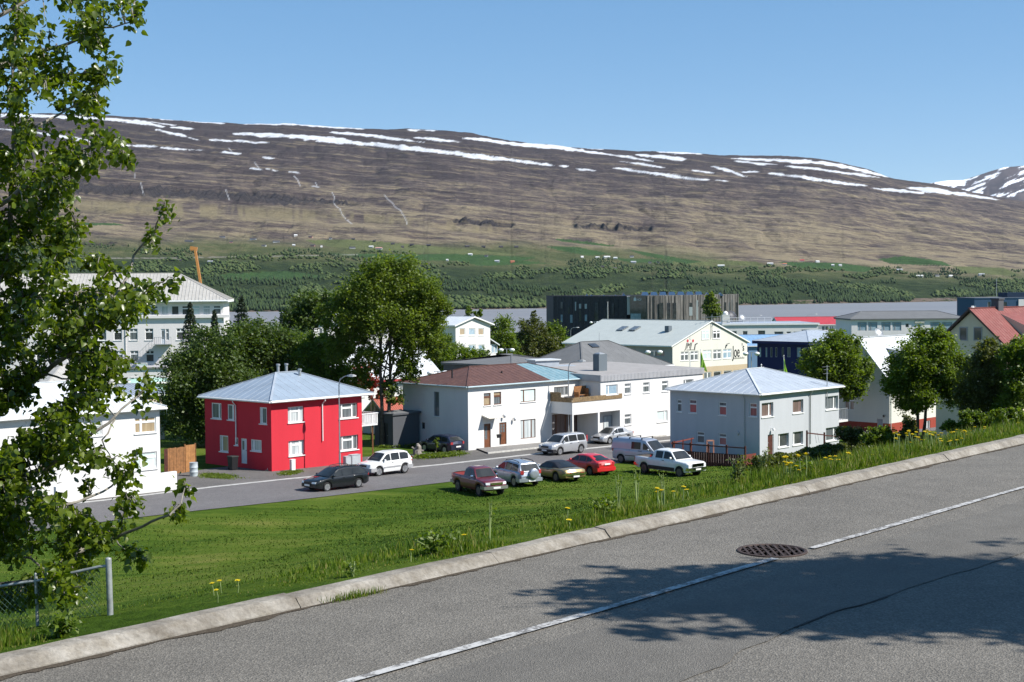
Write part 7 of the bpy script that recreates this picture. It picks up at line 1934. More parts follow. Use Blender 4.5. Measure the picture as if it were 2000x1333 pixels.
# pickup at the left edge behind the leaves
hl_ = Vector((-0.85, 0.53))
car('white_tailgate_pickup', 'white pickup seen from behind at the left edge under the leaves', spot(8, 977, hl_, -1.5, 0.8), hl_, dict(road=True, L=5.2, W=1.85, rw=0.38, wx=(1.7, -1.5), gc=0.36, paint=whitep, belt=1.15, cat='pickup',
    top=[(-2.6, 1.12), (-2.56, 1.15), (0.7, 1.15), (1.2, 1.14), (1.6, 1.12), (2.3, 1.04), (2.56, 0.96), (2.6, 0.72)], bed=(-2.5, -0.95), gh=[(1.32, 1.14), (0.75, 1.70), (0.4, 1.76), (-0.5, 1.74), (-0.8, 1.64), (-0.9, 1.16)],
    ws=((1.32, 1.14), (0.75, 1.70)), rs=((-0.9, 1.16), (-0.8, 1.64)), side=[(1.12, 0.2), (0.1, -0.6)], tz=(0.75, 1.08), ty=(0.82, 0.97), bumper=(0.5, 0.7, M_CHROME), rim=M_RIM, plzr=0.72, handles=(0.25,), gaps=(1.1, 0.05)))
# ------------------------------------------------------------------ TREES, SHRUBS, GRASS
M_BARK = plain('grey_brown_bark', (0.085, 0.068, 0.052), 0.9, var=0.35, nscale=5, bump=0.4)
M_BARKP = plain('poplar_bark', (0.22, 0.20, 0.165), 0.85, var=0.3, nscale=9, bump=0.4)
LF = {
 'mid': leafmat('leaf_mid_green', (0.055, 0.098, 0.009), (0.160, 0.220, 0.022), 0.46),
 'dark': leafmat('leaf_dark_green', (0.034, 0.066, 0.013), (0.100, 0.145, 0.026), 0.4),
 'poplar': leafmat('leaf_poplar', (0.062, 0.104, 0.011), (0.170, 0.220, 0.030), 0.48),
 'olive': leafmat('leaf_olive', (0.050, 0.064, 0.016), (0.130, 0.145, 0.036), 0.4),
 'spruce': leafmat('needle_spruce', (0.014, 0.026, 0.014), (0.040, 0.056, 0.026), 0.1),
 'fore': leafmat('leaf_foreground', (0.048, 0.086, 0.005), (0.152, 0.198, 0.014), 0.52, 0.33, 0.6),
 'rust': leafmat('leaf_rust_red', (0.16, 0.02, 0.01), (0.34, 0.05, 0.03)),
 'hedge': leafmat('leaf_hedge', (0.046, 0.066, 0.014), (0.140, 0.160, 0.040), 0.4),
}
def leaf_cards(P, size, rs, up=0.35, asp=0.7):
    """two-triangle leaves at points P (n,3): returns verts, flat quads"""
    n_ = len(P)
    nv = rs.normal(size=(n_, 3)); nv[:, 2] = np.abs(nv[:, 2]) + up; nv /= np.linalg.norm(nv, axis=1)[:, None]
    a = rs.normal(size=(n_, 3)); a -= nv * (a * nv).sum(1)[:, None]; a /= np.linalg.norm(a, axis=1)[:, None]
    b = np.cross(nv, a)
    sz = size * rs.uniform(0.6, 1.3, n_)[:, None]
    q = np.stack([P - a * sz * 0.5, P + b * sz * asp * 0.5 + nv * sz * 0.08, P + a * sz * 0.5, P - b * sz * asp * 0.5 + nv * sz * 0.08], 1)
    return q.reshape(-1, 3), np.arange(n_ * 4)

def crown_points(blobs, count, rs, clump=0.16, shell=0.55, lump=0.28):
    pts = []
    vol = np.array([b[3] * b[4] * b[5] for b in blobs]) ** 0.75; vol = vol / vol.sum()
    for b, fr_ in zip(blobs, vol):
        m = int(count * fr_); nc = max(14, m // 26)
        d = rs.normal(size=(nc, 3)); d /= np.linalg.norm(d, axis=1)[:, None]
        r = rs.uniform(shell ** 2, 1.0, nc) ** 0.5
        r = r * (1 + lump * (rs.uniform(-1, 1, nc))) 
        c = np.array(b[:3]) + d * r[:, None] * np.array(b[3:6])
        k = rs.integers(0, nc, m)
        sp_ = clump * (b[3] * b[4] * b[5]) ** (1 / 3)
        p = c[k] + rs.normal(size=(m, 3)) * sp_ * rs.uniform(0.55, 1.3, nc)[k][:, None]
        pts.append(p)
    return np.concatenate(pts)

def tree(name, label, base, blobs, mat, count=7000, size=0.26, tr=0.16, seed=1, group=None, stems=1, shell=0.5, clump=0.15, cat='tree', limbs=10, bark=None, lean=0.0, extra=None, up=0.35, lump=0.28):
    rs = np.random.default_rng(seed); rnd = random.Random(seed)
    base = Vector(base); root = empty(name, base, label, cat, group)
    kids = []
    for b in blobs:
        rm = (b[3] * b[4] * b[5]) ** (1 / 3)
        for _ in range(7):
            d = rs.normal(size=3); d /= np.linalg.norm(d); f = rs.uniform(0.22, 0.42)
            kids.append((b[0] + d[0] * b[3] * 0.92, b[1] + d[1] * b[4] * 0.92, b[2] + d[2] * b[5] * 0.92, rm * f * rs.uniform(0.8, 1.3), rm * f, rm * f * rs.uniform(0.7, 1.1)))
    core = [(b[0], b[1], b[2], b[3] * 0.9, b[4] * 0.9, b[5] * 0.9) for b in blobs]
    P = crown_points(core, int(count * 1.25), rs, clump, shell, lump)
    P = np.concatenate([P, crown_points(kids, int(count * 0.85), rs, 0.30, 0.2, 0.25)])
    P = P[P[:, 2] > base.z + 0.15]
    v_, f_ = leaf_cards(P, size * 0.98, rs, up)
    np_mesh('crown', v_, f_, 4, LF[mat] if isinstance(mat, str) else mat, root)
    cx = sum(b[0] for b in blobs) / len(blobs); cyy = sum(b[1] for b in blobs) / len(blobs); ctop = max(b[2] for b in blobs)
    for s_ in range(stems):
        mb = MB(); off = (s_ - (stems - 1) / 2)
        b0 = base + Vector((off * tr * 2.2, off * 0.2, -0.3)); tgt = Vector((cx + off * 1.2 + lean, cyy, ctop + 0.2))
        pts = []; rad = []
        for k in range(8):
            t = k / 7; p = b0.lerp(tgt, t) + Vector((rnd.uniform(-1, 1), rnd.uniform(-1, 1), 0)) * tr * 0.9 * t; pts.append(p); rad.append(tr * (1.25 - 0.25 * min(1, t * 8)) * (1 - 0.82 * t))
        mb.tube(pts, rad, 9)
        trk = mb.build('trunk', bark or M_BARK, root, smooth=True)
        for k in range(limbs):
            t = rnd.uniform(0.30, 0.85); i = t * 7; i0 = int(i); st = pts[i0].lerp(pts[i0 + 1], i - i0); r0 = lerp(rad[i0], rad[i0 + 1], i - i0) * 0.6
            b = blobs[rnd.randrange(len(blobs))]; d = Vector((rnd.gauss(0, 1), rnd.gauss(0, 1), rnd.gauss(0.2, 0.8))).normalized()
            en = Vector((b[0] + d.x * b[3] * 0.75, b[1] + d.y * b[4] * 0.75, max(st.z + 0.2, b[2] + d.z * b[5] * 0.7)))
            m1 = st.lerp(en, 0.5) + Vector((0, 0, (en - st).length * 0.10))
            mb = MB(); mb.tube([st, st.lerp(m1, 0.5), m1, m1.lerp(en, 0.5), en], [r0, r0 * 0.8, r0 * 0.55, r0 * 0.35, r0 * 0.12], 6); mb.build('limb', bark or M_BARK, trk, smooth=True)
    return root
def blob(px, py, rx, ry, d, deep=0.9):
    c = gd(px, py, d); k = d / FOC
    return (c.x, c.y, c.z, rx * k, rx * k * deep, ry * k)

# tall poplar behind the red house
d_ = 122.0; b_ = gd(752, 830, d_); b_.z = ground_z(b_.x, b_.y)
tree('poplar_tree', 'tall light green poplar with bare forked trunk behind the red house', b_,
     [blob(757, 560, 74, 56, d_), blob(700, 590, 55, 50, d_), blob(815, 580, 55, 55, d_), blob(760, 620, 95, 45, d_), blob(690, 650, 45, 40, d_), blob(820, 650, 45, 38, d_), blob(790, 690, 38, 35, d_), blob(715, 700, 36, 38, d_), blob(745, 525, 40, 26, d_), blob(765, 765, 22, 28, d_), blob(660, 610, 32, 40, d_), blob(850, 610, 30, 36, d_), blob(665, 680, 30, 30, d_), blob(845, 680, 26, 30, d_), blob(700, 745, 22, 24, d_), blob(800, 725, 24, 26, d_)],
     'poplar', 44000, 0.22, 0.20, 11, stems=2, shell=0.35, clump=0.13, limbs=16)
# crowns around the red house
for (lab, px, by, bl, mat, cnt, dd, sd) in (
    ('broad dark green tree behind the left side of the red house', 405, 880, [(400, 740, 85, 75), (372, 800, 62, 60), (440, 790, 70, 70), (410, 680, 55, 45)], 'dark', 20000, 122, 21),
    ('broad green tree behind the roof ridge of the red house', 520, 860, [(500, 700, 70, 62), (545, 690, 60, 55), (470, 665, 50, 36), (520, 760, 80, 50)], 'dark', 18000, 128, 22),
    ('rounded green tree between the red house and the poplar', 635, 860, [(628, 720, 55, 62), (610, 770, 60, 55), (655, 765, 35, 50), (625, 680, 40, 30)], 'mid', 14000, 126, 23),
    ('dark leafy tree standing left of the poplar crown', 600, 760, [(600, 605, 42, 38), (585, 640, 36, 40), (630, 600, 30, 30)], 'dark', 5500, 165, 24)):
    b_ = gd(px, by, dd); b_.z = ground_z(b_.x, b_.y)
    tree('broadleaf_tree', lab, b_, [blob(*q, dd) for q in bl], mat, cnt, 0.25 * dd / 122, 0.22, sd, group='trees behind the red house')
b_ = gd(725, 850, 128); b_.z = ground_z(b_.x, b_.y)
tree('red_leaved_shrub', 'rust-red leaved shrub in the shade of the poplar', b_, [blob(712, 735, 26, 26, 130), blob(735, 765, 18, 20, 130)], 'rust', 900, 0.28, 0.06, 26, cat='shrub', limbs=4)
# spruces
def spruce(label, px, ytop, ybase, dd, wpx, seed):
    rs = np.random.default_rng(seed); base = gd(px, ybase, dd); base.z = ground_z(base.x, base.y); zt = zpix(px, ytop, dd); H_ = zt - base.z
    root = empty('spruce_tree', base, label, 'tree', 'spruces before the white office block')
    n_ = 5200; t = rs.uniform(0.02, 1, n_) ** 0.75; tier = np.floor(t * 22) / 22 + rs.normal(0, 0.008, n_)
    ang = rs.uniform(0, 2 * np.pi, n_); arm = np.floor(ang * 11 / 6.283) * 6.283 / 11 + rs.normal(0, 0.13, n_) + tier * 9
    rmax = (1 - tier) * wpx / FOC * dd * rs.uniform(0.75, 1.15, n_) + 0.08; r = rmax * rs.uniform(0.15, 1, n_) ** 0.6
    P = np.stack([base.x + np.cos(arm) * r, base.y + np.sin(arm) * r, base.z + H_ * tier - r * 0.25 + rs.normal(0, 0.05, n_)], 1)
    v_, f_ = leaf_cards(P, 0.34, rs, 0.2, 0.5); np_mesh('crown', v_, f_, 4, LF['spruce'], root)
    mb = MB(); mb.tube([base - Vector((0, 0, 0.3)), Vector((base.x, base.y, zt - 0.2))], [0.2, 0.03], 7); mb.build('trunk', M_BARK, root)
spruce('slim spruce with brownish top before the white office block', 374, 586, 760, 165, 52, 31)
spruce('small dark spruce tip at the right end of the office block', 421, 602, 760, 168, 36, 32)
spruce('broad dark spruce standing against the water', 474, 574, 760, 172, 66, 33)
# bushes and trees round the white gable house
for (lab, px, by, bl, mat, cnt, dd, sd) in (
    ('rounded bushy tree below the white gable house', 905, 745, [(895, 695, 36, 26), (930, 702, 30, 20), (868, 700, 26, 24), (945, 706, 18, 14)], 'mid', 5500, 195, 41),
    ('dark green tree between the poplar and the white gable house', 850, 750, [(845, 655, 30, 42), (860, 690, 30, 28)], 'mid', 4000, 190, 42),
    ('leafy tree right of the white gable house', 985, 735, [(985, 655, 26, 34), (978, 690, 22, 30), (1000, 690, 22, 26)], 'mid', 4800, 235, 43),
    ('broad tree with sparse middle left of the dark concert hall', 1040, 735, [(1035, 650, 28, 30), (1055, 690, 36, 30), (1030, 690, 28, 26), (1043, 622, 8, 14)], 'olive', 6000, 240, 44),
    ('rounded tree at the left foot of the concert hall', 1088, 735, [(1086, 655, 20, 28), (1082, 690, 24, 26)], 'mid', 3800, 245, 45),
    ('small young tree top showing above the white gable roof', 922, 660, [(915, 612, 7, 12), (934, 616, 8, 11)], 'mid', 700, 330, 46),
    ('light green young tree in front of the lit hall facade', 1389, 650, [(1390, 600, 17, 22), (1388, 582, 9, 12)], 'poplar', 2200, 520, 47)):
    b_ = gd(px, by, dd); b_.z = ground_z(b_.x, b_.y)
    tree('broadleaf_tree', lab, b_, [blob(*q, dd) for q in bl], mat, cnt, 0.30 * dd / 200, 0.16, sd, group='trees among the town houses', limbs=6)
# trees on the right
for (lab, px, by, bl, mat, cnt, dd, sd, stems, trk) in (
    ('dense round tree behind the right end of the grey house', 1632, 850, [(1632, 705, 55, 50), (1600, 720, 40, 42), (1665, 725, 38, 42), (1640, 672, 36, 24), (1645, 755, 40, 24)], 'mid', 14000, 138, 51, 1, 0.2),
    ('spreading tree with two bare forked trunks above the verge', 1796, 862, [(1800, 700, 58, 48), (1765, 735, 42, 40), (1845, 720, 48, 56), (1790, 770, 52, 36), (1830, 665, 36, 24), (1865, 765, 30, 40), (1745, 752, 22, 20)], 'mid', 19000, 101, 52, 2, 0.15),
    ('feathery dark tree left of the two at the right edge', 1925, 850, [(1920, 735, 42, 62), (1935, 690, 32, 28), (1905, 780, 38, 36), (1945, 760, 30, 40)], 'olive', 11000, 96, 53, 2, 0.09),
    ('dark leafy tree cut by the right edge of the picture', 1985, 845, [(1990, 740, 40, 60), (2010, 700, 40, 40), (1975, 790, 30, 30)], 'mid', 9000, 94, 54, 2, 0.09)):
    b_ = gg(px, by, 60, 160) if dd < 110 else gd(px, by, dd)
    if dd >= 110: b_.z = ground_z(b_.x, b_.y)
    else: b_ = gd(px, by, dd); b_.z = ground_z(b_.x, b_.y)
    tree('broadleaf_tree', lab, b_, [blob(*q, dd) for q in bl], mat, cnt, 0.22 * dd / 110, trk, sd, stems=stems, group='trees along the right of the slope', limbs=12)
# hedge and shrubs below the verge
def shrub(name, label, px, py, rx, ry, dd, mat, cnt, size, seed, group=None, n=3):
    rnd = random.Random(seed); bl = [blob(px + rnd.uniform(-0.5, 0.5) * rx, py + rnd.uniform(-0.2, 0.3) * ry, rx * rnd.uniform(0.45, 0.7), ry * rnd.uniform(0.7, 1.0), dd) for _ in range(n)]
    b_ = gd(px, py, dd); b_.z = ground_z(b_.x, b_.y)
    return tree(name, label, b_, bl, mat, cnt, size, 0.05, seed, cat='shrub', limbs=5, stems=1, group=group, shell=0.3)
hd_a, hd_b = gd(1474, 905, 98.5), gd(1700, 880, 108)
rs = np.random.default_rng(77); n_ = 15000; t = rs.uniform(0, 1, n_)
hx = lerp(hd_a.x, hd_b.x, t); hy = lerp(hd_a.y, hd_b.y, t); dirh = (hd_b - hd_a).normalized()
hh_ = 1.15 + 0.5 * (fbm(t * 14, t * 0, 3, 9) - 0.4); w_ = rs.normal(0, 0.38, n_)
zz = rs.uniform(0, 1, n_) ** 0.6 * hh_ * np.clip(1.15 - np.abs(w_) * 0.5, 0.3, 1.1)
gx_, gy_ = hx - dirh.y * w_, hy + dirh.x * w_
gzz = ground_np(gx_, gy_)
v_, f_ = leaf_cards(np.stack([gx_, gy_, gzz + zz], 1), 0.20, rs, 0.25)
hroot = empty('hedge', (hd_a.x, hd_a.y, ground_z(hd_a.x, hd_a.y)), 'clipped brownish green hedge below the grey house door', 'hedge')
np_mesh('foliage', v_, f_, 4, LF['hedge'], hroot)
mb = MB()
for k in range(26):
    p = hd_a.lerp(hd_b, (k + 0.5) / 26); z_ = ground_z(p.x, p.y); mb.tube([(p.x, p.y, z_ - 0.1), (p.x + rs.uniform(-.1, .1), p.y, z_ + 0.9)], [0.03, 0.012], 5)
o_ = mb.build('stems', M_BARK, hroot); o_['kind'] = 'stuff'
for i, (lab, px, py, rx, ry, dd, mat, cnt) in enumerate((
    ('olive shrub at the end of the hedge', 1662, 852, 34, 18, 104, 'olive', 2400), ('bright green shrub beside the red-based house corner', 1715, 855, 34, 22, 98, 'mid', 2600), ('twiggy shrub below the forked tree', 1770, 838, 22, 26, 99, 'olive', 1500),
    ('leafy bush right of the forked trunks', 1915, 822, 42, 20, 92, 'mid', 2600), ('leafy bush at the right edge above the verge', 1980, 815, 40, 18, 90, 'mid', 2400), ('low dark bush under the feathery tree', 1870, 838, 34, 16, 95, 'mid', 1800))):
    shrub('shrub', lab, px, py, rx, ry, dd, mat, cnt, 0.18, 90 + i, 'shrubs below the verge')
# long grass strip beside the drive of the white house
for i, (lab, px, py, rx, ry) in enumerate((('long grass clump by the log beside the dark hatchback', 858, 893, 40, 6), ('long grass clump left of the log', 785, 872, 32, 5), ('weedy grass strip along the red house drive', 425, 932, 34, 4), ('grass tuft at the corner of the red house', 568, 925, 16, 5))):
    p = gs(px, py); rs = np.random.default_rng(300 + i); n_ = 2600; k = p.y / FOC
    gx_ = p.x + rs.normal(0, 0.5, n_) * rx * k; gy_ = p.y + rs.normal(0, 0.5, n_) * 1.1 + (gx_ - p.x) * (0.75 if i != 2 else -0.6)
    gz_ = ground_np(gx_, gy_); h_ = rs.uniform(0.15, 0.5, n_) * (1.0 if i < 2 else 0.45)
    v_, f_ = leaf_cards(np.stack([gx_, gy_, gz_ + h_ * 0.5], 1), 0.32 if i < 2 else 0.18, rs, 0.0, 0.3)
    o_ = np_mesh('long_grass', v_, f_, 4, LF['poplar'], origin=(p.x, p.y, p.z)); tag(o_, lab, kind='stuff')

# ------------------------------------------------------------------ grass blades
n = NT('grass_blade'); g_ = n.node('ShaderNodeNewGeometry')
cb = n.ramp(g_.outputs['Random Per Island'], [(0.0, (0.050, 0.094, 0.005)), (0.5, (0.092, 0.148, 0.010)), (0.80, (0.150, 0.190, 0.020)), (1.0, (0.26, 0.22, 0.08))])
n.col(cb); n.set(Roughness=0.5, Specular_IOR_Level=0.35)
tr = n.node('ShaderNodeBsdfTranslucent'); n.link(n.mix(1.0, cb, (1.6, 1.7, 0.7), 'MULTIPLY'), tr.inputs[0]); ms = n.node('ShaderNodeMixShader'); ms.inputs[0].default_value = 0.4
n.link(n.b.outputs[0], ms.inputs[1]); n.link(tr.outputs[0], ms.inputs[2]); n.link(ms.outputs[0], n.out.inputs['Surface'])
M_BLADE = n.m
def blades(x, y, z, h, wd, rs, bend=0.45):
    n_ = len(x); a = rs.uniform(0, 2 * np.pi, n_); bx, by = np.cos(a), np.sin(a); l = rs.uniform(0.1, bend, n_) * h
    la = rs.uniform(0, 2 * np.pi, n_); lx, ly = np.cos(la) * l, np.sin(la) * l
    A = np.stack([x - bx * wd, y - by * wd, z], 1); B = np.stack([x + bx * wd, y + by * wd, z], 1)
    C = np.stack([x + bx * wd * 0.7 + lx * 0.4, y + by * wd * 0.7 + ly * 0.4, z + h * 0.6], 1); D_ = np.stack([x - bx * wd * 0.7 + lx * 0.4, y - by * wd * 0.7 + ly * 0.4, z + h * 0.6], 1)
    E = np.stack([x + lx, y + ly, z + h], 1)
    v_ = np.stack([A, B, C, D_, E], 1).reshape(-1, 3); i0 = np.arange(n_) * 5
    f_ = np.stack([i0, i0 + 1, i0 + 2, i0, i0 + 2, i0 + 3, i0 + 3, i0 + 2, i0 + 4], 1).ravel()
    return v_, f_
rs = np.random.default_rng(5)
n_ = 62000
t = np.concatenate([rs.uniform(-7, 14, n_ * 2 // 3), rs.uniform(14, 40, n_ // 3)]); s = 0.26 + rs.exponential(0.55, len(t)); s = np.where(s > 3.2, rs.uniform(0.3, 3, len(t)), s)
hmax = np.interp(t, [-7, -4.0, -3.6, -2.0, -1.2, -0.2, 2.2, 4.5, 9, 40], [0.30, 0.28, 0.02, 0.02, 0.08, 0.13, 0.16, 0.19, 0.22, 0.26])
pn = fbm(t * 1.3, s * 1.3, 3, 91); h = hmax * rs.uniform(0.25, 1.0, len(t)) * np.clip((pn - 0.28) * 2.8, 0.12, 1.25)
edge = np.clip((s - 0.24) / 0.35, 0.25, 1); h = h * edge
x = K0.x + RD_N.x * s + RD_T.x * t; y = K0.y + RD_N.y * s + RD_T.y * t; z = ground_np(x, y) - 0.01
v_, f_ = blades(x, y, z, h, 0.0042 + 0.003 * rs.uniform(0, 1, len(t)), rs)
tag(np_mesh('verge_grass', v_, f_, 3, M_BLADE, origin=(0, 12, 0)), 'long green grass growing along the kerb of the upper road', kind='stuff')
# lawn: short tufts that catch the light
n_ = 170000; s = rs.uniform(3.5, 60, n_); t = rs.uniform(-55, 95, n_)
x = K0.x + RD_N.x * s + RD_T.x * t; y = K0.y + RD_N.y * s + RD_T.y * t
pxx = 1000 + FOC * x / np.maximum(y, 1); keep = (y > 14) & (pxx > -150) & (pxx < 2100)
ea = gs(-500, 1118); eb = gs(1900, 835)
side_ = (eb.x - ea.x) * (y - ea.y) - (eb.y - ea.y) * (x - ea.x); keep &= side_ < -60
x, y = x[keep], y[keep]; z = ground_np(x, y) - 0.01
h = rs.uniform(0.03, 0.085, len(x)) * (0.5 + 1.2 * fbm(x * 0.35, y * 0.35, 3, 92))
v_, f_ = blades(x, y, z, h, 0.00045 * y, rs, 0.9)
n = NT('lawn_blade'); g_ = n.node('ShaderNodeNewGeometry')
n.col(n.ramp(g_.outputs['Random Per Island'], [(0.0, (0.034, 0.066, 0.008)), (0.6, (0.070, 0.112, 0.014)), (1.0, (0.110, 0.140, 0.026))])); n.set(Roughness=0.9, Specular_IOR_Level=0.05)
tag(np_mesh('lawn_grass', v_, f_, 3, n.m, origin=(0, 60, -8)), 'short lawn grass covering the slope', kind='stuff')

# tuft in the kerb gutter
p = gz(693, 1168, 0.0)
rs = np.random.default_rng(8); n_ = 260; x = p.x + rs.normal(0, 0.09, n_); y = p.y + rs.normal(0, 0.03, n_) + (x - p.x) * 0.9
v_, f_ = blades(x, y, np.full(n_, 0.0), rs.uniform(0.02, 0.075, n_), 0.003, rs); tag(np_mesh('gutter_grass', v_, f_, 3, M_BLADE, origin=(p.x, p.y, 0)), 'small grass tuft growing at the foot of the kerb', kind='stuff')

# ------------------------------------------------------------------ dandelions and weeds on the verge
FV = Face(st_pt(0.62, 0), RD_T, -RD_N)
M_YEL_F = plain('dandelion_yellow', (0.66, 0.52, 0.012), 0.7, var=0.15, nscale=90); M_STEM = plain('pale_stem', (0.22, 0.28, 0.10), 0.6)
def dandelion():
    r_ = empty('dandelion', (0, 0, 0)); mb = MB(); mb.tube([(0, 0, -0.05), (0.008, 0, 0.10), (0.0, 0.004, 0.2)], 0.0035, 5); mb.build('stem', M_STEM, r_, local=True)
    mb = MB()
    for ring, (rr, zz_, k) in enumerate(((0.021, 0.2, 16), (0.014, 0.206, 12), (0.008, 0.210, 8))):
        for i in range(k):
            a = 2 * math.pi * i / k + ring * 0.3; da = 0.22
            mb.poly([(0.003 * math.cos(a), 0.003 * math.sin(a), zz_ - 0.008), (rr * 0.8 * math.cos(a - da), rr * 0.8 * math.sin(a - da), zz_ + 0.002), (rr * math.cos(a), rr * math.sin(a), zz_ + 0.003), (rr * 0.8 * math.cos(a + da), rr * 0.8 * math.sin(a + da), zz_ + 0.002)])
    mb.lathe((0, 0, 0.188), [(0.003, 0.0), (0.009, 0.006), (0.009, 0.013)], 8); mb.build('flower_head', M_YEL_F, r_, local=True)
    return r_
proto = dandelion(); rnd = random.Random(4)
spots_ = [(418, 1181), (425, 1177), (432, 1180), (464, 1167), (803, 1093), (908, 1064), (1105, 992), (1110, 1022), (1184, 985), (1282, 953), (1288, 960), (1296, 957), (1316, 966), (1343, 968), (1333, 950), (1539, 908), (1546, 913), (1553, 910), (1560, 918), (1566, 911), (1572, 915), (1581, 908), (1534, 903), (1612, 894), (1621, 897), (1633, 891), (1655, 884), (1661, 886), (1715, 902), (1705, 893), (1604, 899)]
spots_ += [(1745 + rnd.uniform(0, 150) , rnd.uniform(838, 866)) for _ in range(46)]
spots_ += [(rnd.uniform(1525, 1670), rnd.uniform(886, 918)) for _ in range(12)]
spots_ += [(rnd.uniform(1900, 1990), rnd.uniform(828, 842)) for _ in range(5)]
for i, (px, py) in enumerate(spots_):
    ss = rnd.uniform(0.45, 1.1) if px < 1700 else rnd.uniform(0.5, 1.9)
    F_ = Face(st_pt(ss, 0), RD_T, -RD_N); tt, zt_ = F_.pix(px, py); p = F_.pt(tt, 0); z0_ = ground_z(p.x, p.y); hgt = max(0.10, min(0.45, zt_ - z0_))
    o = proto if i == 0 else copy_tree(proto)
    o.location = (p.x, p.y, z0_); k = hgt / 0.205; fs = rnd.uniform(0.85, 1.15) * max(0.8, min(1.45, p.y / 10.5)); o.scale = (fs, fs, k); o.rotation_euler = (rnd.uniform(-.12, .12), rnd.uniform(-.12, .12), rnd.uniform(0, 6))
    if i < 31:
        rank = sorted(q[0] for q in spots_[:31]).index(px) + 1
        lab = 'yellow dandelion in flower on the verge, %d%s from the left along the kerb' % (rank, 'th' if 10 <= rank <= 20 else {1: 'st', 2: 'nd', 3: 'rd'}.get(rank % 10, 'th'))
    elif px < 1700: lab = 'yellow dandelion in the loose patch on the verge before the grey house'
    else: lab = 'yellow dandelion in the dense patch on the verge before the forked tree'
    tag(o, lab, 'dandelion', 'dandelions on the grassy verge')
def weed(label, px, py, ytop, wpx, ss, cnt, seed, mat='mid', stalky=False, size=0.05):
    F_ = Face(st_pt(ss, 0), RD_T, -RD_N); tt, _ = F_.pix(px, py); p = F_.pt(tt, 0); z0_ = ground_z(p.x, p.y); zt_ = F_.pix(px, ytop)[1]; d = p.y; rs = np.random.default_rng(seed); hgt = max(0.12, zt_ - z0_)
    root = empty('weed_plant', (p.x, p.y, z0_), label, 'weed', 'weeds on the verge'); wr = wpx / FOC * d
    mb = MB(); tips = []
    for k in range(3 if stalky else 9):
        a = rs.uniform(0, 6.28); e = (p.x + math.cos(a) * wr * rs.uniform(0.2, 0.9), p.y + math.sin(a) * wr * 0.6, z0_ + hgt * rs.uniform(0.75, 1.0)); tips.append(e)
        mb.tube([(p.x, p.y, z0_ - 0.05), (lerp(p.x, e[0], 0.4), lerp(p.y, e[1], 0.4), z0_ + (e[2] - z0_) * 0.55), e], [0.006, 0.005, 0.003], 5)
    mb.build('stalks', M_STEM, root)
    k = rs.integers(0, len(tips), cnt); f = rs.uniform(0.15, 1.03, cnt) if not stalky else rs.uniform(0.7, 1.03, cnt)
    T_ = np.array(tips)[k]; P = np.array([p.x, p.y, z0_]) + (T_ - np.array([p.x, p.y, z0_])) * f[:, None] + rs.normal(0, 0.03 if not stalky else 0.018, (cnt, 3))
    v_, f_ = leaf_cards(P, size, rs, 0.3, 0.55); np_mesh('leaves', v_, f_, 4, LF[mat], root)
weed('dark leafy weed clump at the kerb left of the dandelions', 850, 1095, 1045, 45, 0.7, 420, 1)
weed('bushy dark weed below the parked cars', 1186, 1010, 975, 34, 0.75, 380, 2)
weed('leafy weed with pale flowers beside the tall dandelions', 1570, 935, 905, 30, 0.7, 340, 3)
weed('tall thin weed stalk with a pale seed head near the lawn', 956, 1030, 978, 10, 0.6, 34, 4, 'poplar', True, 0.03)
weed('forked thistle stalk in front of the white pickup', 1244, 990, 905, 22, 0.8, 40, 5, 'poplar', True, 0.03)
weed('pair of dock stalks in front of the white pickup wheel', 1298, 985, 918, 16, 0.8, 40, 6, 'poplar', True, 0.03)
weed('short weed stalk beside the forked thistle', 1208, 990, 925, 10, 0.8, 30, 7, 'poplar', True, 0.03)
weed('low leafy weed at the kerb before the lawn', 690, 1150, 1118, 18, 0.45, 90, 8, 'mid', False, 0.035)
weed('broad leaved weed by the chain-link fence post', 120, 1250, 1205, 40, 0.55, 300, 9, 'mid')
weed('pale flowering weed in front of the terrace screen', 1440, 925, 890, 26, 1.2, 200, 10, 'olive')
weed('grey-green weed below the hedge', 1490, 925, 880, 24, 1.4, 180, 11, 'olive')

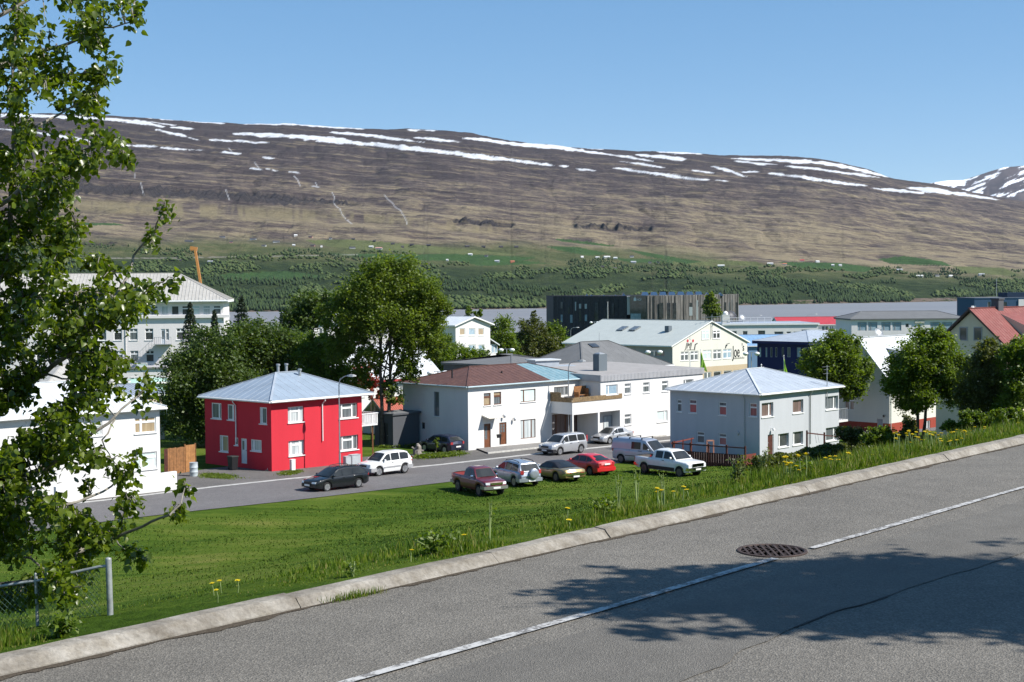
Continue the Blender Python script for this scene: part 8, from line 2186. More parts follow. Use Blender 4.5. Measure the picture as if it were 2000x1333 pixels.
# ------------------------------------------------------------------ the near poplar at the left edge
TD = 10.6
rs = np.random.default_rng(12); rnd = random.Random(12)
tb = gd(-330, 1150, TD + 0.6); tb.z = ground_z(tb.x, tb.y)
FT = empty('near_poplar_tree', tb, 'large glossy-leaved poplar overhanging the left edge of the picture', 'tree')
trunk_top = gd(-260, -330, TD + 0.5)
mb = MB(); tp = [tb - Vector((0, 0, 0.4)), gd(-325, 1000, TD + 0.6), gd(-300, 700, TD + 0.5), gd(-285, 300, TD + 0.5), gd(-270, 0, TD + 0.5), trunk_top]
mb.tube(tp, [0.20, 0.16, 0.13, 0.10, 0.075, 0.03], 12); FTR = mb.build('trunk', M_BARKP, FT, smooth=True)
BR = [
 ([(-318, 1010), (-150, 965), (0, 938), (60, 925), (94, 912), (130, 883), (180, 845), (224, 815), (270, 772), (283, 752)], 0.030, -0.5),
 ([(-305, 860), (-130, 815), (0, 782), (24, 772), (81, 732), (146, 680), (189, 640), (240, 560), (262, 500), (300, 455), (322, 405)], 0.032, 0.1),
 ([(-320, 1130), (-100, 1150), (40, 1140), (108, 1112), (160, 1074), (224, 1052), (280, 1028), (332, 1006), (352, 985), (362, 950)], 0.026, -0.4),
 ([(-290, 400), (-150, 240), (0, 130), (60, 112), (97, 97), (146, 79), (202, 56), (262, 42)], 0.030, 0.3),
 ([(-300, 640), (-160, 590), (-20, 590), (22, 470), (26, 300), (24, 170), (30, 60), (40, -60)], 0.034, 0.0),
 ([(-300, 560), (-140, 470), (0, 400), (60, 360), (110, 330), (150, 300), (190, 285), (240, 300)], 0.026, -0.3),
 ([(-285, 300), (-150, 130), (-20, 40), (60, 0), (120, -30), (170, -60)], 0.026, 0.5),
 ([(-300, 700), (-120, 640), (0, 600), (70, 575), (150, 568), (220, 575), (290, 560), (318, 552)], 0.024, 0.4),
 ([(-305, 780), (-100, 700), (20, 650), (60, 610), (95, 540), (120, 470), (150, 440)], 0.022, -0.2),
 ([(-320, 1060), (-120, 1050), (0, 1030), (70, 1000), (130, 985), (200, 960), (245, 930), (265, 900)], 0.022, -0.6),
 ([(-322, 1090), (-120, 1100), (0, 1080), (60, 1090), (110, 1130), (130, 1165)], 0.018, -0.7),
 ([(22, 470), (60, 430), (90, 380), (120, 350)], 0.014, 0.2), ([(26, 300), (70, 250), (130, 215), (180, 180), (205, 150)], 0.014, 0.2), ([(24, 200), (70, 160), (120, 150), (185, 140)], 0.012, -0.2),
 ([(94, 912), (100, 870), (125, 800), (150, 770)], 0.010, -0.3), ([(81, 732), (120, 740), (175, 740), (225, 760)], 0.010, 0.1), ([(146, 680), (190, 690), (225, 705)], 0.010, 0.2), ([(240, 560), (215, 520), (190, 500)], 0.009, 0.2), ([(224, 1052), (240, 1010), (250, 975)], 0.008, -0.4), ([(160, 1074), (170, 1040), (150, 1010)], 0.008, -0.4), ([(224, 815), (200, 860), (220, 900), (240, 925)], 0.008, -0.4), ([(189, 640), (220, 615), (265, 600)], 0.009, 0.2), ([(224, 1052), (250, 1080), (270, 1078)], 0.007, -0.4)]
bpts = []
for px_list, r0, dz in BR:
    pts = []
    m = len(px_list)
    for k, (px, py) in enumerate(px_list):
        dd = TD + 0.5 + (dz - 0.1) * min(1, k / 4) + 0.25 * math.sin(k * 1.3 + r0 * 300)
        pts.append(gd(px, py, dd))
    fine = []
    for a, b in zip(pts[:-1], pts[1:]):
        for q in range(3): fine.append(a.lerp(b, q / 3) + Vector((rnd.gauss(0, 1), rnd.gauss(0, 1), rnd.gauss(0, 1))) * 0.006)
    fine.append(pts[-1]); rad = [r0 * (1 - 0.86 * k / (len(fine) - 1)) for k in range(len(fine))]
    mb = MB(); mb.tube(fine, rad, 7); mb.build('branch', M_BARKP, FTR, smooth=True)
    bpts += [(p, r) for p, r in zip(fine, rad)]
# where leaf sprays hang: the outline of the tree as seen from the road, several twigs deep
OUT = [(-60, 268), (0, 268), (40, 276), (60, 270), (75, 205), (110, 235), (140, 215), (180, 190), (215, 200), (250, 205), (280, 245), (300, 250), (315, 215), (345, 160), (370, 150), (385, 135), (430, 150), (470, 160), (500, 190), (520, 235), (560, 300), (600, 300), (640, 260), (680, 235), (720, 245), (760, 210), (800, 190), (850, 170), (900, 200), (930, 260), (960, 260), (1000, 235), (1040, 210), (1080, 200), (1120, 190), (1150, 160), (1180, 90)]
oy = np.array([o[0] for o in OUT], float); ox = np.array([o[1] for o in OUT], float)
BPX = np.array([[project(p)[0], project(p)[1]] for p, r in bpts]); BP = np.array([tuple(p) for p, r in bpts])
cl = []
tries = 0
while len(cl) < 2000 and tries < 60000:
    tries += 1
    py = rs.uniform(-60, 1180); lim = np.interp(py, oy, ox); px = rs.uniform(-190, lim)
    dens = 0.55 if py < 560 else (0.75 if py < 700 else 1.0)
    if px > lim - 60: dens *= 0.75
    gapn = float(fbm(np.array([px / 55.0]), np.array([py / 55.0]), 2, 33)[0])
    if gapn < 0.36 or rs.uniform() > dens: continue
    if 690 < py < 800 and 60 < px < 140 and gapn < 0.52: continue
    dd = np.hypot(BPX[:, 0] - px, BPX[:, 1] - py); j = int(np.argmin(dd))
    if dd[j] > 120: continue
    e = gd(px, py, float(BP[j][1]) + rs.uniform(-0.55, 0.55)); cl.append((e, Vector(BP[j])))
for px_list, r0, dz in BR:   # sprays at the tips
    for q in (-1, -2):
        px, py = px_list[q]
        for _ in range(3):
            dd = np.hypot(BPX[:, 0] - px, BPX[:, 1] - py); j = int(np.argmin(dd)); cl.append((gd(px + rs.normal(0, 12), py + rs.normal(0, 12), float(BP[j][1])), Vector(BP[j])))
mb = MB(); LP = []; LD = []
for e, b in cl:
    m = b.lerp(e, 0.5) + Vector((0, 0, 0.03)); mb.tube([b, m, e], [0.006, 0.0045, 0.0025], 5, cap=False)
    k = rnd.randint(12, 20)
    for _ in range(k):
        f = rnd.random() ** 0.6
        p = b.lerp(e, 0.35 + 0.68 * f) + Vector((rnd.gauss(0, 0.035), rnd.gauss(0, 0.04), rnd.gauss(-0.015, 0.035))); LP.append(tuple(p))
        d = (e - b).normalized() * 0.35 + Vector((rnd.gauss(0, 0.6), rnd.gauss(0, 0.6), rnd.gauss(-0.45, 0.45))); LD.append(tuple(d.normalized()))
o_ = mb.build('twigs', M_BARKP, FTR); o_['kind'] = 'stuff'
LP = np.array(LP); LD = np.array(LD); n_ = len(LP)
nv = rs.normal(size=(n_, 3)); nv[:, 2] += 0.9; nv -= LD * (nv * LD).sum(1)[:, None]; nv /= np.linalg.norm(nv, axis=1)[:, None]; sd = np.cross(LD, nv)
sz = rs.uniform(0.032, 0.070, n_)[:, None]
prof = [(0.0, 0.0, 0.0), (0.12, 0.36, 0.10), (0.42, 0.40, 0.12), (1.0, 0.0, -0.10), (0.42, -0.40, 0.12), (0.12, -0.36, 0.10), (0.45, 0.0, 0.0)]
V = np.stack([LP + LD * sz * a + sd * sz * b + nv * sz * c for a, b, c in prof], 1).reshape(-1, 3)
i0 = (np.arange(n_) * 7)[:, None]
F = (i0 + np.array([[0, 1, 6, 1, 2, 6, 2, 3, 6, 3, 4, 6, 4, 5, 6, 5, 0, 6]])).ravel()
lv = np_mesh('leaves', V, F, 3, LF['fore'], FT); lv['kind'] = 'stuff'

# tree out of frame on the right, whose shadow falls across the road
sh = gz(1600, 1160, 0.0)
cs = 5.2
ctr = sh + Vector((to_sun.x, to_sun.y, 0)) / to_sun.z * cs
tb = Vector((ctr.x + 3.6, ctr.y - 0.6, 0.0))
def fblob(px, py, rx, ry, rz, hh):
    g = gz(px, py, 0.0); c = g + Vector((to_sun.x, to_sun.y, to_sun.z)) / to_sun.z * hh
    return (c.x, c.y, c.z, rx, ry, rz)
tree('roadside_tree', 'roadside tree standing just outside the right of the picture, shading the road', tb,
     [fblob(1560, 1165, 1.1, 0.85, 1.0, 5.4), fblob(1440, 1150, 0.9, 0.6, 0.7, 5.2), fblob(1680, 1140, 1.0, 0.7, 0.8, 5.6), fblob(1700, 1200, 0.9, 0.6, 0.7, 5.5), fblob(1900, 1130, 1.2, 0.9, 0.8, 6.0), fblob(2000, 1190, 1.2, 0.8, 0.9, 6.0), fblob(1480, 1200, 0.6, 0.4, 0.4, 5.1), fblob(1800, 1150, 1.2, 1.0, 1.1, 5.8), fblob(2100, 1160, 1.7, 1.3, 1.4, 6.2), fblob(1330, 1175, 0.7, 0.55, 0.55, 5.0), fblob(1900, 1225, 1.0, 0.5, 0.7, 5.4), fblob(2300, 1150, 1.8, 1.5, 1.7, 6.4), fblob(1230, 1150, 0.45, 0.35, 0.3, 4.8), fblob(1130, 1160, 0.4, 0.2, 0.2, 4.6), fblob(1180, 1195, 0.4, 0.2, 0.2, 4.7), fblob(1330, 1240, 0.45, 0.2, 0.25, 4.8)],
     'mid', 9500, 0.15, 0.16, 61, shell=0.3, clump=0.12, limbs=14, lump=0.4)
# ------------------------------------------------------------------ FAR SHORE: woods and farmhouses
rs = np.random.default_rng(40)
n_ = 26000
fpx = rs.uniform(-120, 2120, n_)
shore_y = np.interp(fpx, px_c, hor(px_c) - e_sh); top_y = np.interp(fpx, PX[0], ftop[0])
u1 = rs.uniform(0, 1, n_); fpy = shore_y - 1.0 - (shore_y - top_y + 16) * u1 ** 1.15
dn = fbm(fpx / 60, fpy / 12, 3, 44)
keep = (dn > 0.36 + 0.22 * u1); fpx, fpy, u1, dn = fpx[keep], fpy[keep], u1[keep], dn[keep]
J = np.clip(np.searchsorted(px_c, fpx), 0, len(px_c) - 1)
tx = []; tyy = []; tz_ = []
fieldv = []
for j, py in zip(J, fpy):
    col = PYm[:, j]; ok = np.where((col[:-1] >= py) & (col[1:] < py))[0]
    i = int(ok[0]) if len(ok) else 5
    k = (col[i] - py) / max(1e-6, col[i] - col[i + 1]); k = min(1, max(0, k))
    tx.append(D[i, j] + (D[i + 1, j] - D[i, j]) * k); tz_.append(Zm[i, j] + (Zm[i + 1, j] - Zm[i, j]) * k); fieldv.append(max(field[i, j], pale[i, j], snow[i, j]))
fd = np.array(tx); fz = np.array(tz_); fxw = (fpx - 1000) / FOC * fd; ok = np.array(fieldv) < 0.3
fd, fz, fxw, dn, u1 = fd[ok], fz[ok], fxw[ok], dn[ok], u1[ok]
m = len(fd); hh_ = rs.uniform(2.6, 6.2, m) * (1.0 - 0.3 * u1); con = (fbm(fxw / 150, fd / 150, 2, 47) > 0.55); hh_ = np.where(con, hh_ * 1.2, hh_); rr = np.where(con, hh_ * 0.34, hh_ * rs.uniform(0.55, 0.85, m))
ns = 6; ang = np.arange(ns) * 2 * np.pi / ns
ring = np.stack([np.cos(ang), np.sin(ang)], 1)
jit_ = rs.uniform(0.75, 1.25, (m, ns, 1))
V0 = np.concatenate([np.stack([fxw, fd, fz - 1], 1)[:, None, :],
     np.concatenate([np.stack([fxw, fd], 1)[:, None, :] + ring[None] * rr[:, None, None] * jit_, np.broadcast_to((fz + hh_ * np.where(con, 0.15, 0.42))[:, None, None], (m, ns, 1))], 2),
     np.stack([fxw, fd, fz + hh_], 1)[:, None, :]], 1).reshape(-1, 3)
i0 = (np.arange(m) * (ns + 2))[:, None]
fl = []
for k in range(ns): fl += [0, 1 + (k + 1) % ns, 1 + k, 1 + k, 1 + (k + 1) % ns, ns + 1]
F0_ = (i0 + np.array([fl])).ravel()
tint = np.repeat(np.clip(rs.normal(0.5, 0.15, m) + np.where(con, -0.35, 0.05), 0, 1), ns + 2)
n = NT('far_wood'); n.col(n.ramp(n.attr('tint'), [(0.0, (0.026, 0.044, 0.021)), (0.5, (0.054, 0.080, 0.029)), (1.0, (0.100, 0.122, 0.046))])); n.set(Roughness=0.9, Specular_IOR_Level=0.1)
tag(np_mesh('far_wood', V0, F0_, 3, n.m, attrs={'tint': tint}), 'distant green wood along the far shore', kind='stuff')

FW = {'w': plain('farm_white', (0.58, 0.58, 0.56), 0.7), 'd': plain('farm_dark', (0.06, 0.055, 0.06), 0.7), 'g': plain('farm_grey', (0.35, 0.36, 0.38), 0.7), 'p': plain('farm_pink', (0.42, 0.22, 0.19), 0.7), 'r': plain('farm_red', (0.40, 0.05, 0.05), 0.6), 'o': plain('farm_orange', (0.40, 0.15, 0.08), 0.6)}
PRO = {}
def farm_proto(wc, rc):
    k = wc + rc
    if k not in PRO:
        me = bpy.data.meshes.new('wall'); me.from_pydata([(-.5, -.5, -.6), (.5, -.5, -.6), (.5, .5, -.6), (-.5, .5, -.6), (-.5, -.5, .6), (.5, -.5, .6), (.5, .5, .6), (-.5, .5, .6), (-.5, 0, 1.0), (.5, 0, 1.0)], [], [(0, 1, 5, 4), (2, 3, 7, 6), (1, 2, 6, 9, 5), (3, 0, 4, 8, 7)]); me.materials.append(FW[wc])
        m2 = bpy.data.meshes.new('roof'); m2.from_pydata([(-.54, -.6, .52), (.54, -.6, .52), (.54, 0, 1.03), (-.54, 0, 1.03), (.54, .6, .52), (-.54, .6, .52), (-.54, -.6, .45), (.54, -.6, .45)], [], [(0, 1, 2, 3), (3, 2, 4, 5), (6, 7, 1, 0)]); m2.materials.append(FW[rc])
        PRO[k] = (me, m2)
    return PRO[k]
ORD = lambda k: '%d%s' % (k, 'th' if 10 <= k % 100 <= 20 else {1: 'st', 2: 'nd', 3: 'rd'}.get(k % 10, 'th'))
FARM = [(372, 471, 17, 'g', 'd'), (437, 463, 12, 'g', 'd'), (454, 473, 7, 'p', 'd'), (497, 467, 13, 'w', 'd'), (518, 480, 9, 'w', 'd'), (542, 472, 14, 'w', 'd'), (580, 460, 7, 'w', 'w'), (576, 479, 6, 'w', 'w'), (609, 463, 8, 'p', 'd'), (613, 480, 9, 'p', 'd'), (630, 482, 4, 'w', 'w'), (648, 466, 6, 'w', 'd'), (690, 484, 12, 'w', 'd'), (692, 467, 7, 'd', 'd'), (727, 482, 9, 'w', 'w'), (742, 485, 14, 'w', 'p'), (733, 471, 6, 'd', 'd'), (769, 476, 8, 'd', 'd'), (788, 482, 6, 'd', 'd'), (806, 478, 8, 'd', 'd'), (839, 479, 9, 'd', 'd'), (914, 481, 9, 'd', 'd'), (946, 482, 8, 'd', 'd'), (980, 482, 8, 'd', 'd'), (1010, 482, 8, 'd', 'd'), (413, 511, 11, 'g', 'g'), (352, 508, 9, 'd', 'd'), (920, 497, 9, 'w', 'w'), (951, 500, 7, 'g', 'd'), (875, 508, 5, 'w', 'w'), (972, 510, 10, 'w', 'g'), (1002, 511, 9, 'o', 'o'), (1138, 502, 6, 'w', 'w'), (1168, 503, 8, 'w', 'w'), (1186, 502, 13, 'w', 'w'), (1203, 504, 8, 'w', 'w'), (1235, 501, 8, 'w', 'd'), (1238, 512, 11, 'w', 'g'), (1270, 513, 6, 'g', 'd'), (1286, 512, 6, 'w', 'd'), (1163, 522, 8, 'd', 'd'), (1178, 521, 8, 'd', 'd'), (1202, 524, 7, 'g', 'd'), (1409, 519, 14, 'w', 'w'), (1505, 515, 12, 'w', 'w'), (1533, 516, 9, 'w', 'o'), (1567, 509, 9, 'w', 'r'), (1597, 511, 8, 'w', 'w'), (1627, 518, 6, 'w', 'w'), (1641, 518, 7, 'w', 'g'), (1757, 527, 12, 'w', 'g'), (1796, 539, 14, 'w', 'w'), (1830, 538, 9, 'w', 'd'), (1857, 539, 9, 'w', 'w'), (1917, 536, 12, 'w', 'g')]
FARM.sort()
wn_ = {'w': 'white', 'd': 'dark', 'g': 'grey', 'p': 'pinkish', 'r': 'red', 'o': 'orange'}
for i, (px, py, wpx, wc, rc) in enumerate(FARM):
    p = hill_point(px, py + 2); k = p.y / FOC
    r_ = empty('farmhouse', p, 'tiny %s house with %s roof on the far hillside, %s from the left' % (wn_[wc], wn_[rc], ORD(i + 1)), 'house', 'farmhouses on the hill across the fjord', rz=random.uniform(-0.2, 0.3))
    for me in farm_proto(wc, rc):
        o = bpy.data.objects.new(me.name.split('.')[0], me); o.parent = r_; COL.objects.link(o)
    r_.scale = (wpx * k * 0.9, wpx * k * 0.55, 3.5 * k)

# orange crane beyond the office block
d_ = 330.0
cb_ = gd(410, 640, d_); zc = ground_z(cb_.x, cb_.y); b0 = gd(407.5, 590, d_); b1 = gd(381, 487, d_); foot = Vector((b0.x + (b0.x - b1.x) * 0.28, d_, zc + 2.2))
CR = empty('mobile_crane', (foot.x, d_, zc), 'orange telescopic crane boom rising behind the white office block', 'crane')
M_OR = paint('crane_orange', (0.62, 0.24, 0.035))
mb = MB(); mb.beam(foot, foot.lerp(b1, 0.55), 0.6, 0.95, up=(0, 1, 0)); mb.build('boom', M_OR, CR)
mb = MB(); mb.beam(foot.lerp(b1, 0.5), b1, 0.5, 0.7, up=(0, 1, 0)); mb.build('boom_extension', M_OR, CR)
mb = MB(); mb.beam(b1 + Vector((-1.1, 0, 0.25)), b1 + Vector((0.5, 0, 0.0)), 0.6, 0.9); mb.lathe(b1 + Vector((-0.8, -0.2, -0.2)), [(0.35, 0), (0.35, 0.3)], 12, axis='y'); mb.build('boom_head', M_OR, CR)
mb = MB(); mb.box(foot.x - 4, foot.x + 5, d_ - 1.3, d_ + 1.3, zc + 0.9, zc + 2.0); mb.box(foot.x - 4, foot.x - 2.2, d_ - 1.3, d_ + 1.3, zc + 2.0, zc + 3.2); mb.build('carrier', M_OR, CR)
for k in range(4):
    mb = MB(); mb.lathe((foot.x - 3 + 2.2 * k, d_ - 1.4, zc + 0.6), [(0.4, 0), (0.6, 0.05), (0.6, 2.6), (0.4, 2.65)], 14, axis='y'); mb.build('wheel', M_TYRE, CR)

# ------------------------------------------------------------------ street furniture
def lamp(label, px, py, ytop, reach, dirv, d=None, headpx=None, name='street_lamp', group='street lamps'):
    b = gs(px, py) if d is None else gd(px, py, d)
    if d is not None: b.z = ground_z(b.x, b.y)
    zt = zpix(px, ytop, b.y); r_ = empty(name, b, label, 'street lamp', group); dv = Vector((dirv[0], dirv[1], 0)).normalized()
    mb = MB(); mb.tube([b - Vector((0, 0, 0.3)), b + Vector((0, 0, 1.2))], 0.075, 9); mb.tube([b + Vector((0, 0, 1.2)), Vector((b.x, b.y, zt - 0.7)), Vector((b.x, b.y, zt - 0.7)) + dv * 0.10 + Vector((0, 0, 0.42)), Vector((b.x, b.y, zt)) + dv * 0.45 - Vector((0, 0, 0.06)), Vector((b.x, b.y, zt)) + dv * reach], [0.055, 0.04, 0.038, 0.034, 0.03], 8); mb.build('pole', M_STEEL, r_, smooth=True)
    e = Vector((b.x, b.y, zt)) + dv * reach; sd_ = Vector((-dv.y, dv.x, 0)); mb = MB()
    ringp = []
    for t_, w_, h0, h1 in ((-0.08, 0.05, -0.04, 0.05), (0.12, 0.13, -0.07, 0.09), (0.42, 0.15, -0.08, 0.08), (0.62, 0.08, -0.05, 0.03)):
        c = e + dv * t_; ringp.append([c + sd_ * w_ + Vector((0, 0, h0)), c + sd_ * w_ * 0.8 + Vector((0, 0, h1)), c - sd_ * w_ * 0.8 + Vector((0, 0, h1)), c - sd_ * w_ + Vector((0, 0, h0))])
    for a, b_ in zip(ringp[:-1], ringp[1:]):
        for k in range(4): mb.poly([a[k], a[(k + 1) % 4], b_[(k + 1) % 4], b_[k]])
    mb.poly(ringp[0]); mb.poly(ringp[-1]); mb.build('lamp_head', plain('lamp_grey', (0.55, 0.55, 0.54), 0.5), r_, smooth=True)
    return r_
lamp('grey street lamp in front of the red house', 664, 918.5, 734, 0.75, (0.95, -0.3))
lamp('grey street lamp in front of the timber balcony', 1111, 868, 705, 0.95, (0.95, -0.3))
lamp('distant street lamp by the water right of the concert hall', 1467, 660, 616.5, 2.0, (1, 0.1), d=330)
lamp('distant street lamp above the crimson roof', 1576, 660, 614, 2.0, (1, 0.1), d=345)
lamp('street lamp in front of the dark concert hall wall', 1115, 690, 640, 1.2, (1, 0.0), d=300)
def globe_lamp(label, px, ytop, d, yb=760):
    b = gd(px, yb, d); b.z = ground_z(b.x, b.y); zt = zpix(px, ytop, d); r_ = empty('globe_lamp', b, label, 'street lamp', 'double globe lamps in town')
    mb = MB(); mb.tube([b, Vector((b.x, b.y, zt))], [0.09, 0.06], 8); mb.beam((b.x - 0.75, b.y, zt), (b.x + 0.75, b.y, zt), 0.06, 0.06); mb.build('pole', M_STEEL, r_)
    for s_ in (-1, 1):
        mb = MB(); mb.lathe((b.x + 0.75 * s_, b.y, zt - 0.42), [(0.10, 0.0), (0.30, 0.12), (0.36, 0.28), (0.30, 0.42), (0.12, 0.50)], 12); mb.build('globe', plain('opal_globe', (0.80, 0.80, 0.78), 0.35), r_, smooth=True)
globe_lamp('double globe lamp left of the grey hipped hall', 990, 682, 190); globe_lamp('double globe lamp before the shop side wall', 1277.5, 686, 175)
globe_lamp('double globe lamp between the shop and the navy building', 1467.5, 689, 185); globe_lamp('double globe lamp by the steep white roof', 856, 726, 140, 800); globe_lamp('double globe lamp before the concert hall', 1161, 629, 330, 690)

def wheelie(label, px, py, h=1.05, w_=0.55, on=0.02):
    p = gs(px, py); r_ = empty('wheelie_bin', (p.x, p.y, street_z(p.x, p.y) + on), label, 'bin', 'wheelie bins by the houses'); z = r_.location.z
    u2 = Vector((WH.u.x, WH.u.y, 0)); n2 = Vector((WH.nn.x, WH.nn.y, 0)); mb = MB(); c = Vector((p.x, p.y, z + 0.06))
    lo = [c + u2 * a * w_ * 0.42 + n2 * b * w_ * 0.45 for a, b in ((-1, -1), (1, -1), (1, 1), (-1, 1))]; hi = [c + u2 * a * w_ * 0.5 + n2 * b * w_ * 0.6 + Vector((0, 0, h * 0.88)) for a, b in ((-1, -1), (1, -1), (1, 1), (-1, 1))]
    mb.add(lo + hi, [(3, 2, 1, 0), (4, 5, 6, 7), (0, 1, 5, 4), (1, 2, 6, 5), (2, 3, 7, 6), (3, 0, 4, 7)]); mb.build('body', M_BIN, r_)
    mb = MB(); q = [v + (v - c - Vector((0, 0, h * 0.88))) * 0.08 for v in hi]; t_ = [v + Vector((0, 0, 0.07)) for v in q]; mb.add(q + t_, [(3, 2, 1, 0), (4, 5, 6, 7), (0, 1, 5, 4), (1, 2, 6, 5), (2, 3, 7, 6), (3, 0, 4, 7)]); mb.build('lid', plain('grey_lid', (0.05, 0.055, 0.05), 0.5), r_)
    for s_ in (-1, 1):
        mb = MB(); e = c + u2 * s_ * w_ * 0.38 - n2 * w_ * 0.45; mb.lathe(e + Vector((0, 0, 0.06)), [(0.10, -0.03), (0.10, 0.03)], 10, axis='x'); mb.build('wheel', M_TYRE, r_)
wheelie('black wheelie bin between the two brown doors', 970, 875, on=0.16); wheelie('black wheelie bin in the shade beside the red house door', 455, 919); wheelie('black wheelie bin under the white balcony wing', 1177, 855, 1.1, 0.75, on=0.15)
# cabinets at the red house
def cabinet(label, px0, px1, yb, yt, mat, name='utility_cabinet', dp=0.35):
    a = gs(px0, yb); b = gs(px1, yb - (px1 - px0) * 0.09); z = street_z(a.x, a.y); zt = zpix(px0, yt, a.y); r_ = empty(name, (a.x, a.y, z), label, 'cabinet')
    u2 = (Vector((b.x, b.y, 0)) - Vector((a.x, a.y, 0))); n2 = Vector((u2.y, -u2.x, 0)).normalized(); mb = MB(); mb.pbox((a.x, a.y, z - 0.1), u2, -n2 * dp, (0, 0, zt - z + 0.1)); mb.build('case', mat, r_, bevel=0.015)
    mb = MB(); mb.pbox(Vector((a.x, a.y, z + 0.12)) + u2 * 0.07, u2 * 0.86, n2 * 0.015, (0, 0, (zt - z) - 0.2)); mb.build('door', mat, r_)
    mb = MB(); mb.pbox(Vector((a.x, a.y, zt)) - u2 * 0.03 + n2 * 0.03, u2 * 1.06, -n2 * (dp + 0.06), (0, 0, 0.03)); mb.build('lid', mat, r_)
M_CAB = plain('cabinet_grey', (0.40, 0.43, 0.45), 0.55)
cabinet('small grey utility cabinet by the lamp post', 675.5, 686, 916, 893, M_CAB); cabinet('large grey utility cabinet at the corner of the red house', 687.5, 704.5, 914.5, 890, M_CAB, dp=0.45); cabinet('slim white meter cabinet against the red wall', 569.5, 577.5, 922.5, 899, M_WHITE_FR, 'meter_cabinet', 0.25)
# barrel and wooden gate
p = gs(378.5, 931); r_ = empty('steel_barrel', (p.x, p.y, p.z + 0.03), 'pale grey steel barrel beside the wooden gate', 'barrel'); z = p.z + 0.03
mb = MB(); mb.lathe((p.x, p.y, z), [(0.29, 0.0), (0.29, 0.28), (0.305, 0.30), (0.29, 0.32), (0.29, 0.60), (0.305, 0.62), (0.29, 0.64), (0.29, 0.95), (0.30, 0.97), (0.27, 0.975)], 20); mb.build('drum', plain('barrel_grey', (0.42, 0.47, 0.50), 0.5), r_, smooth=True)
mb = MB(); mb.lathe((p.x, p.y, z + 0.976), [(0.265, -0.05), (0.265, 0.004)], 18); mb.build('lid', plain('barrel_lid', (0.32, 0.36, 0.38), 0.5), r_)
A = gs(321, 928); B = gs(362, 924); zt = zpix(340, 877, A.y); r_ = empty('wooden_fence', (A.x, A.y, A.z), 'brown vertical-board fence and gate beside the white corner house', 'fence')
dv = Vector((B.x - A.x, B.y - A.y, 0)); nv_ = Vector((dv.y, -dv.x, 0)).normalized(); nbd = 12
for i in range(nbd):
    m_ = MB(); m_.pbox(Vector((A.x, A.y, A.z - 0.1)) + dv * (i / nbd), dv * (0.93 / nbd), nv_ * (0.022 + 0.008 * (i % 2)), (0, 0, zt - A.z + 0.1 + random.uniform(-.02, .02))); m_.build('board', M_WOODO if i > 1 else M_WOODR, r_)
Cg = gs(382, 922)
dv2 = Vector((Cg.x - B.x, Cg.y - B.y, 0)); 
for i in range(6):
    m_ = MB(); m_.pbox(Vector((B.x, B.y, B.z + 0.05)) + dv2 * (i / 6), dv2 * (0.93 / 6), nv_ * 0.025, (0, 0, zt - B.z + 0.05)); m_.build('board', plain('gate_orange', (0.36, 0.17, 0.06), 0.7, var=0.2), r_)
for q in (B, Cg):
    m_ = MB(); m_.pbox((q.x - 0.05, q.y - 0.05, q.z - 0.1), (0.1, 0, 0), (0, 0.1, 0), (0, 0, zt - q.z + 0.28)); m_.build('post', M_WOODO, r_)
# potted plants before the white house
for i, px in enumerate((1035, 1047)):
    p = gs(px, 868 - i * 1); z = street_z(p.x, p.y) + 0.16; r_ = empty('potted_plant', (p.x, p.y, z), 'potted shrub in a dark tub, %s of the pair under the ground-floor window' % ('left' if i == 0 else 'right'), 'plant', 'potted shrubs by the white house')
    mb = MB(); mb.lathe((p.x, p.y, z), [(0.18, 0.0), (0.24, 0.38), (0.26, 0.40), (0.22, 0.41)], 14); mb.build('pot', plain('tub_brown', (0.06, 0.045, 0.035), 0.7), r_, smooth=True)
    rs = np.random.default_rng(60 + i); P = np.array([p.x, p.y, z + 0.68]) + rs.normal(0, 1, (420, 3)) * np.array([0.17, 0.17, 0.16]); v_, f_ = leaf_cards(P, 0.12, rs); np_mesh('leaves', v_, f_, 4, LF['poplar'], r_)
    mb = MB(); mb.tube([(p.x, p.y, z + 0.38), (p.x, p.y, z + 0.75)], 0.02, 6); mb.build('stem', M_BARK, r_)
# upturned white chair-like bench under the balcony wing
p = gs(1150, 858); z = street_z(p.x, p.y) + 0.16; r_ = empty('garden_bench', (p.x, p.y, z), 'curved white garden bench under the balcony wing', 'bench'); u2 = Vector((WH.u.x, WH.u.y, 0)); n2 = Vector((WH.nn.x, WH.nn.y, 0)); c = Vector((p.x, p.y, z))
mb = MB(); mb.tube([c + n2 * 0.3, c + n2 * 0.25 + Vector((0, 0, 0.4)), c + Vector((0, 0, 0.62)) + u2 * 0.3, c + Vector((0, 0, 0.66)) + u2 * 0.9, c + Vector((0, 0, 0.55)) + u2 * 1.2], 0.06, 8); mb.build('seat', M_WHITE_FR, r_, smooth=True)
for s_ in (0.1, 1.1): mb = MB(); mb.beam(c + u2 * s_, c + u2 * s_ + Vector((0, 0, 0.55)), 0.07, 0.07, up=(1, 0, 0)); mb.build('leg', M_WHITE_FR, r_)
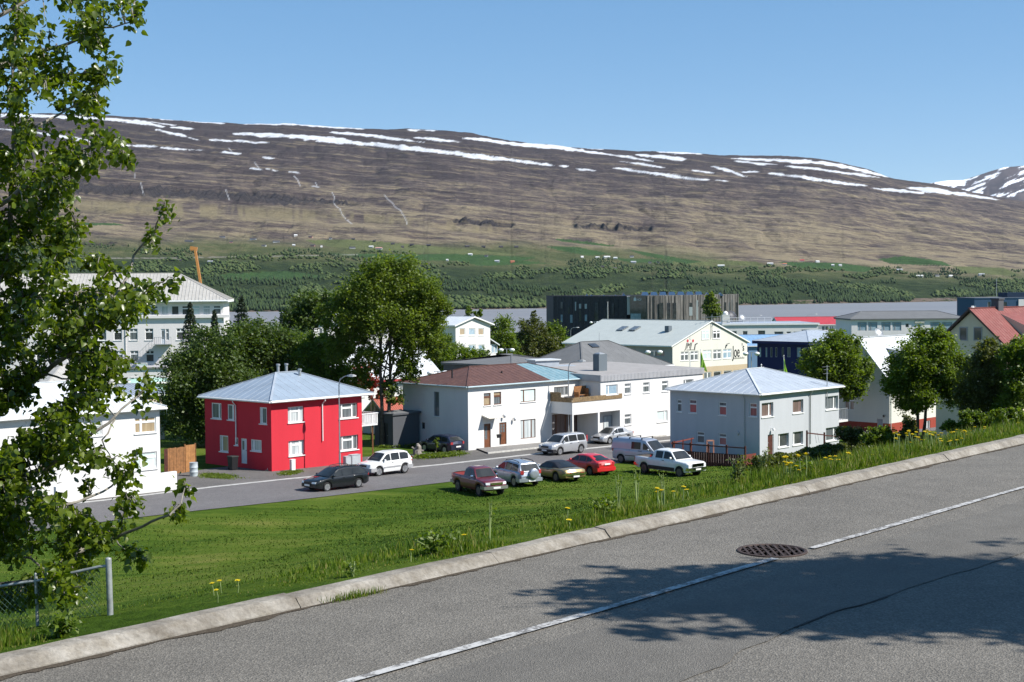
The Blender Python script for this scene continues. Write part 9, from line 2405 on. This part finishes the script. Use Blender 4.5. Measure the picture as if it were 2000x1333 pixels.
# weathered log
p = gs(816, 889); rs = np.random.default_rng(3); z = ground_z(p.x, p.y); r_ = empty('driftwood_log', (p.x, p.y, z), 'weathered grey stump of driftwood standing in the long grass', 'log')
mb = MB()
pts = [Vector((p.x, p.y, z - 0.1)), Vector((p.x - 0.05, p.y, z + 0.35)), Vector((p.x + 0.06, p.y, z + 0.7)), Vector((p.x - 0.04, p.y, z + 0.95))]; mb.tube(pts, [0.42, 0.36, 0.24, 0.10], 9); mb.build('stump', plain('driftwood', (0.24, 0.215, 0.19), 0.9, var=0.4, nscale=7, bump=0.5), r_)
for k in range(4):
    a = k * 1.6; mb = MB(); mb.tube([Vector((p.x, p.y, z + 0.3)), Vector((p.x + math.cos(a) * 0.5, p.y + math.sin(a) * 0.4, z + 0.35 + 0.15 * k))], [0.16, 0.07], 7); mb.build('stub', plain('driftwood', (0.24, 0.215, 0.19), 0.9), r_)
p = gs(853, 893); rs = np.random.default_rng(4); z = ground_z(p.x, p.y); b_ = Vector((p.x, p.y, z)); tree('sapling', 'thin young sapling before the dark hatchback', b_, [(p.x, p.y, z + 1.15, 0.22, 0.22, 0.4)], 'poplar', 260, 0.13, 0.025, 71, limbs=3)
# flags
def flag(label, px, ytop, ybot, d, wpx, yb=760):
    b = gd(px, yb, d); b.z = ground_z(b.x, b.y); zt = zpix(px, ytop, d); r_ = empty('flagpole', b, label, 'flag', 'green flags in town'); mb = MB(); mb.tube([b, Vector((b.x, b.y, zt))], [0.06, 0.035], 7); mb.lathe((b.x, b.y, zt), [(0.03, 0), (0.08, 0.06), (0.03, 0.12)], 8); mb.build('pole', M_WHITE_FR, r_)
    z0 = zt - 0.15; z1 = zpix(px, ybot, d); w_ = wpx / FOC * d; mb = MB(); N_ = 8; rows_ = []
    for i in range(N_ + 1):
        t_ = i / N_; rows_.append([Vector((b.x + w_ * t_ * (0.25 + 0.75 * k / 5), b.y + 0.18 * math.sin(t_ * 7 + k), lerp(z0, z1, k / 5) - t_ * 0.5)) for k in range(6)])
    for a, c in zip(rows_[:-1], rows_[1:]):
        for k in range(5): mb.poly([a[k], c[k], c[k + 1], a[k + 1]])
    mb.build('flag_cloth', leafmat('flag_green', (0.20, 0.38, 0.06), (0.30, 0.48, 0.10), 0.35), r_, smooth=True)
flag('light green flag hanging before the shop gable', 1368.5, 684, 720, 190, 13); flag('limp pale green flag before the navy building', 1531, 696, 726, 170, 8)
for (px, yt_, dd, lab) in ((1348, 690, 195, 'slim white pole before the shop windows'), (1188, 591, 420, 'tall white pole before the shade-darkened hall wall'), (1487, 714, 170, 'thin post before the navy building')):
    b = gd(px, 760, dd); b.z = ground_z(b.x, b.y); zt = zpix(px, yt_, dd); r_ = empty('white_pole', b, lab, 'pole'); mb = MB(); mb.tube([b, Vector((b.x, b.y, zt))], [0.10, 0.06], 7); mb.build('shaft', M_WHITE_FR, r_); mb = MB(); mb.lathe((b.x, b.y, zt), [(0.05, 0), (0.11, 0.08), (0.04, 0.16)], 8); mb.build('finial', M_WHITE_FR, r_)
# satellite dishes
def dish(label, px, py, rpx, d, mat, base_z):
    c = gd(px, py, d); r = rpx / FOC * d; r_ = empty('satellite_dish', (c.x, c.y, base_z), label, 'satellite dish', 'satellite dishes on roofs'); ax = Vector((0.35, -0.75, 0.55)).normalized(); s1_ = ax.orthogonal().normalized(); s2_ = ax.cross(s1_); mb = MB(); prev = None
    for k in range(6):
        q = k / 5; rr_ = r * q; dp = -0.28 * r * (1 - q * q); ring = [c + ax * dp + (s1_ * math.cos(a * math.pi / 10) + s2_ * math.sin(a * math.pi / 10)) * rr_ for a in range(20)]
        if prev and k > 0:
            for a in range(20): mb.poly([prev[a], prev[(a + 1) % 20], ring[(a + 1) % 20], ring[a]])
        prev = ring
    mb.build('reflector', mat, r_, smooth=True)
    mb = MB(); f_ = c + ax * r * 0.75; mb.lathe(f_, [(0.08, -0.1), (0.1, 0.1)], 8)
    for a in (0, 7, 13): mb.beam(c + (s1_ * math.cos(a * math.pi / 10) + s2_ * math.sin(a * math.pi / 10)) * r, f_, 0.03, 0.03)
    mb.build('feed_arm', M_STEEL, r_)
    mb = MB(); mb.tube([Vector((c.x, c.y, base_z)), c - ax * r * 0.25], 0.09, 7); mb.build('mount', M_STEEL, r_)
M_DISHD = plain('dark_dish', (0.07, 0.07, 0.08), 0.5)
dish('large dark mesh dish on the roof behind the shop', 1430, 615, 9.5, 291, M_DISHD, zpix(1430, 634, 291)); dish('smaller grey dish right of the dark dish', 1451, 620, 6.5, 293, M_STEEL, zpix(1451, 634, 293)); dish('open mesh dish in front of the grey slab building', 1717, 649, 9.5, 215, M_STEEL, zpix(1717, 668, 215)); dish('small dish behind the red roof ridge', 1902, 602, 6, 160, M_STEEL, zpix(1902, 612, 160))
# swing frame behind the hedge
A = gd(1576, 866, 106); B = gd(1610, 862, 108); C_ = gd(1640, 856, 110)
r_ = empty('swing_frame', (A.x, A.y, ground_z(A.x, A.y)), 'dark red timber post-and-rail frame before the grey house windows', 'frame')
for q, yt_ in ((A, 841), (B, 845)):
    mb = MB(); mb.beam((q.x, q.y, ground_z(q.x, q.y) - 0.1), (q.x, q.y, zpix(1590, yt_, q.y)), 0.12, 0.12, up=(1, 0, 0)); mb.build('post', M_WOODR, r_)
mb = MB(); mb.beam((A.x, A.y, zpix(1576, 846, A.y)), (B.x, B.y, zpix(1610, 850, B.y)), 0.06, 0.09); mb.build('rail', M_WOODR, r_)
mb = MB(); mb.beam((B.x, B.y, zpix(1610, 851, B.y)), (C_.x, C_.y, zpix(1640, 853, C_.y)), 0.06, 0.08); mb.build('rail', M_WOODR, r_)
mb = MB()
for k in (0.45, 0.6): mb.tube([A.lerp(B, k) + Vector((0, 0, zpix(1590, 848, A.y) - A.z)), A.lerp(B, k + 0.1) + Vector((0, 0, zpix(1590, 868, A.y) - A.z))], 0.012, 5)
mb.build('swing_rope', M_STEEL, r_)
# broom leaning on the red house
p = gs(522, 921); r_ = empty('broom', (p.x, p.y, p.z + 0.03), 'broom leaning at the shaded corner of the red house', 'broom'); z = p.z + 0.03
mb = MB(); mb.tube([(p.x, p.y, z + 0.05), (p.x + 0.12, p.y + 0.25, z + 0.98)], 0.016, 6); mb.build('handle', M_WHITE_FR, r_); mb = MB(); mb.box(p.x - 0.17, p.x + 0.17, p.y - 0.04, p.y + 0.04, z, z + 0.08); mb.build('head', plain('bristle', (0.30, 0.22, 0.16), 0.9), r_)
# timber chairs on the balcony
b0 = F2.pt(s_up - 1.6, z_slab1, -1.2); r_ = empty('garden_bench', b0, 'brown timber garden bench standing on the balcony', 'bench')
mb = MB(); mb.pbox(b0 + Vector((0, 0, 0.45)), u2 * 2.6, -n2 * 0.55, (0, 0, 0.06)); mb.build('seat', M_WOODO, r_); mb = MB(); mb.pbox(b0 - n2 * 0.55 + Vector((0, 0, 0.5)), u2 * 2.6, -n2 * 0.05 + Vector((0, 0, 0)), (0, 0, 0.75)); mb.build('backrest', M_WOODO, r_)
for s_ in (0.0, 1.25, 2.5): mb = MB(); mb.pbox(b0 + u2 * s_, u2 * 0.09, -n2 * 0.55, (0, 0, 1.05 if s_ else 0.75)); mb.build('side_panel', M_WOODO, r_)
# white easel-like frame on the terrace
p = gd(1380, 880, 108.5); z = p.z - 0.3; r_ = empty('timber_frame', (p.x, p.y, z), 'light wooden picture-like frame leaning on the terrace rail', 'frame')
for i, (a0, a1, c0, c1) in enumerate(((0, 0.1, 0, 1.1), (0.5, 0.6, 0, 1.1), (0.1, 0.5, 0, 0.1), (0.1, 0.5, 1.0, 1.1))):
    mb = MB(); mb.pbox(Vector((p.x + a0, p.y, z + c0)), (a1 - a0, 0.0, 0), (0, 0.05, 0), (0, 0.02, c1 - c0)); mb.build('bar', plain('pink_timber', (0.42, 0.20, 0.13), 0.7), r_)

# ------------------------------------------------------------------ low tubular fence with netting by the near poplar
r_ = None
fp = [(214, 1221, 1092, 10.0), (72, 1232, 1122, 10.15), (-110, 1255, 1150, 10.3)]
pts = []
for px, yb, yt_, dd in fp:
    b = gd(px, yb, dd); z0_ = ground_z(b.x, b.y); zt = zpix(px, yt_, dd); pts.append((b, z0_, zt))
r_ = empty('chain_link_fence', (pts[0][0].x, pts[0][0].y, pts[0][1]), 'low galvanised tube fence with green wire netting behind the kerb', 'fence')
M_GALV = plain('galvanised_tube', (0.36, 0.38, 0.37), 0.5, 0.4, 0.5, var=0.25, nscale=14)
for k, (b, z0_, zt) in enumerate(pts):
    mb = MB(); rr_ = 0.022 if k == 0 else 0.012; mb.tube([(b.x + 0.012, b.y, z0_ - 0.35), (b.x, b.y, zt)], rr_, 12); mb.lathe((b.x, b.y, zt), [(rr_, 0), (rr_ * 0.9, 0.006), (rr_ * 0.3, 0.012)], 12); mb.build('post', M_GALV, r_, smooth=True)
for (a, za, ta), (b, zb_, tb_) in zip(pts[:-1], pts[1:]):
    mb = MB(); mb.tube([(a.x, a.y, ta - 0.05), (a.x - 0.06, a.y, ta - 0.055), (b.x, b.y, tb_ - 0.05)], 0.011, 8); mb.build('rail', M_GALV, r_, smooth=True)
mb = MB()
for (a, za, ta), (b, zb_, tb_) in zip(pts[:-1], pts[1:]):
    L_ = math.hypot(b.x - a.x, b.y - a.y); hN = ta - 0.07 - za + 0.05; m_ = int(L_ / 0.045)
    def NP(s_, h_): 
        s_ = min(1, max(0, s_)); return Vector((lerp(a.x - 0.06, b.x, s_), lerp(a.y, b.y, s_) + 0.012 * math.sin(9 * s_), lerp(za, zb_, s_) - 0.05 + h_ * hN))
    for k in range(-int(hN / 0.045), m_ + 1):
        for sg in (1, -1):
            s0_ = k * 0.045 / L_; s1_ = s0_ + hN / L_
            p0, p1 = (0, 1) if sg > 0 else (1, 0)
            lo, hi = 0.0, 1.0
            if s0_ < 0: lo = -s0_ / (s1_ - s0_)
            if s1_ > 1: hi = (1 - s0_) / (s1_ - s0_)
            if hi - lo < 0.05: continue
            A_ = NP(lerp(s0_, s1_, lo), lerp(p0, p1, lo)); B_ = NP(lerp(s0_, s1_, hi), lerp(p0, p1, hi)); mb.tube([A_, B_], 0.0014, 4, cap=False)
o_ = mb.build('netting', plain('green_wire', (0.10, 0.17, 0.13), 0.5), r_); o_['kind'] = 'stuff'
# ------------------------------------------------------------------ thin sea air between here and the far hill
mb = MB(); mb.box(-7000, 7800, -60, 11500, -60, 1250)
n = NT('haze_air'); n.t.nodes.remove(n.b)
vp = n.node('ShaderNodeVolumePrincipled'); vp.inputs['Color'].default_value = (0.62, 0.79, 1.0, 1); vp.inputs['Density'].default_value = 1.3e-5; vp.inputs['Anisotropy'].default_value = 0.2
n.link(vp.outputs[0], n.out.inputs['Volume'])
hz_ = mb.build('haze', n.m); tag(hz_, 'thin blue haze over the fjord', kind='stuff')
